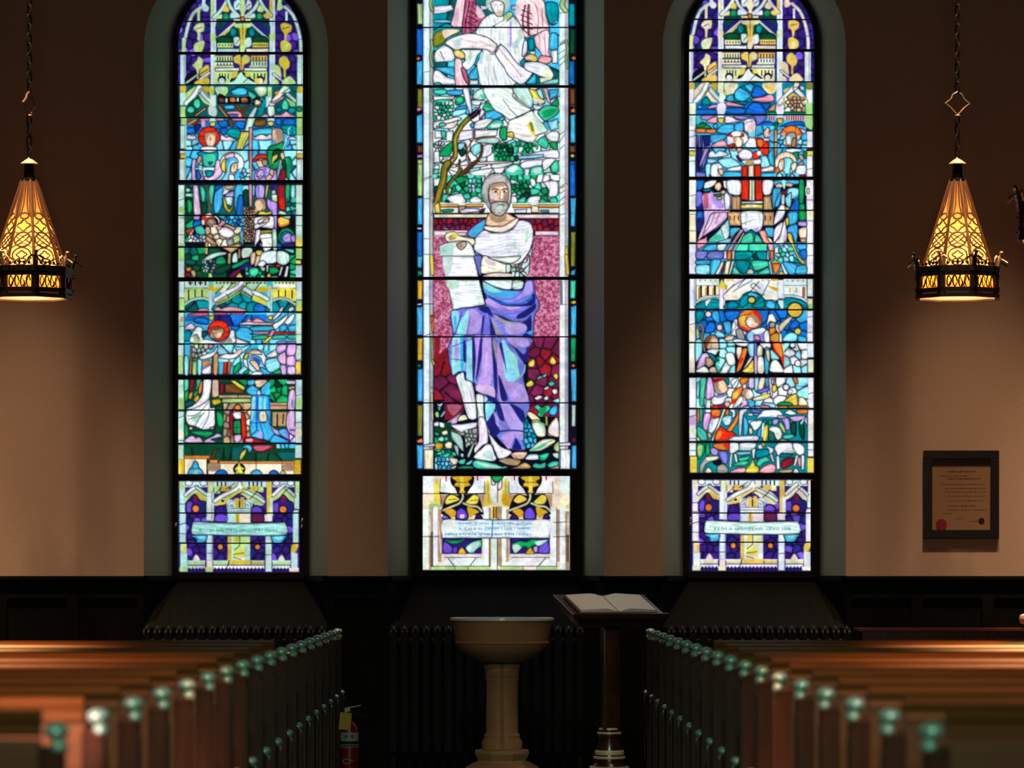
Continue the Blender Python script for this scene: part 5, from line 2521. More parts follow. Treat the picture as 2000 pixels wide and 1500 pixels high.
E w 1558,1030 34,32
e k 1630,1285 52,52
E w 1630,1285 40,42
e k 1590,540 115,115
E y 1592,540 98,98
s Y 1592,540 98 60 14
l k 9 1490,540 1700,540
p c 1430,920 1520,850 1620,880 1610,970 1430,975
p b 1640,900 1750,920 1750,980 1640,975
p B 1500,780 1580,680 1640,700 1650,760 1580,800
l U 26 250,920 225,800 250,745 295,760 310,830 290,930 310,1000 330,1110
P y 220,820 240,810 250,920 225,920
p S 330,960 400,890 490,900 520,960 530,1080 430,1100 350,1070
P s 430,960 490,940 520,1000 510,1070 440,1060
P u 330,960 400,900 430,910 380,1020 350,1060
p w 355,1120 420,1080 540,1090 510,1130 480,1170
p t 360,1140 440,1150 500,1240 470,1260 400,1190
p G 500,1190 620,1180 640,1240 500,1240
p c 540,1130 600,1130 610,1190 530,1180
p m 480,1260 640,1250 660,1410 510,1410
P w 490,1290 600,1310 560,1330
p L 280,1160 370,1140 400,1230 320,1320 220,1400 230,1290
p S 350,1200 430,1220 460,1290 390,1340 340,1300
p s 400,1350 470,1330 510,1410 400,1410
p w 220,1370 330,1320 400,1410 220,1410
p c 200,970 290,960 300,1140 230,1250 200,1250
v cwc 540,950 750,1410 110
p w 620,1150 730,1140 760,1290 660,1310
p w 700,900 710,740 760,660 790,680 790,760 830,800 930,860 880,900 760,900
p a 760,820 840,800 890,900 880,960 800,950
l k 6 700,860 760,780 760,700
p s 600,940 660,895 740,900 720,960 630,970
p w 720,960 820,940 980,1000 900,1050 780,1030
l k 6 730,990 880,980
e o 960,680 168,160
P r 980,530 1040,530 1120,620 1110,710 1060,640
P y 820,640 890,610 900,740 830,720
P r 820,760 900,780 950,830 890,820
l k 6 890,610 980,590
l k 6 810,630 900,600
p s 900,680 960,620 1060,650 1090,740 1040,790 960,790 910,740
P S 910,640 1000,600 1080,660 1090,720 1040,720 980,640
P w 920,690 980,690 970,750 930,740
p i 900,900 960,820 1120,780 1180,800 1200,1000 1060,960 960,1000
P w 980,830 1140,790 1180,830 1060,880
P c 940,870 1000,850 1000,960 940,950
p p 1020,900 1080,890 1110,960 1040,960
p w 1160,850 1220,820 1240,980 1160,980
p w 1100,1000 1250,1000 1240,1080 1140,1070
p e 1190,780 1220,620 1280,590 1330,680 1310,720 1240,700
P w 1220,620 1280,610 1260,680
p a 1240,720 1310,710 1300,790 1240,780
p o 1230,800 1310,780 1320,850 1240,890
p w 1320,740 1380,750 1400,830 1380,870 1330,830
p s 1360,760 1500,640 1560,640 1470,760 1390,850
p o 1250,900 1350,850 1400,900 1400,980 1260,980
P Y 1270,890 1350,880 1340,970 1280,970
p w 1370,860 1410,880 1410,980 1370,980
p r 1270,1000 1380,1000 1450,1150 1500,1400 1440,1380 1380,1200 1300,1120
P o 1290,1010 1400,1010 1440,1150 1380,1180
p e 1400,1010 1440,1020 1470,1150 1500,1330 1440,1220
p o 770,1400 810,1240 860,1080 930,1080 900,1200 850,1340 800,1400
P r 790,1290 850,1200 870,1230 830,1290
p e 780,1060 850,1060 840,1160 800,1240 770,1140
p c 930,1020 1050,1010 1060,1200 960,1190
p w 900,1300 960,1200 1010,1190 960,1280 870,1370
p y 850,1400 920,1330 1010,1230 1020,1410
p i 1020,1010 1060,1010 1070,1410 1020,1410
P L 1030,1200 1060,1200 1060,1400 1030,1400
p e 1070,1040 1140,1050 1130,1190 1060,1190
p w 1070,1200 1150,1200 1160,1410 1070,1410
P e 1090,1320 1150,1320 1140,1410 1080,1410
p b 1170,1080 1240,1090 1220,1410 1170,1410
p e 1180,1110 1240,1100 1240,1260 1200,1230
p c 1250,1090 1300,1120 1380,1220 1260,1230
p w 1240,1400 1260,1260 1340,1230 1440,1380 1440,1410
v cwwc 1440,1000 1755,1410 110
e k 1558,1035 42,42
E w 1558,1030 34,32
e k 1630,1285 48,48
E w 1630,1285 40,42
@ 1330 720 6.818
R w 110,120 200,520
R w 110,545 200,965
R w 110,990 200,1160
R y 120,1170 215,1385
R w 1690,120 1765,525
R w 1690,550 1765,965
R w 1690,990 1765,1170
R y 1680,1190 1770,1385
P L 115,640 200,620 200,740 115,750
P e 120,800 200,800 200,870 120,870
l k 6 110,645 200,615
l k 6 110,930 200,930
l k 6 110,1090 200,1090
l k 6 1690,1080 1765,1080
l k 7 1690,340 1770,315
R w 210,120 1685,530
v wcwwc 210,120 1685,520 130
p m 260,130 340,125 320,300 300,500 250,480 250,300
p c 210,200 250,180 240,380 210,380
p L 350,130 410,130 450,340 400,400 330,400
p w 340,420 400,420 390,530 330,520
p s 440,200 500,150 580,160 630,260 600,320 500,340 450,290
P S 440,190 500,160 500,260 540,300 500,330 450,280
P R 420,130 580,120 540,160 430,190
p t 590,130 640,130 640,220 600,190
p w 660,180 700,130 770,130 760,220 700,270
l k 7 670,250 750,150
p w 400,420 460,360 620,340 600,400 540,480 430,480
P i 470,360 620,340 560,380 470,390
p r 400,520 430,490 600,470 640,520 520,540
P M 480,490 600,470 590,520 490,520
p s 580,450 640,430 660,480 620,510 585,500
p o 680,330 720,280 820,230 820,300 760,400 680,460
P y 690,330 760,310 740,380 690,400
P r 640,470 720,400 760,420 700,470
p o 790,130 930,125 860,200 800,220
p s 820,300 870,260 940,290 970,360 930,410 860,410
P S 820,300 870,270 890,290 860,360 880,410 840,380
P w 900,290 940,300 960,360 920,370
p w 780,370 820,380 830,430 740,520 690,510
p P 820,460 990,430 940,510 790,520
p L 900,130 980,130 970,260 900,250
p c 980,130 1040,130 1030,290 980,290
p e 1050,130 1130,130 1080,300 1020,300
p i 1000,300 1160,250 1165,300 1040,330
p b 1120,130 1170,130 1170,230 1130,250
p e 960,390 1170,330 1180,380 1080,420 980,430
P y 1080,350 1160,340 1160,370 1080,390
p w 1170,130 1220,180 1220,360 1190,360
p y 1215,230 1270,210 1280,280 1240,320 1210,290
p p 1210,130 1250,150 1230,210 1200,200
e k 1400,250 46,46
E w 1400,248 36,36
l k 6 1280,260 1360,240
l k 6 1385,130 1390,210
l k 6 1430,270 1490,300 1380,420
p o 1480,120 1540,120 1560,200 1520,200
l k 6 1520,230 1680,240
p y 1360,440 1480,350 1540,340 1560,480 1480,490
p e 1570,390 1620,380 1680,440 1680,490 1570,490
p G 1270,480 1340,440 1460,450 1480,490 1300,495
p o 1290,500 1430,500 1420,530 1300,530
p Y 1440,500 1680,500 1680,520 1440,520
p c 1080,450 1240,460 1260,520 1190,520 1100,480
p p 1050,490 1170,490 1170,530 1060,520
v cwbL 820,430 1060,640 80
R t 205,540 1680,960
p o 215,545 250,545 245,720 215,720
p m 250,545 290,545 280,700 250,700
p w 320,545 400,545 390,590 330,590
p L 310,600 400,600 380,720 350,830 290,790
p o 405,550 530,550 510,640 420,650
P r 410,620 500,630 470,660 410,655
p w 390,690 520,650 500,740 420,860 360,840
P L 400,680 440,670 420,740 390,740
p s 350,860 390,850 410,910 370,930
l e 20 580,540 500,760 420,950
l k 6 600,540 500,800 430,960
l k 6 565,540 480,760 400,950
p o 590,560 640,540 640,610 600,640
p w 640,550 720,545 720,640 660,660 690,600
p c 550,650 640,620 680,640 660,740 590,760 550,710
P w 600,670 660,680 640,740 600,740
p o 700,700 760,560 780,560 760,700 700,800 620,890 560,870 620,800
p r 470,830 540,770 620,830 690,840 740,900 650,960 450,960
P o 500,830 560,850 500,940 460,930
l R 8 560,780 540,860 560,900
p w 780,560 900,545 830,620 800,880 770,880
p b 830,630 880,670 900,760 880,880 830,880
p c 890,690 960,680 1060,700 1000,790 920,760
p w 920,710 1080,690 1050,780 980,830 950,790
p e 900,800 940,790 960,850 920,880
p i 930,545 1060,555 1050,590 940,580
p b 970,590 1060,600 1040,630 970,620
p P 880,600 950,590 960,630 900,630
p w 1070,580 1120,550 1300,550 1360,620 1300,650 1080,650 1000,670
p w 1380,590 1450,545 1540,600 1460,620
p L 1290,620 1420,640 1400,660 1300,660
p o 1540,550 1680,545 1680,600 1560,600
p L 1450,640 1660,630 1580,700 1490,700
p l 1220,680 1300,670 1290,730 1230,750
p l 1340,670 1440,660 1450,800 1400,820 1370,730
p G 1160,690 1210,680 1220,740 1170,750
p t 1080,690 1140,680 1140,740
p g 1300,750 1330,710 1370,760 1400,850 1360,850
p d 1460,740 1520,700 1540,760 1530,900 1470,860
p d 1570,720 1620,680 1650,800 1640,950 1580,880
P c 1590,720 1650,650 1610,740
p m 1370,880 1480,870 1510,910 1430,940 1360,930
p L 1640,690 1680,640 1680,760
p T 1160,820 1240,850 1260,950 1170,960
p y 1090,800 1150,740 1165,830 1140,960 1090,950
P w 1080,760 1110,720 1090,900 1070,900
p b 1020,830 1070,770 1060,900 1010,960
p w 1170,820 1200,770 1310,780 1350,860 1330,930 1280,950 1240,860
P e 1250,860 1310,850 1310,920 1270,930
p w 650,930 720,900 1010,890 1010,960 650,960
p w 1300,960 1360,940 1440,960
p m 215,760 330,830 350,950 250,950 215,870
p g 210,900 250,920 260,960 210,960
R t 215,990 1680,1385
p G 215,1000 310,1010 310,1120 250,1210 215,1180
P g 225,1030 290,1030 260,1160 225,1140
p G 330,1000 380,1000 390,1130 330,1160
p o 430,1000 620,990 640,1080 560,1090 450,1060
P r 560,1000 640,1000 620,1090
p l 390,1070 440,1050 500,1090 480,1160 410,1140
p i 500,1100 620,1110 620,1260 560,1260 520,1190
p a 250,1385 250,1290 330,1180 500,1170 480,1220 400,1240 330,1280 290,1385
P e 340,1180 500,1170 450,1210 350,1220
p e 320,1385 360,1310 400,1340 410,1385
p a 480,1385 490,1290 560,1270 620,1310 620,1385
p k 420,1240 520,1210 540,1270 470,1290
p w 650,990 760,990 780,1070 700,1130 650,1130
p w 790,990 1000,990 960,1080 790,1080
P W 800,1050 960,1050 960,1085 790,1085
q w 655,1130 690,1130 670,1320 640,1310
q w 700,1130 740,1130 770,1290 730,1290
q w 940,1070 1000,1060 980,1210 950,1190
p w 1020,1020 1080,1010 1090,1070 1040,1080
p L 1050,1090 1080,1100 1030,1200 990,1200
q y 1070,985 1120,985 1110,1040 1080,1040
p c 740,1110 930,1100 920,1140 760,1150
p m 760,1190 920,1160 900,1210 800,1240
p m 690,1290 760,1240 900,1230 860,1290
p m 1000,1280 1040,1200 1120,1160 1190,1220 1100,1260 1050,1310
p t 1000,1080 1180,1080 1180,1150 1010,1200
p p 640,1385 760,1320 860,1320 850,1385
p p 1040,1385 1080,1320 1180,1260 1260,1290 1240,1385
p R 1330,1300 1350,1210 1500,1180 1490,1260 1440,1310 1360,1330
p p 1550,1200 1600,1180 1600,1290 1570,1320
p U 1320,1350 1480,1340 1470,1385 1310,1385
p w 1490,1385 1530,1320 1575,1385
p y 860,1385 880,1310 920,1280 955,1200 990,1280 1040,1320 1020,1385
l z 6 890,1330 1000,1330
p w 1240,1060 1300,990 1480,990 1500,1120 1340,1120 1300,1180 1260,1100
p w 1490,990 1600,1000 1650,1060 1630,1140 1560,1150 1500,1090
P W 1380,1100 1500,1080 1500,1120 1380,1120
p w 1130,1030 1230,1060 1230,1110 1180,1140 1170,1080
q w 1265,1160 1310,1160 1320,1330 1270,1350
q w 1180,1140 1220,1130 1250,1250 1210,1240
q w 1530,1150 1570,1150 1530,1290 1490,1310
q w 1600,1150 1650,1150 1640,1350 1600,1350
p t 1330,1140 1500,1140 1440,1170 1330,1180
"""
# ================================================================ helpers
def srgb(r, g, b):
    f = lambda c: (c/255)/12.92 if c/255 <= .04045 else ((c/255+.055)/1.055)**2.4
    return (f(r), f(g), f(b), 1)

def link(name, me, mat=None, parent=None, loc=(0, 0, 0), rot=(0, 0, 0)):
    o = bpy.data.objects.new(name, me); COL.objects.link(o)
    if parent is not None: o.parent = parent
    o.location = loc; o.rotation_euler = rot
    if mat is not None and me is not None: me.materials.append(mat)
    return o

def tag(o, label, cat, group=None):
    o['label'] = label; o['category'] = cat
    if group: o['group'] = group
    return o

def struct(o):
    o['kind'] = 'structure'; return o

def empty(name, loc=(0, 0, 0), rz=0):
    o = bpy.data.objects.new(name, None); COL.objects.link(o); o.location = loc; o.rotation_euler = (0, 0, rz)
    o.empty_display_size = .1
    return o

def copy_tree(o, parent=None):
    c = o.copy(); COL.objects.link(c)
    if parent is not None: c.parent = parent
    for ch in list(o.children): copy_tree(ch, c)
    return c

class MB:
    """collects shapes into one mesh"""
    def __init__(s): s.b = bmesh.new()
    def box(s, x0, y0, z0, x1, y1, z1, bev=0, M=None):
        r = bmesh.ops.create_cube(s.b, size=1)
        vs = r['verts']
        for v in vs:
            v.co = Vector(((x0+x1)/2+v.co.x*(x1-x0), (y0+y1)/2+v.co.y*(y1-y0), (z0+z1)/2+v.co.z*(z1-z0)))
        if bev:
            es = list({e for v in vs for e in v.link_edges})
            q = bmesh.ops.bevel(s.b, geom=es, offset=bev, segments=2, affect='EDGES', profile=.6)
            vs = list({v for f in q['faces'] for v in f.verts} | {v for v in vs if v.is_valid})
        if M is not None:
            for v in vs: v.co = M @ v.co
        return s
    def lathe(s, prof, n=32, cx=0, cy=0, rf=None, ph=0, cap=True):
        rings = []
        for r, z in prof:
            ring = []
            for i in range(n):
                t = ph+2*PI*i/n; rr = r*(rf(t, z) if rf else 1)
                ring.append(s.b.verts.new((cx+rr*math.cos(t), cy+rr*math.sin(t), z)))
            rings.append(ring)
        for a, b in zip(rings, rings[1:]):
            for i in range(n): s.b.faces.new((a[i], a[(i+1) % n], b[(i+1) % n], b[i]))
        if cap:
            for r in (rings[0], rings[-1]):
                try: s.b.faces.new(r)
                except ValueError: pass
        return s
    def prism(s, pts, a0, a1, axis='x'):
        """outline extruded along an axis; pts are the two other coordinates"""
        mk = {'x': lambda p, a: (a, p[0], p[1]), 'y': lambda p, a: (p[0], a, p[1]), 'z': lambda p, a: (p[0], p[1], a)}[axis]
        A = [s.b.verts.new(mk(p, a0)) for p in pts]; B = [s.b.verts.new(mk(p, a1)) for p in pts]
        n = len(pts)
        for i in range(n): s.b.faces.new((A[i], A[(i+1) % n], B[(i+1) % n], B[i]))
        s.b.faces.new(A); s.b.faces.new(B)
        return s
    def ellipsoid(s, c, r, u=16, v=10, M=None):
        q = bmesh.ops.create_uvsphere(s.b, u_segments=u, v_segments=v, radius=1)
        for w in q['verts']:
            w.co = Vector((c[0]+w.co.x*r[0], c[1]+w.co.y*r[1], c[2]+w.co.z*r[2]))
            if M is not None: w.co = M @ w.co
        return s
    def tube(s, pts, r, n=8, closed=False, rs=None):
        P = [Vector(p) for p in pts]; m = len(P); rings = []
        up = Vector((0, 0, 1))
        for i in range(m):
            if closed: t = P[(i+1) % m]-P[(i-1) % m]
            else: t = P[min(i+1, m-1)]-P[max(i-1, 0)]
            t.normalize()
            if i == 0:
                a = t.cross(up)
                if a.length < 1e-3: a = t.cross(Vector((1, 0, 0)))
                a.normalize()
            else:
                a = a-t*a.dot(t)
                if a.length < 1e-4: a = t.cross(Vector((1, 0, 0)))
                a.normalize()
            b = t.cross(a); rr = rs[i] if rs else r
            rings.append([s.b.verts.new(P[i]+a*rr*math.cos(2*PI*k/n)+b*rr*math.sin(2*PI*k/n)) for k in range(n)])
        for i in range(m if closed else m-1):
            A, B = rings[i], rings[(i+1) % m]
            for k in range(n): s.b.faces.new((A[k], A[(k+1) % n], B[(k+1) % n], B[k]))
        if not closed: s.b.faces.new(rings[0]); s.b.faces.new(rings[-1])
        return s
    def quad(s, *p):
        s.b.faces.new([s.b.verts.new(q) for q in p]); return s
    def mesh(s, name, smooth=None):
        bmesh.ops.remove_doubles(s.b, verts=s.b.verts, dist=1e-6)
        bmesh.ops.recalc_face_normals(s.b, faces=s.b.faces)
        me = bpy.data.meshes.new(name); s.b.to_mesh(me); s.b.free()
        if smooth is not None:
            me.polygons.foreach_set('use_smooth', [True]*len(me.polygons))
            me.set_sharp_from_angle(angle=math.radians(smooth))
        return me
    def build(s, name, mat, parent=None, smooth=35, loc=(0, 0, 0), rot=(0, 0, 0)):
        return link(name, s.mesh(name, smooth), mat, parent, loc, rot)

# ================================================================ materials
def mat(name, col, rough=.6, metal=0, spec=.5, coat=0, noise=None, bump=None, emit=None, estr=0, trans=False):
    m = bpy.data.materials.new(name); m.use_nodes = True
    nt = m.node_tree; b = nt.nodes['Principled BSDF']
    b.inputs['Base Color'].default_value = (*col[:3], 1); b.inputs['Roughness'].default_value = rough
    b.inputs['Metallic'].default_value = metal; b.inputs['Specular IOR Level'].default_value = spec
    b.inputs['Coat Weight'].default_value = coat; b.inputs['Coat Roughness'].default_value = .12
    if emit: b.inputs['Emission Color'].default_value = (*emit[:3], 1); b.inputs['Emission Strength'].default_value = estr
    tc = nt.nodes.new('ShaderNodeTexCoord')
    if noise:
        scale, stretch, c2, amt = noise
        mp = nt.nodes.new('ShaderNodeMapping'); mp.inputs['Scale'].default_value = stretch
        nz = nt.nodes.new('ShaderNodeTexNoise'); nz.inputs['Scale'].default_value = scale; nz.inputs['Detail'].default_value = 6
        rp = nt.nodes.new('ShaderNodeValToRGB'); rp.color_ramp.elements[0].position = .35; rp.color_ramp.elements[1].position = .7
        rp.color_ramp.elements[0].color = (*col[:3], 1); rp.color_ramp.elements[1].color = (*c2[:3], 1)
        nt.links.new(tc.outputs['Object'], mp.inputs[0]); nt.links.new(mp.outputs[0], nz.inputs['Vector'])
        nt.links.new(nz.outputs['Fac'], rp.inputs[0]); nt.links.new(rp.outputs[0], b.inputs['Base Color'])
    if bump:
        scale, stretch, strength, dist = bump
        mp2 = nt.nodes.new('ShaderNodeMapping'); mp2.inputs['Scale'].default_value = stretch
        n2 = nt.nodes.new('ShaderNodeTexNoise'); n2.inputs['Scale'].default_value = scale; n2.inputs['Detail'].default_value = 4
        bp = nt.nodes.new('ShaderNodeBump'); bp.inputs['Strength'].default_value = strength; bp.inputs['Distance'].default_value = dist
        nt.links.new(tc.outputs['Object'], mp2.inputs[0]); nt.links.new(mp2.outputs[0], n2.inputs['Vector'])
        nt.links.new(n2.outputs['Fac'], bp.inputs['Height']); nt.links.new(bp.outputs[0], b.inputs['Normal'])
    return m

M_plaster = mat('plaster', (.50, .385, .285), .9, spec=.2, noise=(.9, (1, 1, 1), (.46, .36, .27), 1), bump=(60, (1, 1, 1), .25, .004))
M_reveal = mat('window_lit_plaster', (.38, .44, .33), .8, spec=.2, noise=(1.3, (1, 1, .5), (.32, .39, .30), 1), bump=(14, (1, 1, .4), .3, .006))  # the wall's plaster, with green window light tinted into its colour
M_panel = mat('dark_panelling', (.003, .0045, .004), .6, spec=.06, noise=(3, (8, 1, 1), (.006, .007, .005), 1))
M_frame = mat('window_iron', (.004, .005, .007), .6, spec=.3)
M_wood = mat('pew_wood', (.105, .030, .007), .36, spec=.4, coat=.08, noise=(2.2, (.6, 9, 9), (.15, .050, .012), 1))
M_endwood = mat('pew_end_wood', (.045, .013, .007), .42, spec=.25, coat=.04, noise=(3, (9, 9, .7), (.075, .024, .011), 1))
M_darkwood = mat('lectern_wood', (.035, .010, .006), .25, spec=.6, coat=.3, noise=(3, (9, 9, .8), (.055, .018, .008), 1))
M_iron = mat('black_iron', (.002, .0025, .003), .5, spec=.12)
M_bronze = mat('dark_bronze', (.020, .013, .008), .42, metal=.4, spec=.6)
M_knob = mat('glint_knob', (.44, .64, .54), .36, metal=.5, spec=.8)  # wooden knobs; the mint daylight glints are put into the base colour
M_floor = mat('floor_boards', (.016, .008, .005), .45, spec=.25, noise=(1.5, (7, .6, 1), (.026, .013, .008), 1))
M_ceil = mat('ceiling_boards', (.10, .07, .05), .8)
M_stone = mat('font_stone', (.30, .165, .085), .7, spec=.3, noise=(5, (1, 1, 1), (.24, .14, .075), 1), bump=(40, (1, 1, 1), .2, .003))
M_rim = mat('font_rim_glint', (.55, .60, .55), .18, spec=.6)  # window reflection along the font rim, painted as a pale colour
M_gilt = mat('gilt_brass', (.80, .58, .34), .45, metal=.25)
M_aged = mat('aged_gilding', (.26, .18, .10), .45, metal=.4)
M_tracery = mat('lantern_tracery', (.17, .08, .03), .5, metal=.3)
M_white = mat('lantern_lining', (.85, .72, .55), .8)
M_page = mat('paper', (.72, .68, .62), .8)
M_leather = mat('book_cover', (.035, .010, .008), .5)
M_red = mat('extinguisher_red', (.26, .008, .010), .35, coat=.3)
M_label = mat('extinguisher_label', (.42, .38, .32), .6)
M_black = mat('matt_black', (.006, .006, .006), .7)
M_tagy = mat('inspection_tag', (.75, .38, .02), .6)
M_cream = mat('cream_glaze', (.72, .52, .34), .45)
M_certif = mat('certificate_paper', (.36, .22, .115), .8)
M_mount = mat('certificate_mount', (.13, .095, .065), .8)
M_blackframe = mat('picture_frame_black', (.006, .005, .005), .35, spec=.5)
M_seal = mat('red_seal', (.28, .012, .012), .6)
M_ink = mat('faded_ink', (.14, .075, .035), .8)

def translucent(name, col):
    m = bpy.data.materials.new(name); m.use_nodes = True; nt = m.node_tree
    out = nt.nodes['Material Output']; nt.nodes.remove(nt.nodes['Principled BSDF'])
    t = nt.nodes.new('ShaderNodeBsdfTranslucent'); t.inputs[0].default_value = (*col, 1)
    d = nt.nodes.new('ShaderNodeBsdfDiffuse'); d.inputs[0].default_value = (*[c*.5 for c in col], 1)
    mx = nt.nodes.new('ShaderNodeMixShader'); mx.inputs[0].default_value = .25
    nt.links.new(t.outputs[0], mx.inputs[1]); nt.links.new(d.outputs[0], mx.inputs[2]); nt.links.new(mx.outputs[0], out.inputs[0])
    return m
M_amber = translucent('amber_glass', (.50, .265, .065))
M_diffuser = translucent('milk_glass', (.30, .22, .15))
M_orange = translucent('orange_mica', (.62, .22, .035))

# ================================================================ the windows
K = DG/F; KD = D/F
def gx(px): return (px-CX)*K
def gz(py): return EYE+(HY-py)*K
def wx(px): return (px-CX)*KD
def wz(py): return EYE+(HY-py)*KD

# outline (glass plane, pixels): x left, x right, springing y, bottom y ; outer outline on the wall
WIN = [dict(kind='left', gl=348, gr=592.5, gs=88, gb=1119, ol=281, orr=641, os=92),
       dict(kind='mid', gl=812.5, gr=1126.5, gs=-330, gb=1114, ol=757, orr=1180, os=-330),
       dict(kind='right', gl=1345, gr=1590, gs=80, gb=1117, ol=1294.5, orr=1652, os=86)]

def arch(l, r, s, b, n=28, tall=1.0):
    """points up the left side, over the arch, down the right side (pixels)"""
    c, R = (l+r)/2, (r-l)/2
    pts = [(l, b)]
    for i in range(n+1):
        t = PI-PI*i/n; pts.append((c+R*math.cos(t), s-R*tall*math.sin(t)))
    pts.append((r, b))
    return pts

XW = 5.2; ZTOP = 7.6
# plaster of the end wall with its splayed reveals
outer = []
pts = [(-XW, 1.30)]
for w in WIN:
    a = [(wx(x), wz(y)) for x, y in arch(w['ol'], w['orr'], w['os'], HY)]
    w['outer'] = a; pts += a
pts += [(XW, 1.30), (XW, ZTOP), (-XW, ZTOP)]
wm = MB(); wm.b.faces.new([wm.b.verts.new((x, D, z)) for x, z in pts])
wall = wm.build('wall_back', M_plaster, smooth=None); struct(wall)
rv = MB()
for w in WIN:
    inner = [(gx(x), gz(y)) for x, y in arch(w['gl']-8, w['gr']+8, w['gs'], HY)]
    w['inner'] = inner
    A = [rv.b.verts.new((x, D, z)) for x, z in w['outer']]
    B = [rv.b.verts.new((x, DG+.03, z)) for x, z in inner]
    for i in range(len(A)-1): rv.b.faces.new((A[i], A[i+1], B[i+1], B[i]))
o = rv.build('wall_window_reveals', M_reveal, smooth=30); struct(o)
# masonry behind the frames, so that no light leaks in from outside
bk = MB(); bk.box(-XW, DG+.05, 0, XW, DG+.3, ZTOP); o = bk.build('wall_outer', M_black, smooth=None); struct(o)

# panelled dark sills and the triangular cheeks under the reveals
SB = .955
sl = MB()
for w in WIN:
    xl, xr = w['outer'][0][0], w['outer'][-1][0]; il, ir = w['inner'][0][0], w['inner'][-1][0]
    sl.quad((xl, D-.03, SB), (xr, D-.03, SB), (ir, DG+.03, 1.302), (il, DG+.03, 1.302))
    sl.quad((xl, D-.03, SB), (il, DG+.03, 1.302), (xl, D-.03, 1.302)); sl.quad((xr, D-.03, SB), (xr, D-.03, 1.302), (ir, DG+.03, 1.302))
    for a, b in ((xl, il), (xr, ir)):
        s = 1 if a < b else -1
        sl.quad((a, D-.045, 1.298), (b, DG, 1.298), (b+s*.035, DG, 1.298), (a+s*.035, D-.045, 1.298))
        sl.quad((a+s*.035, D-.045, 1.298), (b+s*.035, DG, 1.298), (b+s*.035, DG, 1.268), (a+s*.035, D-.045, 1.268))
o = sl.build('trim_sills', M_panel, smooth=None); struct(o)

# wainscot
wn = MB()
segs = [-XW]+[v for w in WIN for v in (w['outer'][0][0], w['outer'][-1][0])]+[XW]
for i in range(0, 8, 2):
    a, b = segs[i], segs[i+1]
    wn.box(a, D-.02, 0, b, D+.005, 1.29)
    wn.box(a, D-.045, 1.235, b, D+.01, 1.272); wn.box(a, D-.065, 1.272, b, D+.01, 1.297, .006)
    n = max(1, round((b-a)/.46)); st = (b-a)/n
    for z0, z1 in ((1.15, 1.235), (0, .16)): wn.box(a, D-.038, z0, b, D-.018, z1)
    for k in range(n+1):
        c = a+st*k; h = .04
        wn.box(max(a, c-h), D-.038, .16, min(b, c+h), D-.018, 1.15)
for w in WIN: wn.box(w['outer'][0][0], D-.03, 0, w['outer'][-1][0], D, SB)
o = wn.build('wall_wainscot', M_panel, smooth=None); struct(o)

fl = MB(); fl.box(-XW, -10, -.1, XW, D+.02, 0); struct(fl.build('floor', M_floor, smooth=None))
ce = MB(); ce.box(-XW, -10, ZTOP, XW, D+.3, ZTOP+.1); struct(ce.build('ceiling', M_ceil, smooth=None))
for nm, a, b in (('wall_left', -XW-.1, -XW), ('wall_right', XW, XW+.1)):
    q = MB(); q.box(a, -10, 0, b, D+.3, ZTOP); struct(q.build(nm, M_plaster, smooth=None))
q = MB(); q.box(-XW, -10.1, 0, XW, -10, ZTOP); struct(q.build('wall_front', M_plaster, smooth=None))

# stained glass: the drawn pieces become a finely divided pane
def glass_material():
    m = bpy.data.materials.new('stained_glass'); m.use_nodes = True; nt = m.node_tree
    b = nt.nodes['Principled BSDF']
    at = nt.nodes.new('ShaderNodeAttribute'); at.attribute_name = 'glass'
    b.inputs['Base Color'].default_value = (.01, .01, .012, 1); b.inputs['Roughness'].default_value = .6; b.inputs['Specular IOR Level'].default_value = .15
    nt.links.new(at.outputs['Color'], b.inputs['Emission Color']); b.inputs['Emission Strength'].default_value = GLASS
    return m
GLASS = 1.0
M_glass = glass_material()

def pane(kind, x0, y0, x1, y1, cols, parent, extra_rows=()):
    h, w = cols.shape[:2]
    xs = x0+np.arange(w)+.5; ys = y0+np.arange(h)+.5
    if len(extra_rows):
        ys = np.concatenate([np.array(extra_rows, float), ys]); pad = np.repeat(cols[:1], len(extra_rows), 0)
        st = 24; pad = cols[(np.array(extra_rows).astype(int) % 900)+10]
        cols = np.concatenate([pad, cols], 0); h = len(ys)
    X, Y = np.meshgrid(xs, ys)
    w_ = next(q for q in WIN if q['kind'] == kind)
    c, R = (w_['gl']+w_['gr'])/2, (w_['gr']-w_['gl'])/2+4
    keep = (Y > w_['gs']) | (np.hypot(X-c, Y-w_['gs']) < R)
    keep &= (abs(X-c) < R) & (Y < w_['gb']+4)
    idx = np.full((h, w), -1); idx[keep] = np.arange(keep.sum())
    V = np.stack([(X[keep]-CX)*K, np.full(keep.sum(), DG), EYE+(HY-Y[keep])*K], 1).astype(np.float32)
    q = np.stack([idx[:-1, :-1], idx[1:, :-1], idx[1:, 1:], idx[:-1, 1:]], -1).reshape(-1, 4)
    q = q[(q >= 0).all(1)]
    me = bpy.data.meshes.new('glass')
    me.vertices.add(len(V)); me.vertices.foreach_set('co', V.ravel())
    me.loops.add(q.size); me.loops.foreach_set('vertex_index', q.ravel().astype(np.int32))
    me.polygons.add(len(q)); me.polygons.foreach_set('loop_start', (np.arange(len(q))*4).astype(np.int32))
    me.update(calc_edges=True)
    lin = cols[keep]; lin = np.where(lin <= .04045, lin/12.92, ((lin+.055)/1.055)**2.4)
    a = me.color_attributes.new('glass', 'FLOAT_COLOR', 'POINT')
    a.data.foreach_set('color', np.concatenate([lin, np.ones((len(lin), 1))], 1).astype(np.float32).ravel())
    return link('glass', me, M_glass, parent)

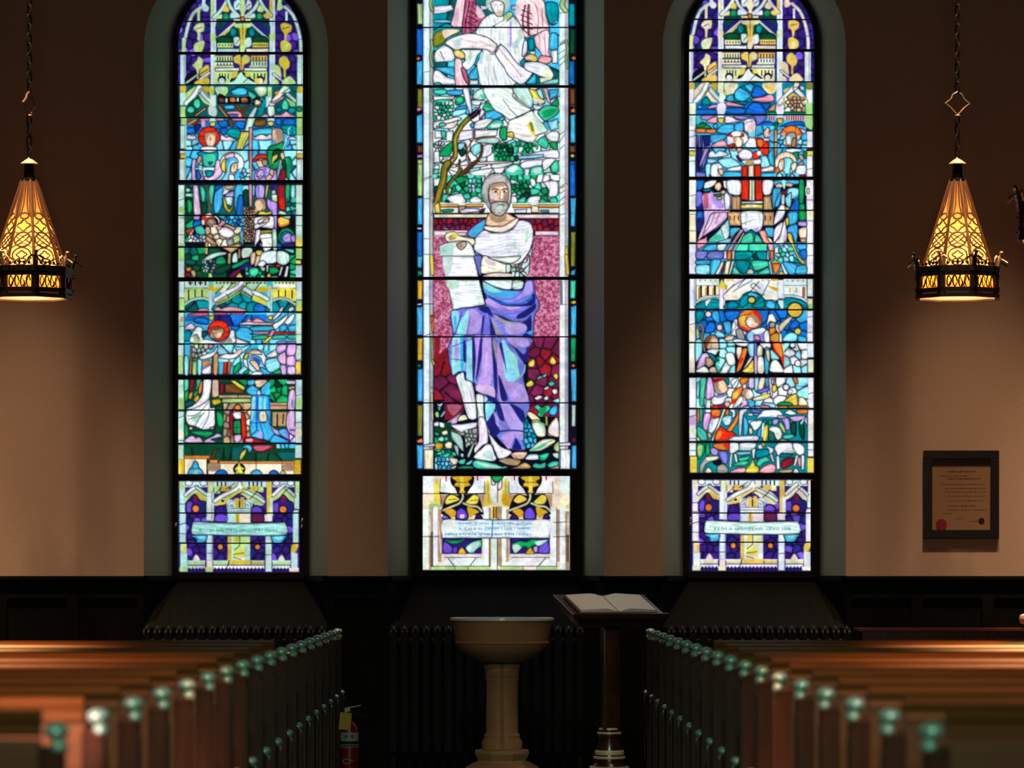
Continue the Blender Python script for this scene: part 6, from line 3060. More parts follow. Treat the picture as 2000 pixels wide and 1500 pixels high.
BARS = {'left': ([104.5, 355, 546, 738, 932.5], [42, 166, 230, 293.6, 421, 483, 609.5, 672, 801, 866, 1002, 1061]),
        'mid': ([169.5, 544, 924], [54, 658, 787]),
        'right': ([99, 348.5, 541, 734, 930], [38.5, 160, 224.5, 289, 411, 476, 605, 669.5, 798, 863.5, 1002, 1059])}
HEAVY = {'left': [5, 6, 8, 7, 12], 'mid': [5, 6, 12], 'right': [5, 6, 8, 7, 12]}
def build_window(i, w, gl):
    root = struct(empty(f'window_{i}', (0, 0, 0)))
    ex = () if w['kind'] != 'mid' else tuple(range(-490, -14, 4))
    pane(w['kind'], gl.x0, gl.y0, gl.x1, gl.y1, gl.result(), root, ex)
    fr = MB(); n = 28
    a = [(gx(x), gz(y)) for x, y in arch(w['gl']-10, w['gr']+10, w['gs'], w['gb']+12, n)]
    b = [(gx(x), gz(y)) for x, y in arch(w['gl']+.5, w['gr']-.5, w['gs'], w['gb'], n)]
    for y0 in (DG-.035,):
        A = [fr.b.verts.new((x, y0, z)) for x, z in a]; B = [fr.b.verts.new((x, y0, z)) for x, z in b]
        C = [fr.b.verts.new((x, DG+.02, z)) for x, z in b]
    m = len(A)
    for k in range(m):
        k2 = (k+1) % m
        fr.b.faces.new((A[k], A[k2], B[k2], B[k])); fr.b.faces.new((B[k], B[k2], C[k2], C[k]))
    fr.build('frame', M_frame, root, smooth=None)
    if w['kind'] == 'mid':                      # narrower lower light of the middle window
        f2 = MB()
        f2.box(gx(812), DG-.02, gz(1114), gx(825.5), DG+.0, gz(930)); f2.box(gx(1113.5), DG-.02, gz(1114), gx(1127), DG+.0, gz(930))
        f2.build('lower_frame', M_frame, root, smooth=None)
    else:
        c = w['gr']; f2 = MB()
        f2.box(gx(c-7), DG-.02, gz(1117), gx(c+1), DG+.0, gz(938)); f2.build('lower_frame', M_frame, root, smooth=None)
    hv, th = BARS[w['kind']]
    for y, t in zip(hv, HEAVY[w['kind']]):
        hw = (w['gr']-w['gl'])/2; c = (w['gl']+w['gr'])/2
        bb = MB(); bb.box(gx(c-hw-1), DG-.022, gz(y+t/2), gx(c+hw+1), DG-.002, gz(y-t/2), .003); bb.build('saddle_bar', M_frame, root, smooth=None)
    for y in th:
        hw = (w['gr']-w['gl'])/2; c = (w['gl']+w['gr'])/2
        if y < w['gs']: hw = math.sqrt(max(hw*hw-(w['gs']-y)**2, 1))
        bb = MB(); bb.tube([(gx(c-hw), DG-.008, gz(y)), (gx(c+hw), DG-.008, gz(y))], K*1.25, 8); bb.build('glazing_bar', M_frame, root)
    hooks = {'left': [(344, 1025), (590, 1016), (589.5, 1028)], 'right': [(1347, 1014), (1346.5, 1023)], 'mid': []}[w['kind']]
    for x, y in hooks:
        hk = MB(); hk.tube([(gx(x), DG-.05, gz(y+3)), (gx(x+1), DG-.07, gz(y)), (gx(x+1.5), DG-.05, gz(y-3))], K*1.6, 8)
        hk.build('latch_hook', M_white, root)
    return root

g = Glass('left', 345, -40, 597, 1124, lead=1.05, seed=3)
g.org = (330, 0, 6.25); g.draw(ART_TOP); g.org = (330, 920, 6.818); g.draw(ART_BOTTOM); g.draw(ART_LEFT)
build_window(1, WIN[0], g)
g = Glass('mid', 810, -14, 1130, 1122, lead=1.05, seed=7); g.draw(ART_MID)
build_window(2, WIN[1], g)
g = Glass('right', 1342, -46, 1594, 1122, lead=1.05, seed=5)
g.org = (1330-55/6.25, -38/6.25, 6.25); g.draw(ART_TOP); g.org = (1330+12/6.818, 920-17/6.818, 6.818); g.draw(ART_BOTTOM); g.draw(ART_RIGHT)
build_window(3, WIN[2], g)

# ================================================================ lanterns
def make_lantern():
    """origin at the centre of the lower rim"""
    root = empty('pendant_lantern')
    PH = math.radians(-90-31+1.5)          # octagon turned a little, as in the photograph
    RB = .283; RC = .232; RT = .048; ZB = .205; ZC = .20; ZT = .765
    def octo(r, z, k): t = PH+PI/4*k; return Vector((r*math.cos(t), r*math.sin(t), z))
    # band: frame with window openings, panels behind
    bd = MB(); lin = MB()
    for k in range(8):
        for z0, z1, out in ((0, .022, .006), (.035, .062, .0), (.137, .165, .0), (.165, .20, .005)):
            a, b = octo(RB+out, z0, k), octo(RB+out, z0, k+1); c, d = octo(RB-.02, z0, k), octo(RB-.02, z0, k+1)
            up = Vector((0, 0, z1-z0))
            for q in ((a, b, b+up, a+up), (c, d, d+up, c+up), (a, b, d, c), (a+up, b+up, d+up, c+up)): bd.quad(*q)
        for f0, f1 in ((0, .13), (.87, 1.0)):
            p = lambda f, r, z: octo(r, z, k).lerp(octo(r, z, k+1), f)
            a, b = p(f0, RB, .02), p(f1, RB, .02); c, d = p(f0, RB-.02, .02), p(f1, RB-.02, .02); up = Vector((0, 0, .15))
            for q in ((a, b, b+up, a+up), (c, d, d+up, c+up), (a, c, c+up, a+up), (b, d, d+up, b+up)): bd.quad(*q)
        a, b = octo(RB-.024, .0, k), octo(RB-.024, .0, k+1); up = Vector((0, 0, .036)); lin.quad(a, b, b+up, a+up)
        # small corner studs
        for z in (.06, .14): bd.ellipsoid(octo(RB+.004, z, k), (.007, .007, .007), 6, 4)
    bd.build('band', M_bronze, root, smooth=None); lin.build('inner_rim', M_white, root, smooth=None)
    df = MB(); df.b.faces.new([df.b.verts.new(octo(RB-.022, .012, k)) for k in range(8)]); df.build('diffuser', M_diffuser, root, smooth=None)
    for k in range(8):
        pn = MB(); a, b = octo(RB-.023, .036, k), octo(RB-.023, .036, k+1); up = Vector((0, 0, .13)); pn.quad(a, b, b+up, a+up)
        po = pn.build('band_panel', M_orange, root, smooth=None)
        # scrolled grille in front of each panel
        gr = MB(); rnd = random.Random(k)
        P = lambda f, z: octo(RB-.012, .05+z*.1, k).lerp(octo(RB-.012, .05+z*.1, k+1), .14+.72*f)
        for j in range(4):
            cxx = (j+.5)/4
            pts = [P(cxx+.10*math.cos(t)*(1-.05*q), .5+.34*math.sin(t)*(1 if j % 2 else -1)) for q, t in enumerate([i*PI/5 for i in range(9)])]
            gr.tube(pts, .0046, 4)
        for j in range(3): gr.tube([P(.06+.3*j, .04), P(.22+.3*j, .5), P(.36+.3*j, .96)], .0032, 4)
        for j in range(2): gr.tube([P(.1+.45*j, .95), P(.4+.4*j, .08)], .003, 4)
        gr.build('scroll_grille', M_bronze, po)
    # pierced spire: translucent panels with tracery in front
    for k in range(8):
        pn = MB(); n = 10
        for j in range(n):
            f0, f1 = j/n, (j+1)/n
            q = lambda f, kk: octo(RC+(RT-RC)*f, ZC+(ZT-ZC)*f, kk)
            pn.quad(q(f0, k), q(f0, k+1), q(f1, k+1), q(f1, k))
        po = pn.build('spire_panel', M_amber, root, smooth=None)
        tr = MB()
        def T(u, f):                         # u -1..1 across, f 0..1 up
            r = RC+(RT-RC)*f+.004; z = ZC+(ZT-ZC)*f
            return octo(r, z, k).lerp(octo(r, z, k+1), .5+.5*u)
        # ribs at the edges
        for u in (-1, 1): tr.tube([T(u*.97, 0), T(u*.97, 1)], .006, 5, rs=[.0105, .006])
        def ring(cu, cf, ru, rf, n=12, r=.0055, lobes=0):
            pts = []
            for i in range(n):
                t = 2*PI*i/n; m = 1+.22*math.cos(lobes*t) if lobes else 1
                pts.append(T(cu+ru*m*math.cos(t), cf+rf*m*math.sin(t)))
            tr.tube(pts, r, 5, closed=True)
        ring(0, .045, .42, .04); ring(0, .125, .36, .040, lobes=4, n=16)
        ring(0, .125, .74, .082, n=16)
        for s in (-1, 1):
            tr.tube([T(s*.9, .0), T(s*.55, .05), T(s*.9, .1)], .0052, 4); tr.tube([T(s*.95, .2), T(s*.5, .24), T(0, .215)], .0052, 4)
        ring(0, .30, .80, .085, n=16, r=.0058); ring(0, .30, .30, .032, n=4)
        for s in (-1, 1):
            for v in (-1, 1): tr.tube([T(s*.30, .30), T(s*.62, .30+v*.035), T(s*.56, .30+v*.06)], .0052, 4); tr.tube([T(0, .30+v*.033), T(s*.35, .30+v*.055), T(s*.56, .30+v*.06)], .0052, 4)
        tr.tube([T(-.95, .4), T(-.5, .375), T(0, .395), T(.5, .375), T(.95, .4)], .0056, 4)
        ring(0, .465, .62, .052, lobes=4, n=20, r=.0058)
        ring(0, .575, .55, .036, n=12, r=.0058)
        for s in (-1, 1):
            tr.tube([T(s*.95, .54), T(s*.5, .61), T(s*.30, .70), T(s*.26, .98)], .0048, 5)
            tr.tube([T(s*.95, .52), T(s*.7, .62), T(s*.66, .98)], .0042, 5)
        tr.build('spire_tracery', M_tracery, po)
    # cresting and winged figures at the corners
    for k in range(8):
        cr = MB()
        for f in (.2, .35, .5, .65, .8):
            c = octo(RB-.012, .205, k).lerp(octo(RB-.012, .205, k+1), f)
            cr.ellipsoid((c.x, c.y, c.z+.012*(1.4 if f == .5 else 1)), (.010, .010, .018 if f == .5 else .012), 6, 5)
        cr.build('cresting', M_bronze, root)
    for k in range(8):
        c = octo(RB-.008, .2, k); dv = Vector((c.x, c.y, 0)).normalized()
        fg = MB()
        fg.tube([c, c+dv*.006+Vector((0, 0, .03)), c+dv*.016+Vector((0, 0, .055)), c+dv*.022+Vector((0, 0, .075))], .01, 7, rs=[.016, .015, .012, .007])
        fg.ellipsoid(c+dv*.026+Vector((0, 0, .085)), (.013, .013, .011), 8, 6)
        fg.tube([c+dv*.012+Vector((0, 0, .05)), c+dv*.045+Vector((0, 0, .035)), c+dv*.068+Vector((0, 0, .018))], .004, 5, rs=[.005, .004, .0065])
        sd = Vector((-dv.y, dv.x, 0))
        for s in (-1, 1): fg.tube([c+Vector((0, 0, .05)), c+sd*s*.022+Vector((0, 0, .062)), c+sd*s*.045+Vector((0, 0, .045)), c+sd*s*.052+Vector((0, 0, .02))], .006, 5, rs=[.009, .008, .006, .003])
        fg.build('corner_figure', M_gilt if k % 2 == 0 else M_bronze, root)
    nk = MB(); nk.lathe([(.050, .755), (.046, .775), (.036, .78), (.034, .80), (.031, .85), (.030, .868), (.032, .872)], 16); nk.build('neck', M_iron, root)
    cp = MB(); cp.lathe([(.056, .868), (.054, .874), (.040, .884), (.026, .895), (.012, .902), (.004, .912)], 20); cp.build('cap', M_gilt, root)
    # chain
    ch = MB(); z = .905; j = 0
    def lnk(z, h, turn):
        t = .72 if turn else -.85; c, s = math.cos(t), math.sin(t); w = .017
        pts = [(w*math.cos(a)*c, w*math.cos(a)*s, z+h/2+(h/2)*math.sin(a)) for a in [i*PI/6 for i in range(12)]]
        ch.tube(pts, .0055, 6, closed=True)
    for hh in (.075, .095, .085, .085): lnk(z, hh, j % 2); z += hh-.016; j += 1
    zq = z
    q4 = MB()                                  # pierced diamond ornament
    zz = zq+.075
    q4.tube([(x, 0, zz+y) for x, y in [(0, .075), (.028, .058), (.040, .030), (.078, 0), (.045, -.028), (.018, -.058), (0, -.075), (-.018, -.058), (-.045, -.028), (-.078, 0), (-.040, .030), (-.028, .058)]], .0075, 6, closed=True)
    q4.ellipsoid((0, 0, zz-.078), (.020, .02, .012), 10, 6)
    q4.build('chain_ornament', M_aged, root, rot=(0, 0, 0))
    ch.build('chain', M_bronze, root); ch = MB()
    z = zq+.142; hh = .075
    while z < ZTOP-LAMP_Z: lnk(z, hh, j % 2); z += hh-.0135; j += 1
    ch.build('chain', M_bronze, root)
    return root

LAB = ['left lantern, hanging beside the window with a kneeling blue figure, half cut by the frame',
       'right lantern, complete, hanging above the framed certificate',
       'lantern cut by the right picture edge, only a corner figure and band strip showing']
lant = make_lantern()
for i, (x, y) in enumerate(LAMPS):
    o = lant if i == 0 else copy_tree(lant)
    o.location = (x, y, LAMP_Z)
    o.rotation_euler = (0, 0, {0: 0, 1: 0}.get(i, 0))
    tag(o, LAB[i] if i < 3 else 'pierced amber lantern on a chain, outside the picture', 'lantern', 'pierced amber pendant lanterns' if i < 3 else 'lanterns outside the picture')
    for ch in o.children:
        if ch.name.startswith('chain_ornament'): ch.rotation_euler = (0, 0, [1.15, .12, .5, .7, .3, .9, .2, .1][i])
    l = bpy.data.lights.new('lantern_bulb', 'POINT'); l.energy = BULB; l.color = WARM; l.shadow_soft_size = .03
    lo = bpy.data.objects.new('lantern_bulb', l); COL.objects.link(lo); lo.location = (x, y, LAMP_Z+.25)

# ================================================================ pews
PEW0, PITCH, NP = 8.10, .859, 18
def make_pew(side):
    root = empty('pew'); L = 3.7
    s = side
    X = lambda a: s*a                      # a grows away from the aisle, 0 at the aisle face
    def bx(mb, a0, y0, z0, a1, y1, z1, bev=0): mb.box(min(X(a0), X(a1)), y0, z0, max(X(a0), X(a1)), y1, z1, bev)
    # end panel: profile in y,z ; y grows away from the camera
    prof = [(-.015, 0), (-.015, .88), (-.02, .90), (-.005, .915), (.05, .915), (.065, .89), (.075, .72), (.12, .60), (.22, .545), (.42, .53), (.50, .52), (.525, .50), (.51, .47), (.50, 0)]
    ep = MB(); ep.prism(prof, min(X(0), X(.055)), max(X(0), X(.055)), 'x')
    e = ep.build('end_panel', M_endwood, root, smooth=30)
    # fluting on the aisle face and on the near edge
    mo = MB()
    for y in (.03, .44): mo.box(min(X(-.006), X(.004)), y-.012, .10, max(X(-.006), X(.004)), y+.012, .50 if y > .1 else .86, .003)
    mo.box(min(X(-.006), X(.004)), .03, .08, max(X(-.006), X(.004)), .44, .11, .003)
    mo.build('end_moulding', M_endwood, e, smooth=None)
    kn = MB()
    kn.ellipsoid((X(.016), .02, .948), (.030, .042, .021)); kn.ellipsoid((X(.010), .02, .912), (.021, .036, .022))
    kn.build('scroll_top', M_knob, root)
    ka = MB(); ka.ellipsoid((X(.014), .50, .545), (.024, .034, .018)); ka.ellipsoid((X(.010), .505, .512), (.017, .028, .018)); ka.build('arm_scroll', M_knob, root)
    # top rail with its mouldings, back, seat, book rack
    rp = [(y, z+.011) for y, z in [(-.012, .925), (-.016, .935), (-.010, .944), (-.004, .947), (-.006, .955), (-.016, .962), (-.018, .972), (-.008, .983), (.012, .987), (.034, .983), (.042, .972), (.038, .955), (.030, .94), (.028, .925)]]
    tr = MB(); tr.prism(rp, min(X(.05), X(L)), max(X(.05), X(L)), 'x'); tr.build('top_rail', M_wood, root, smooth=45)
    bb = MB(); bx(bb, .05, 0, .30, L, .022, .93)
    bb.build('back', M_wood, root, smooth=None)
    rk = MB(); bx(rk, .12, -.085, .70, L-.1, 0, .715, .002); bx(rk, .12, -.085, .70, L-.1, -.073, .79, .002); rk.build('book_rack', M_wood, root, smooth=None)
    se = MB(); bx(se, .05, .02, .40, L, .47, .435, .006); bx(se, .05, .40, .28, L, .42, .40); se.build('seat', M_wood, root, smooth=None)
    en = MB(); en.prism(prof, min(X(L), X(L+.05)), max(X(L), X(L+.05)), 'x'); en.build('wall_end_panel', M_endwood, root, smooth=30)
    return root
ORD = ['nearest', 'second', 'third', 'fourth', 'fifth', 'sixth', 'seventh', 'eighth', 'ninth', 'tenth', 'eleventh', 'twelfth', 'thirteenth', 'fourteenth', 'fifteenth', 'sixteenth', 'seventeenth', 'last']
for side, nm in ((-1, 'left'), (1, 'right')):
    proto = make_pew(side)
    for i in range(NP):
        o = proto if i == 0 else copy_tree(proto)
        o.location = (side*.975, PEW0+PITCH*i, 0)
        if i >= 11:                          # the rear pews have lower backs
            for ch in o.children:
                if ch.name.startswith('top_rail'): ch.location.z -= .17
                elif ch.name.startswith('back'): ch.scale.z = .81
        if i in (0, NP-1): lab = f'dark wooden pew {"nearest to us" if i == 0 else "farthest from us, by the radiator"}, {nm} of the aisle'
        else: lab = f'dark wooden pew {nm} of the aisle, {ORD[i]} row counted from us'
        tag(o, lab, 'pew', f'wooden pews {nm} of the aisle')

# ================================================================ radiators
def make_radiator(x0, n, label):
    root = empty('radiator', (x0, 23.62, 0)); P = .0722
    sec = MB()
    # one column section: two rounded legs joined at top and bottom
    out = []
    for i in range(13): t = PI*i/12; out.append((.075*math.cos(t), .915+.045*math.sin(t)))
    out += [(-.075, .14), (-.05, .10), (.05, .10), (.075, .14)]
    sec.prism(out, -.022, .022, 'x'); me = sec.mesh('radiator_section', 30)
    me.materials.append(M_iron)
    cap = MB(); cap.ellipsoid((0, -.035, .945), (.013, .05, .028), 12, 8); cm = cap.mesh('section_crown', 60); cm.materials.append(M_iron2)
    for k in range(n):
        o = link('radiator_section', me, None, root, (P*(k+.5), 0, 0)); link('section_crown', cm, None, o)
    for z in (.20, .86):
        p = MB(); p.tube([(.02, 0, z), (P*n-.02, 0, z)], .03, 10); p.build('connecting_pipe', M_iron, root)
    for x in (P*.5, P*(n-.5)):
        ft = MB(); ft.box(x-.02, -.08, 0, x+.02, .08, .12, .006); ft.build('foot', M_iron, root, smooth=None)
    tag(root, label, 'radiator', 'cast iron radiators under the windows')
M_iron2 = mat('sheen_iron', (.03, .045, .04), .35, metal=.4, spec=.5)  # teal daylight sheen of the radiator tops mixed into the iron colour
def rx(px): return (px-CX)*23.6/F
make_radiator(rx(276), 17, 'black column radiator under the left window, behind the left pews')
make_radiator(rx(758), 18, 'black column radiator under the tall middle window, behind the font')
make_radiator(rx(1300), 17, 'black column radiator under the right window, behind the right pews')

# ================================================================ font
fx, fy = (980.5-CX)*21/F, 21.0
def fz(py): return EYE+(HY-py)*21/F
def fr_(p): return p*21/F
root = empty('baptismal_font', (fx, fy, 0))
bw = MB()
bw.lathe([(fr_(r), fz(y)) for r, y in [(20, 1295), (46, 1294), (58, 1287), (72, 1279), (82, 1270), (88, 1261), (90, 1257), (92, 1256), (92, 1254), (90.5, 1252), (94, 1235), (97, 1218), (98, 1213), (101, 1212), (96, 1211), (92, 1208), (80, 1225), (40, 1240), (5, 1243)]], 48)
bw.build('bowl', M_stone, root)
rm = MB(); rm.lathe([(fr_(r), fz(y)) for r, y in [(95, 1212), (101.5, 1212), (102, 1209), (101, 1206.5), (97, 1206), (93, 1207), (92, 1210), (95, 1212)]], 64, cap=False); rm.build('rim', M_rim, root, smooth=60)
def grooved(t, z):
    d = abs(((t+PI/2+PI/4) % (PI/2))-PI/4)      # 0 at the four grooves, one of them facing the camera
    return 1.0-.20*math.exp(-(d/.10)**2)+.02*math.cos(4*(t+PI/2))
st = MB()
st.lathe([(fr_(r), fz(y)) for r, y in [(37, 1296), (36, 1302), (34, 1308), (33, 1324), (32, 1325), (33, 1327), (31.5, 1330), (31.5, 1430), (33, 1433), (36, 1436), (35, 1441), (38, 1446), (40, 1449), (40, 1463)]], 64, rf=grooved)
st.build('stem', M_stone, root, smooth=50)
bs = MB()
bs.lathe([(fr_(r), fz(y)) for r, y in [(40, 1463), (56, 1465), (57, 1471), (54, 1477), (50, 1484), (54, 1488), (62, 1491), (76, 1499), (84, 1506), (90, 1512), (92, 1530)]]+[(fr_(92), 0)], 8, ph=PI/8)
bs.build('base', M_stone, root, smooth=25)
tag(root, 'brown stone baptismal font with a round bowl on a grooved stem, in the aisle', 'font')

# ================================================================ lectern and book
LD = 20.5; lx = (1190-CX)*LD/F; YAW = math.radians(17)
root = empty('lectern', (lx, LD, 0), YAW)
TILT = math.atan2(.118, .39)
TM = Matrix.Translation((0, 0, 1.133)) @ Matrix.Rotation(TILT, 4, 'X')
tp = MB(); tp.box(-.275, -.21, -.028, .275, .21, 0, .004, TM); tp.box(-.285, -.222, -.012, .285, -.205, .018, .004, TM); tp.build('sloping_top', M_darkwood, root, smooth=None)
sk = MB(); sk.box(-.24, -.17, -.075, .24, .17, -.026, .003, TM); sk.build('under_frame', M_darkwood, root, smooth=None)
ps = MB(); ps.box(-.05, -.05, .40, .05, .05, 1.08, .012); ps.box(-.075, -.075, 1.01, .075, .075, 1.075, .01)
ps.lathe([(.055, .38), (.062, .395), (.062, .42), (.052, .43)], 16); ps.build('post', M_darkwood, root, smooth=30)
bs = MB()
bs.lathe([(.06, .40), (.066, .385), (.06, .37), (.075, .30), (.085, .26), (.085, .23), (.11, .20), (.15, .15), (.17, .09), (.175, .06)], 16)
bs.box(-.2, -.2, 0, .2, .2, .06, .01); bs.build('base', M_darkwood, root, smooth=35)
for z, r, h in ((.425, .060, .007), (.402, .070, .006), (.290, .085, .014), (.262, .092, .008), (.205, .115, .007)):
    br = MB(); br.lathe([(r-.006, z-h), (r, z-h*.6), (r, z+h*.6), (r-.006, z+h)], 24); br.build('glint_ring', M_gilt, root)  # gilt bands painted in for lamp glints on the glossy mouldings
tag(root, 'dark wooden lectern with a sloping top beside the font, carrying an open book', 'lectern')
bk = empty('open_book', (lx, LD, 0), YAW)
cv = MB(); cv.box(-.235, -.172, .000, .235, .135, .010, .002, TM); cv.build('cover', M_leather, bk, smooth=None)
for s, nm in ((-1, 'left_page_block'), (1, 'right_page_block')):
    pg = MB(); n = 14; rows = []
    for j in range(n+1):
        u = j/n; x = s*(.003+.222*u); h = .011+.026*math.sin(min(1, u*2.4)*PI/2)*(1-.55*u)
        if u == 0: h = .016
        rows.append((x, h))
    top = [[pg.b.verts.new(TM @ Vector((x, y, h))) for x, h in rows] for y in (-.165, .128)]
    bot = [[pg.b.verts.new(TM @ Vector((x, y, .0102))) for x, h in rows] for y in (-.165, .128)]
    for j in range(n):
        pg.b.faces.new((top[0][j], top[0][j+1], top[1][j+1], top[1][j])); pg.b.faces.new((bot[0][j], bot[0][j+1], bot[1][j+1], bot[1][j]))
        for a in (0, 1): pg.b.faces.new((top[a][j], top[a][j+1], bot[a][j+1], bot[a][j]))
    for j in (0, n): pg.b.faces.new((top[0][j], top[1][j], bot[1][j], bot[0][j]))
    pg.build('page_block', M_page, bk)
tag(bk, 'large open book with blank looking pages lying on the sloping lectern', 'book')

# ================================================================ fire extinguisher
ED = 22.0; ex = (682.5-CX)*ED/F
def ez(py): return EYE+(HY-py)*ED/F
root = empty('fire_extinguisher', (ex, ED, 0)); R = .056
b = MB(); b.lathe([(.02, 0), (R-.004, 0), (R, .006), (R, .345), (R-.006, .37), (.03, .395), (.018, .405), (.017, .425)], 28); b.build('cylinder', M_red, root)
b = MB(); b.lathe([(R+.001, ez(1447)), (R+.001, ez(1430))], 28, cap=False); b.build('instruction_label', M_label, root)
b = MB(); b.lathe([(R+.0012, ez(1459)), (R+.0012, ez(1453))], 28, cap=False); b.build('lettered_strip', M_label, root)
b = MB(); b.lathe([(R+.0008, ez(1453)), (R+.0008, ez(1447))], 28, cap=False); b.build('black_band', M_black, root)
b = MB()
for k in range(18):                          # marks on the labels
    t = -PI/2-1.0+2.0*k/18; w = .0022+.002*((k*7) % 3); z = ez(1456)
    c = Vector((math.cos(t)*(R+.0018), math.sin(t)*(R+.0018), z)); sd = Vector((-math.sin(t), math.cos(t), 0))*w*.6; up = Vector((0, 0, .006))
    b.quad(c-sd-up, c+sd-up, c+sd+up, c-sd+up)
for tt, rr in ((-PI/2-.35, .010), (-PI/2+.35, .010), (-PI/2-.35, .004), (-PI/2+.35, .004)):
    for q in range(8):
        t0, t1 = tt+rr/R*math.cos(q*PI/4), tt+rr/R*math.cos((q+1)*PI/4)
        z0, z1 = ez(1438)+rr*math.sin(q*PI/4), ez(1438)+rr*math.sin((q+1)*PI/4)
        A = Vector((math.cos(t0)*(R+.0018), math.sin(t0)*(R+.0018), z0)); B = Vector((math.cos(t1)*(R+.0018), math.sin(t1)*(R+.0018), z1))
        b.tube([A, B], .0014, 4)
b.build('label_print', M_black, root)
b = MB()
pts = []
for q in range(16):
    t = -PI/2-.30+.024/R*math.cos(q*PI/8); pts.append((math.cos(t)*(R+.001), math.sin(t)*(R+.001), ez(1486)+.014*math.sin(q*PI/8)))
b.tube(pts, .0035, 5, closed=True); t = -PI/2+.15
b.tube([(math.cos(t)*(R+.001), math.sin(t)*(R+.001), ez(1484)), (math.cos(t+.35)*(R+.001), math.sin(t+.35)*(R+.001), ez(1484))], .003, 5)
b.build('oval_mark', M_label, root)
b = MB(); b.lathe([(.013, .42), (.017, .43), (.017, .455), (.012, .47)], 14); b.tube([(-.015, 0, .455), (-.035, -.01, .445)], .008, 8); b.build('valve', M_bronze, root)
b = MB(); b.box(-.004, -.009, 0, .085, .009, .006, .002, Matrix.Translation((-.012, 0, .488)) @ Matrix.Rotation(-.17, 4, 'Y')); b.box(-.03, -.01, .462, .005, .01, .492, .003); b.build('lever', M_cream, root, smooth=None)
b = MB(); b.box(0, -.009, -.004, .10, .009, .004, .002, Matrix.Translation((-.002, 0, .476)) @ Matrix.Rotation(.42, 4, 'Y')); b.build('carry_handle', M_iron, root, smooth=None)
b = MB(); b.box(-.036, -.0015, -.105, .036, .0015, 0, .001, Matrix.Translation((-.018, -.062, .463)) @ Matrix.Rotation(.10, 4, 'Y')); b.build('inspection_tag', M_tagy, root, smooth=None)
b = MB(); b.tube([(-.014, -.018, .45), (-.03, -.04, .462), (-.03, -.058, .455)], .002, 5); b.build('tag_string', M_black, root)
tag(root, 'red fire extinguisher with a yellow tag standing on the floor left of the font', 'fire extinguisher')

# ================================================================ framed certificate
x0, x1, z0, z1 = wx(1803), wx(1950.5), wz(1052), wz(880)
root = empty('framed_certificate', ((x0+x1)/2, D, z0)); W = (x1-x0)/2; H = z1-z0; f = 17*KD
b = MB()
for a in ((-W, 0, W, f), (-W, H-f, W, H), (-W, f, -W+f, H-f), (W-f, f, W, H-f)): b.box(a[0], -.028, a[1], a[2], -.001, a[3], .004)
b.build('frame', M_blackframe, root, smooth=None)
b = MB(); b.box(-W+f*.8, -.012, f*.8, W-f*.8, -.002, H-f*.8); b.build('mount', M_mount, root, smooth=None)
b = MB(); b.box(-W+f, -.014, f, W-f, -.0125, wz(913)-z0); b.build('paper', M_certif, root, smooth=None)
b = MB(); rnd = random.Random(4)
def px2(x, y): return (wx(x)-(x0+x1)/2, wz(y)-z0)
for ly, xa, xb, wt in [(921, 1848, 1905, 1.7), (930, 1832, 1890, .9), (935, 1850, 1915, 1.1), (946, 1836, 1925, .7), (954, 1846, 1925, .7), (961, 1844, 1926, .8), (969, 1852, 1924, .6), (978, 1850, 1920, .7), (988, 1850, 1905, 1.0), (996, 1848, 1926, .8), (1003, 1842, 1860, 1.2), (1013, 1866, 1884, .6), (1018, 1892, 1912, .8)]:
    x = xa
    while x < xb:
        w = rnd.uniform(2, 6); (a, c), (e, _) = px2(x, ly), px2(min(x+w, xb), ly); h = wt*KD*rnd.uniform(.6, 1.2)
        b.quad((a, -.0146, c-h), (e, -.0146, c-h), (e, -.0146, c+h), (a, -.0146, c+h)); x += w+rnd.uniform(1, 2.5)
b.build('written_lines', M_ink, root, smooth=None)
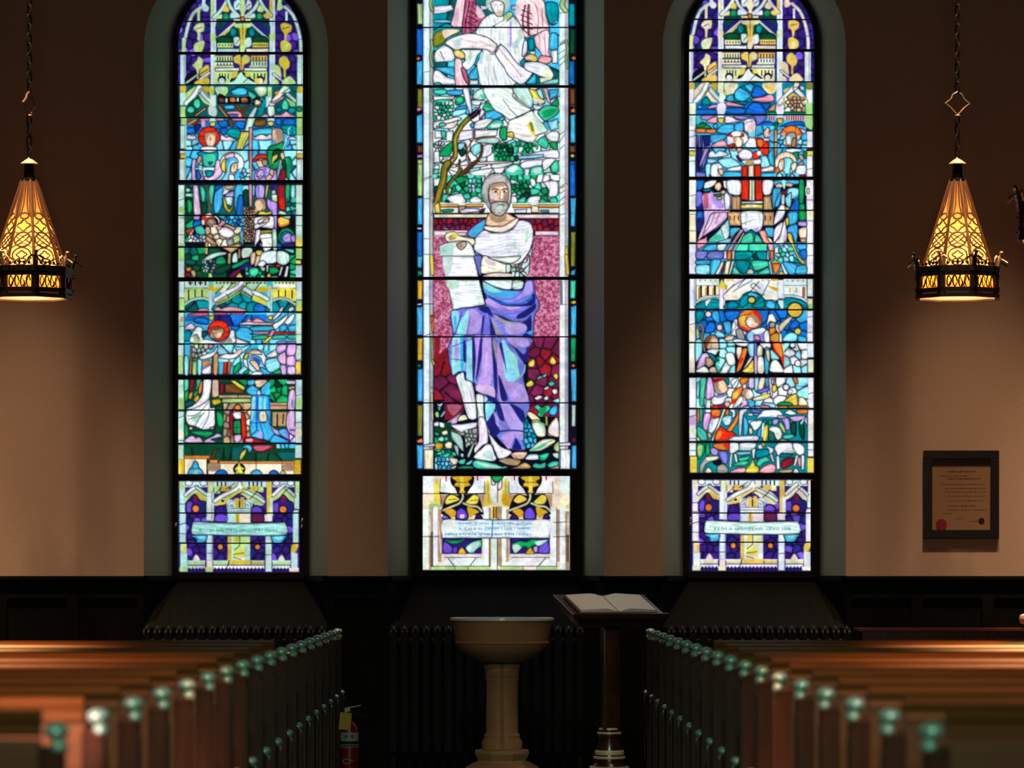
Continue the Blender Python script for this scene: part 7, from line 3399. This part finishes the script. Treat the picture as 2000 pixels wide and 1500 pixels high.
for nm, x, y, r, m in (('red_seal', 1838, 1024.5, 10.5, M_seal), ('dark_seal', 1916.5, 1017, 5.5, M_black)):
    a, c = px2(x, y); b = MB(); b.prism([(a+r*KD*math.cos(t*PI/12)*(1+.04*(t % 2)), c+r*KD*math.sin(t*PI/12)*(1+.04*(t % 2))) for t in range(24)], -.0165, -.0145, 'y'); b.build(nm, m, root, smooth=None)
b = MB(); b.box(-W+f, -.021, f, W-f, -.019, H-f); 
M_pane = mat('picture_glass', (.02, .02, .02), .05); M_pane.node_tree.nodes['Principled BSDF'].inputs['Alpha'].default_value = .06
b.build('glass_pane', M_pane, root, smooth=None)
tag(root, 'black framed certificate with a red seal hanging on the plaster right of the windows', 'framed certificate')

# ================================================================ low cabinet at the right, with a cream ornament
cd = 23.3
root = empty('low_cabinet', ((1676-CX)*cd/F, cd, 0)); zc = EYE+(HY-1227)*cd/F
b = MB(); b.box(0, -.02, zc-.022, 2.6, .30, zc, .004); b.build('worktop', mat('reddish_wood', (.10, .028, .02), .3, coat=.3), root, smooth=None)
b = MB(); b.box(.03, .0, 0, 2.57, .29, zc-.022); b.build('body', M_darkwood, root, smooth=None)
for k in range(4):
    b = MB(); b.box(.05+k*.635, -.012, .06, .05+k*.635+.60, .002, zc-.06, .004); d = b.build('door', M_darkwood, root, smooth=None)
    b = MB(); b.ellipsoid((.05+k*.635+(.55 if k % 2 == 0 else .05), -.022, .55), (.012, .012, .012), 10, 6); b.build('knob', M_gilt, d)
tag(root, 'low dark wooden cabinet with a reddish top against the panelling at the right', 'cabinet')
root = empty('ornament', ((2003-CX)*cd/F, cd+.05, zc))
b = MB(); b.lathe([(.016, 0), (.02, .003), (.022, .012), (.016, .02), (.018, .026)], 20); b.build('foot', M_iron, root)
b = MB(); b.lathe([(.016, .024), (.028, .034), (.034, .05), (.035, .065), (.030, .082), (.016, .092), (.004, .095)], 24); b.build('body', M_cream, root)
tag(root, 'small cream rounded ornament standing on the low cabinet at the right edge', 'ornament')
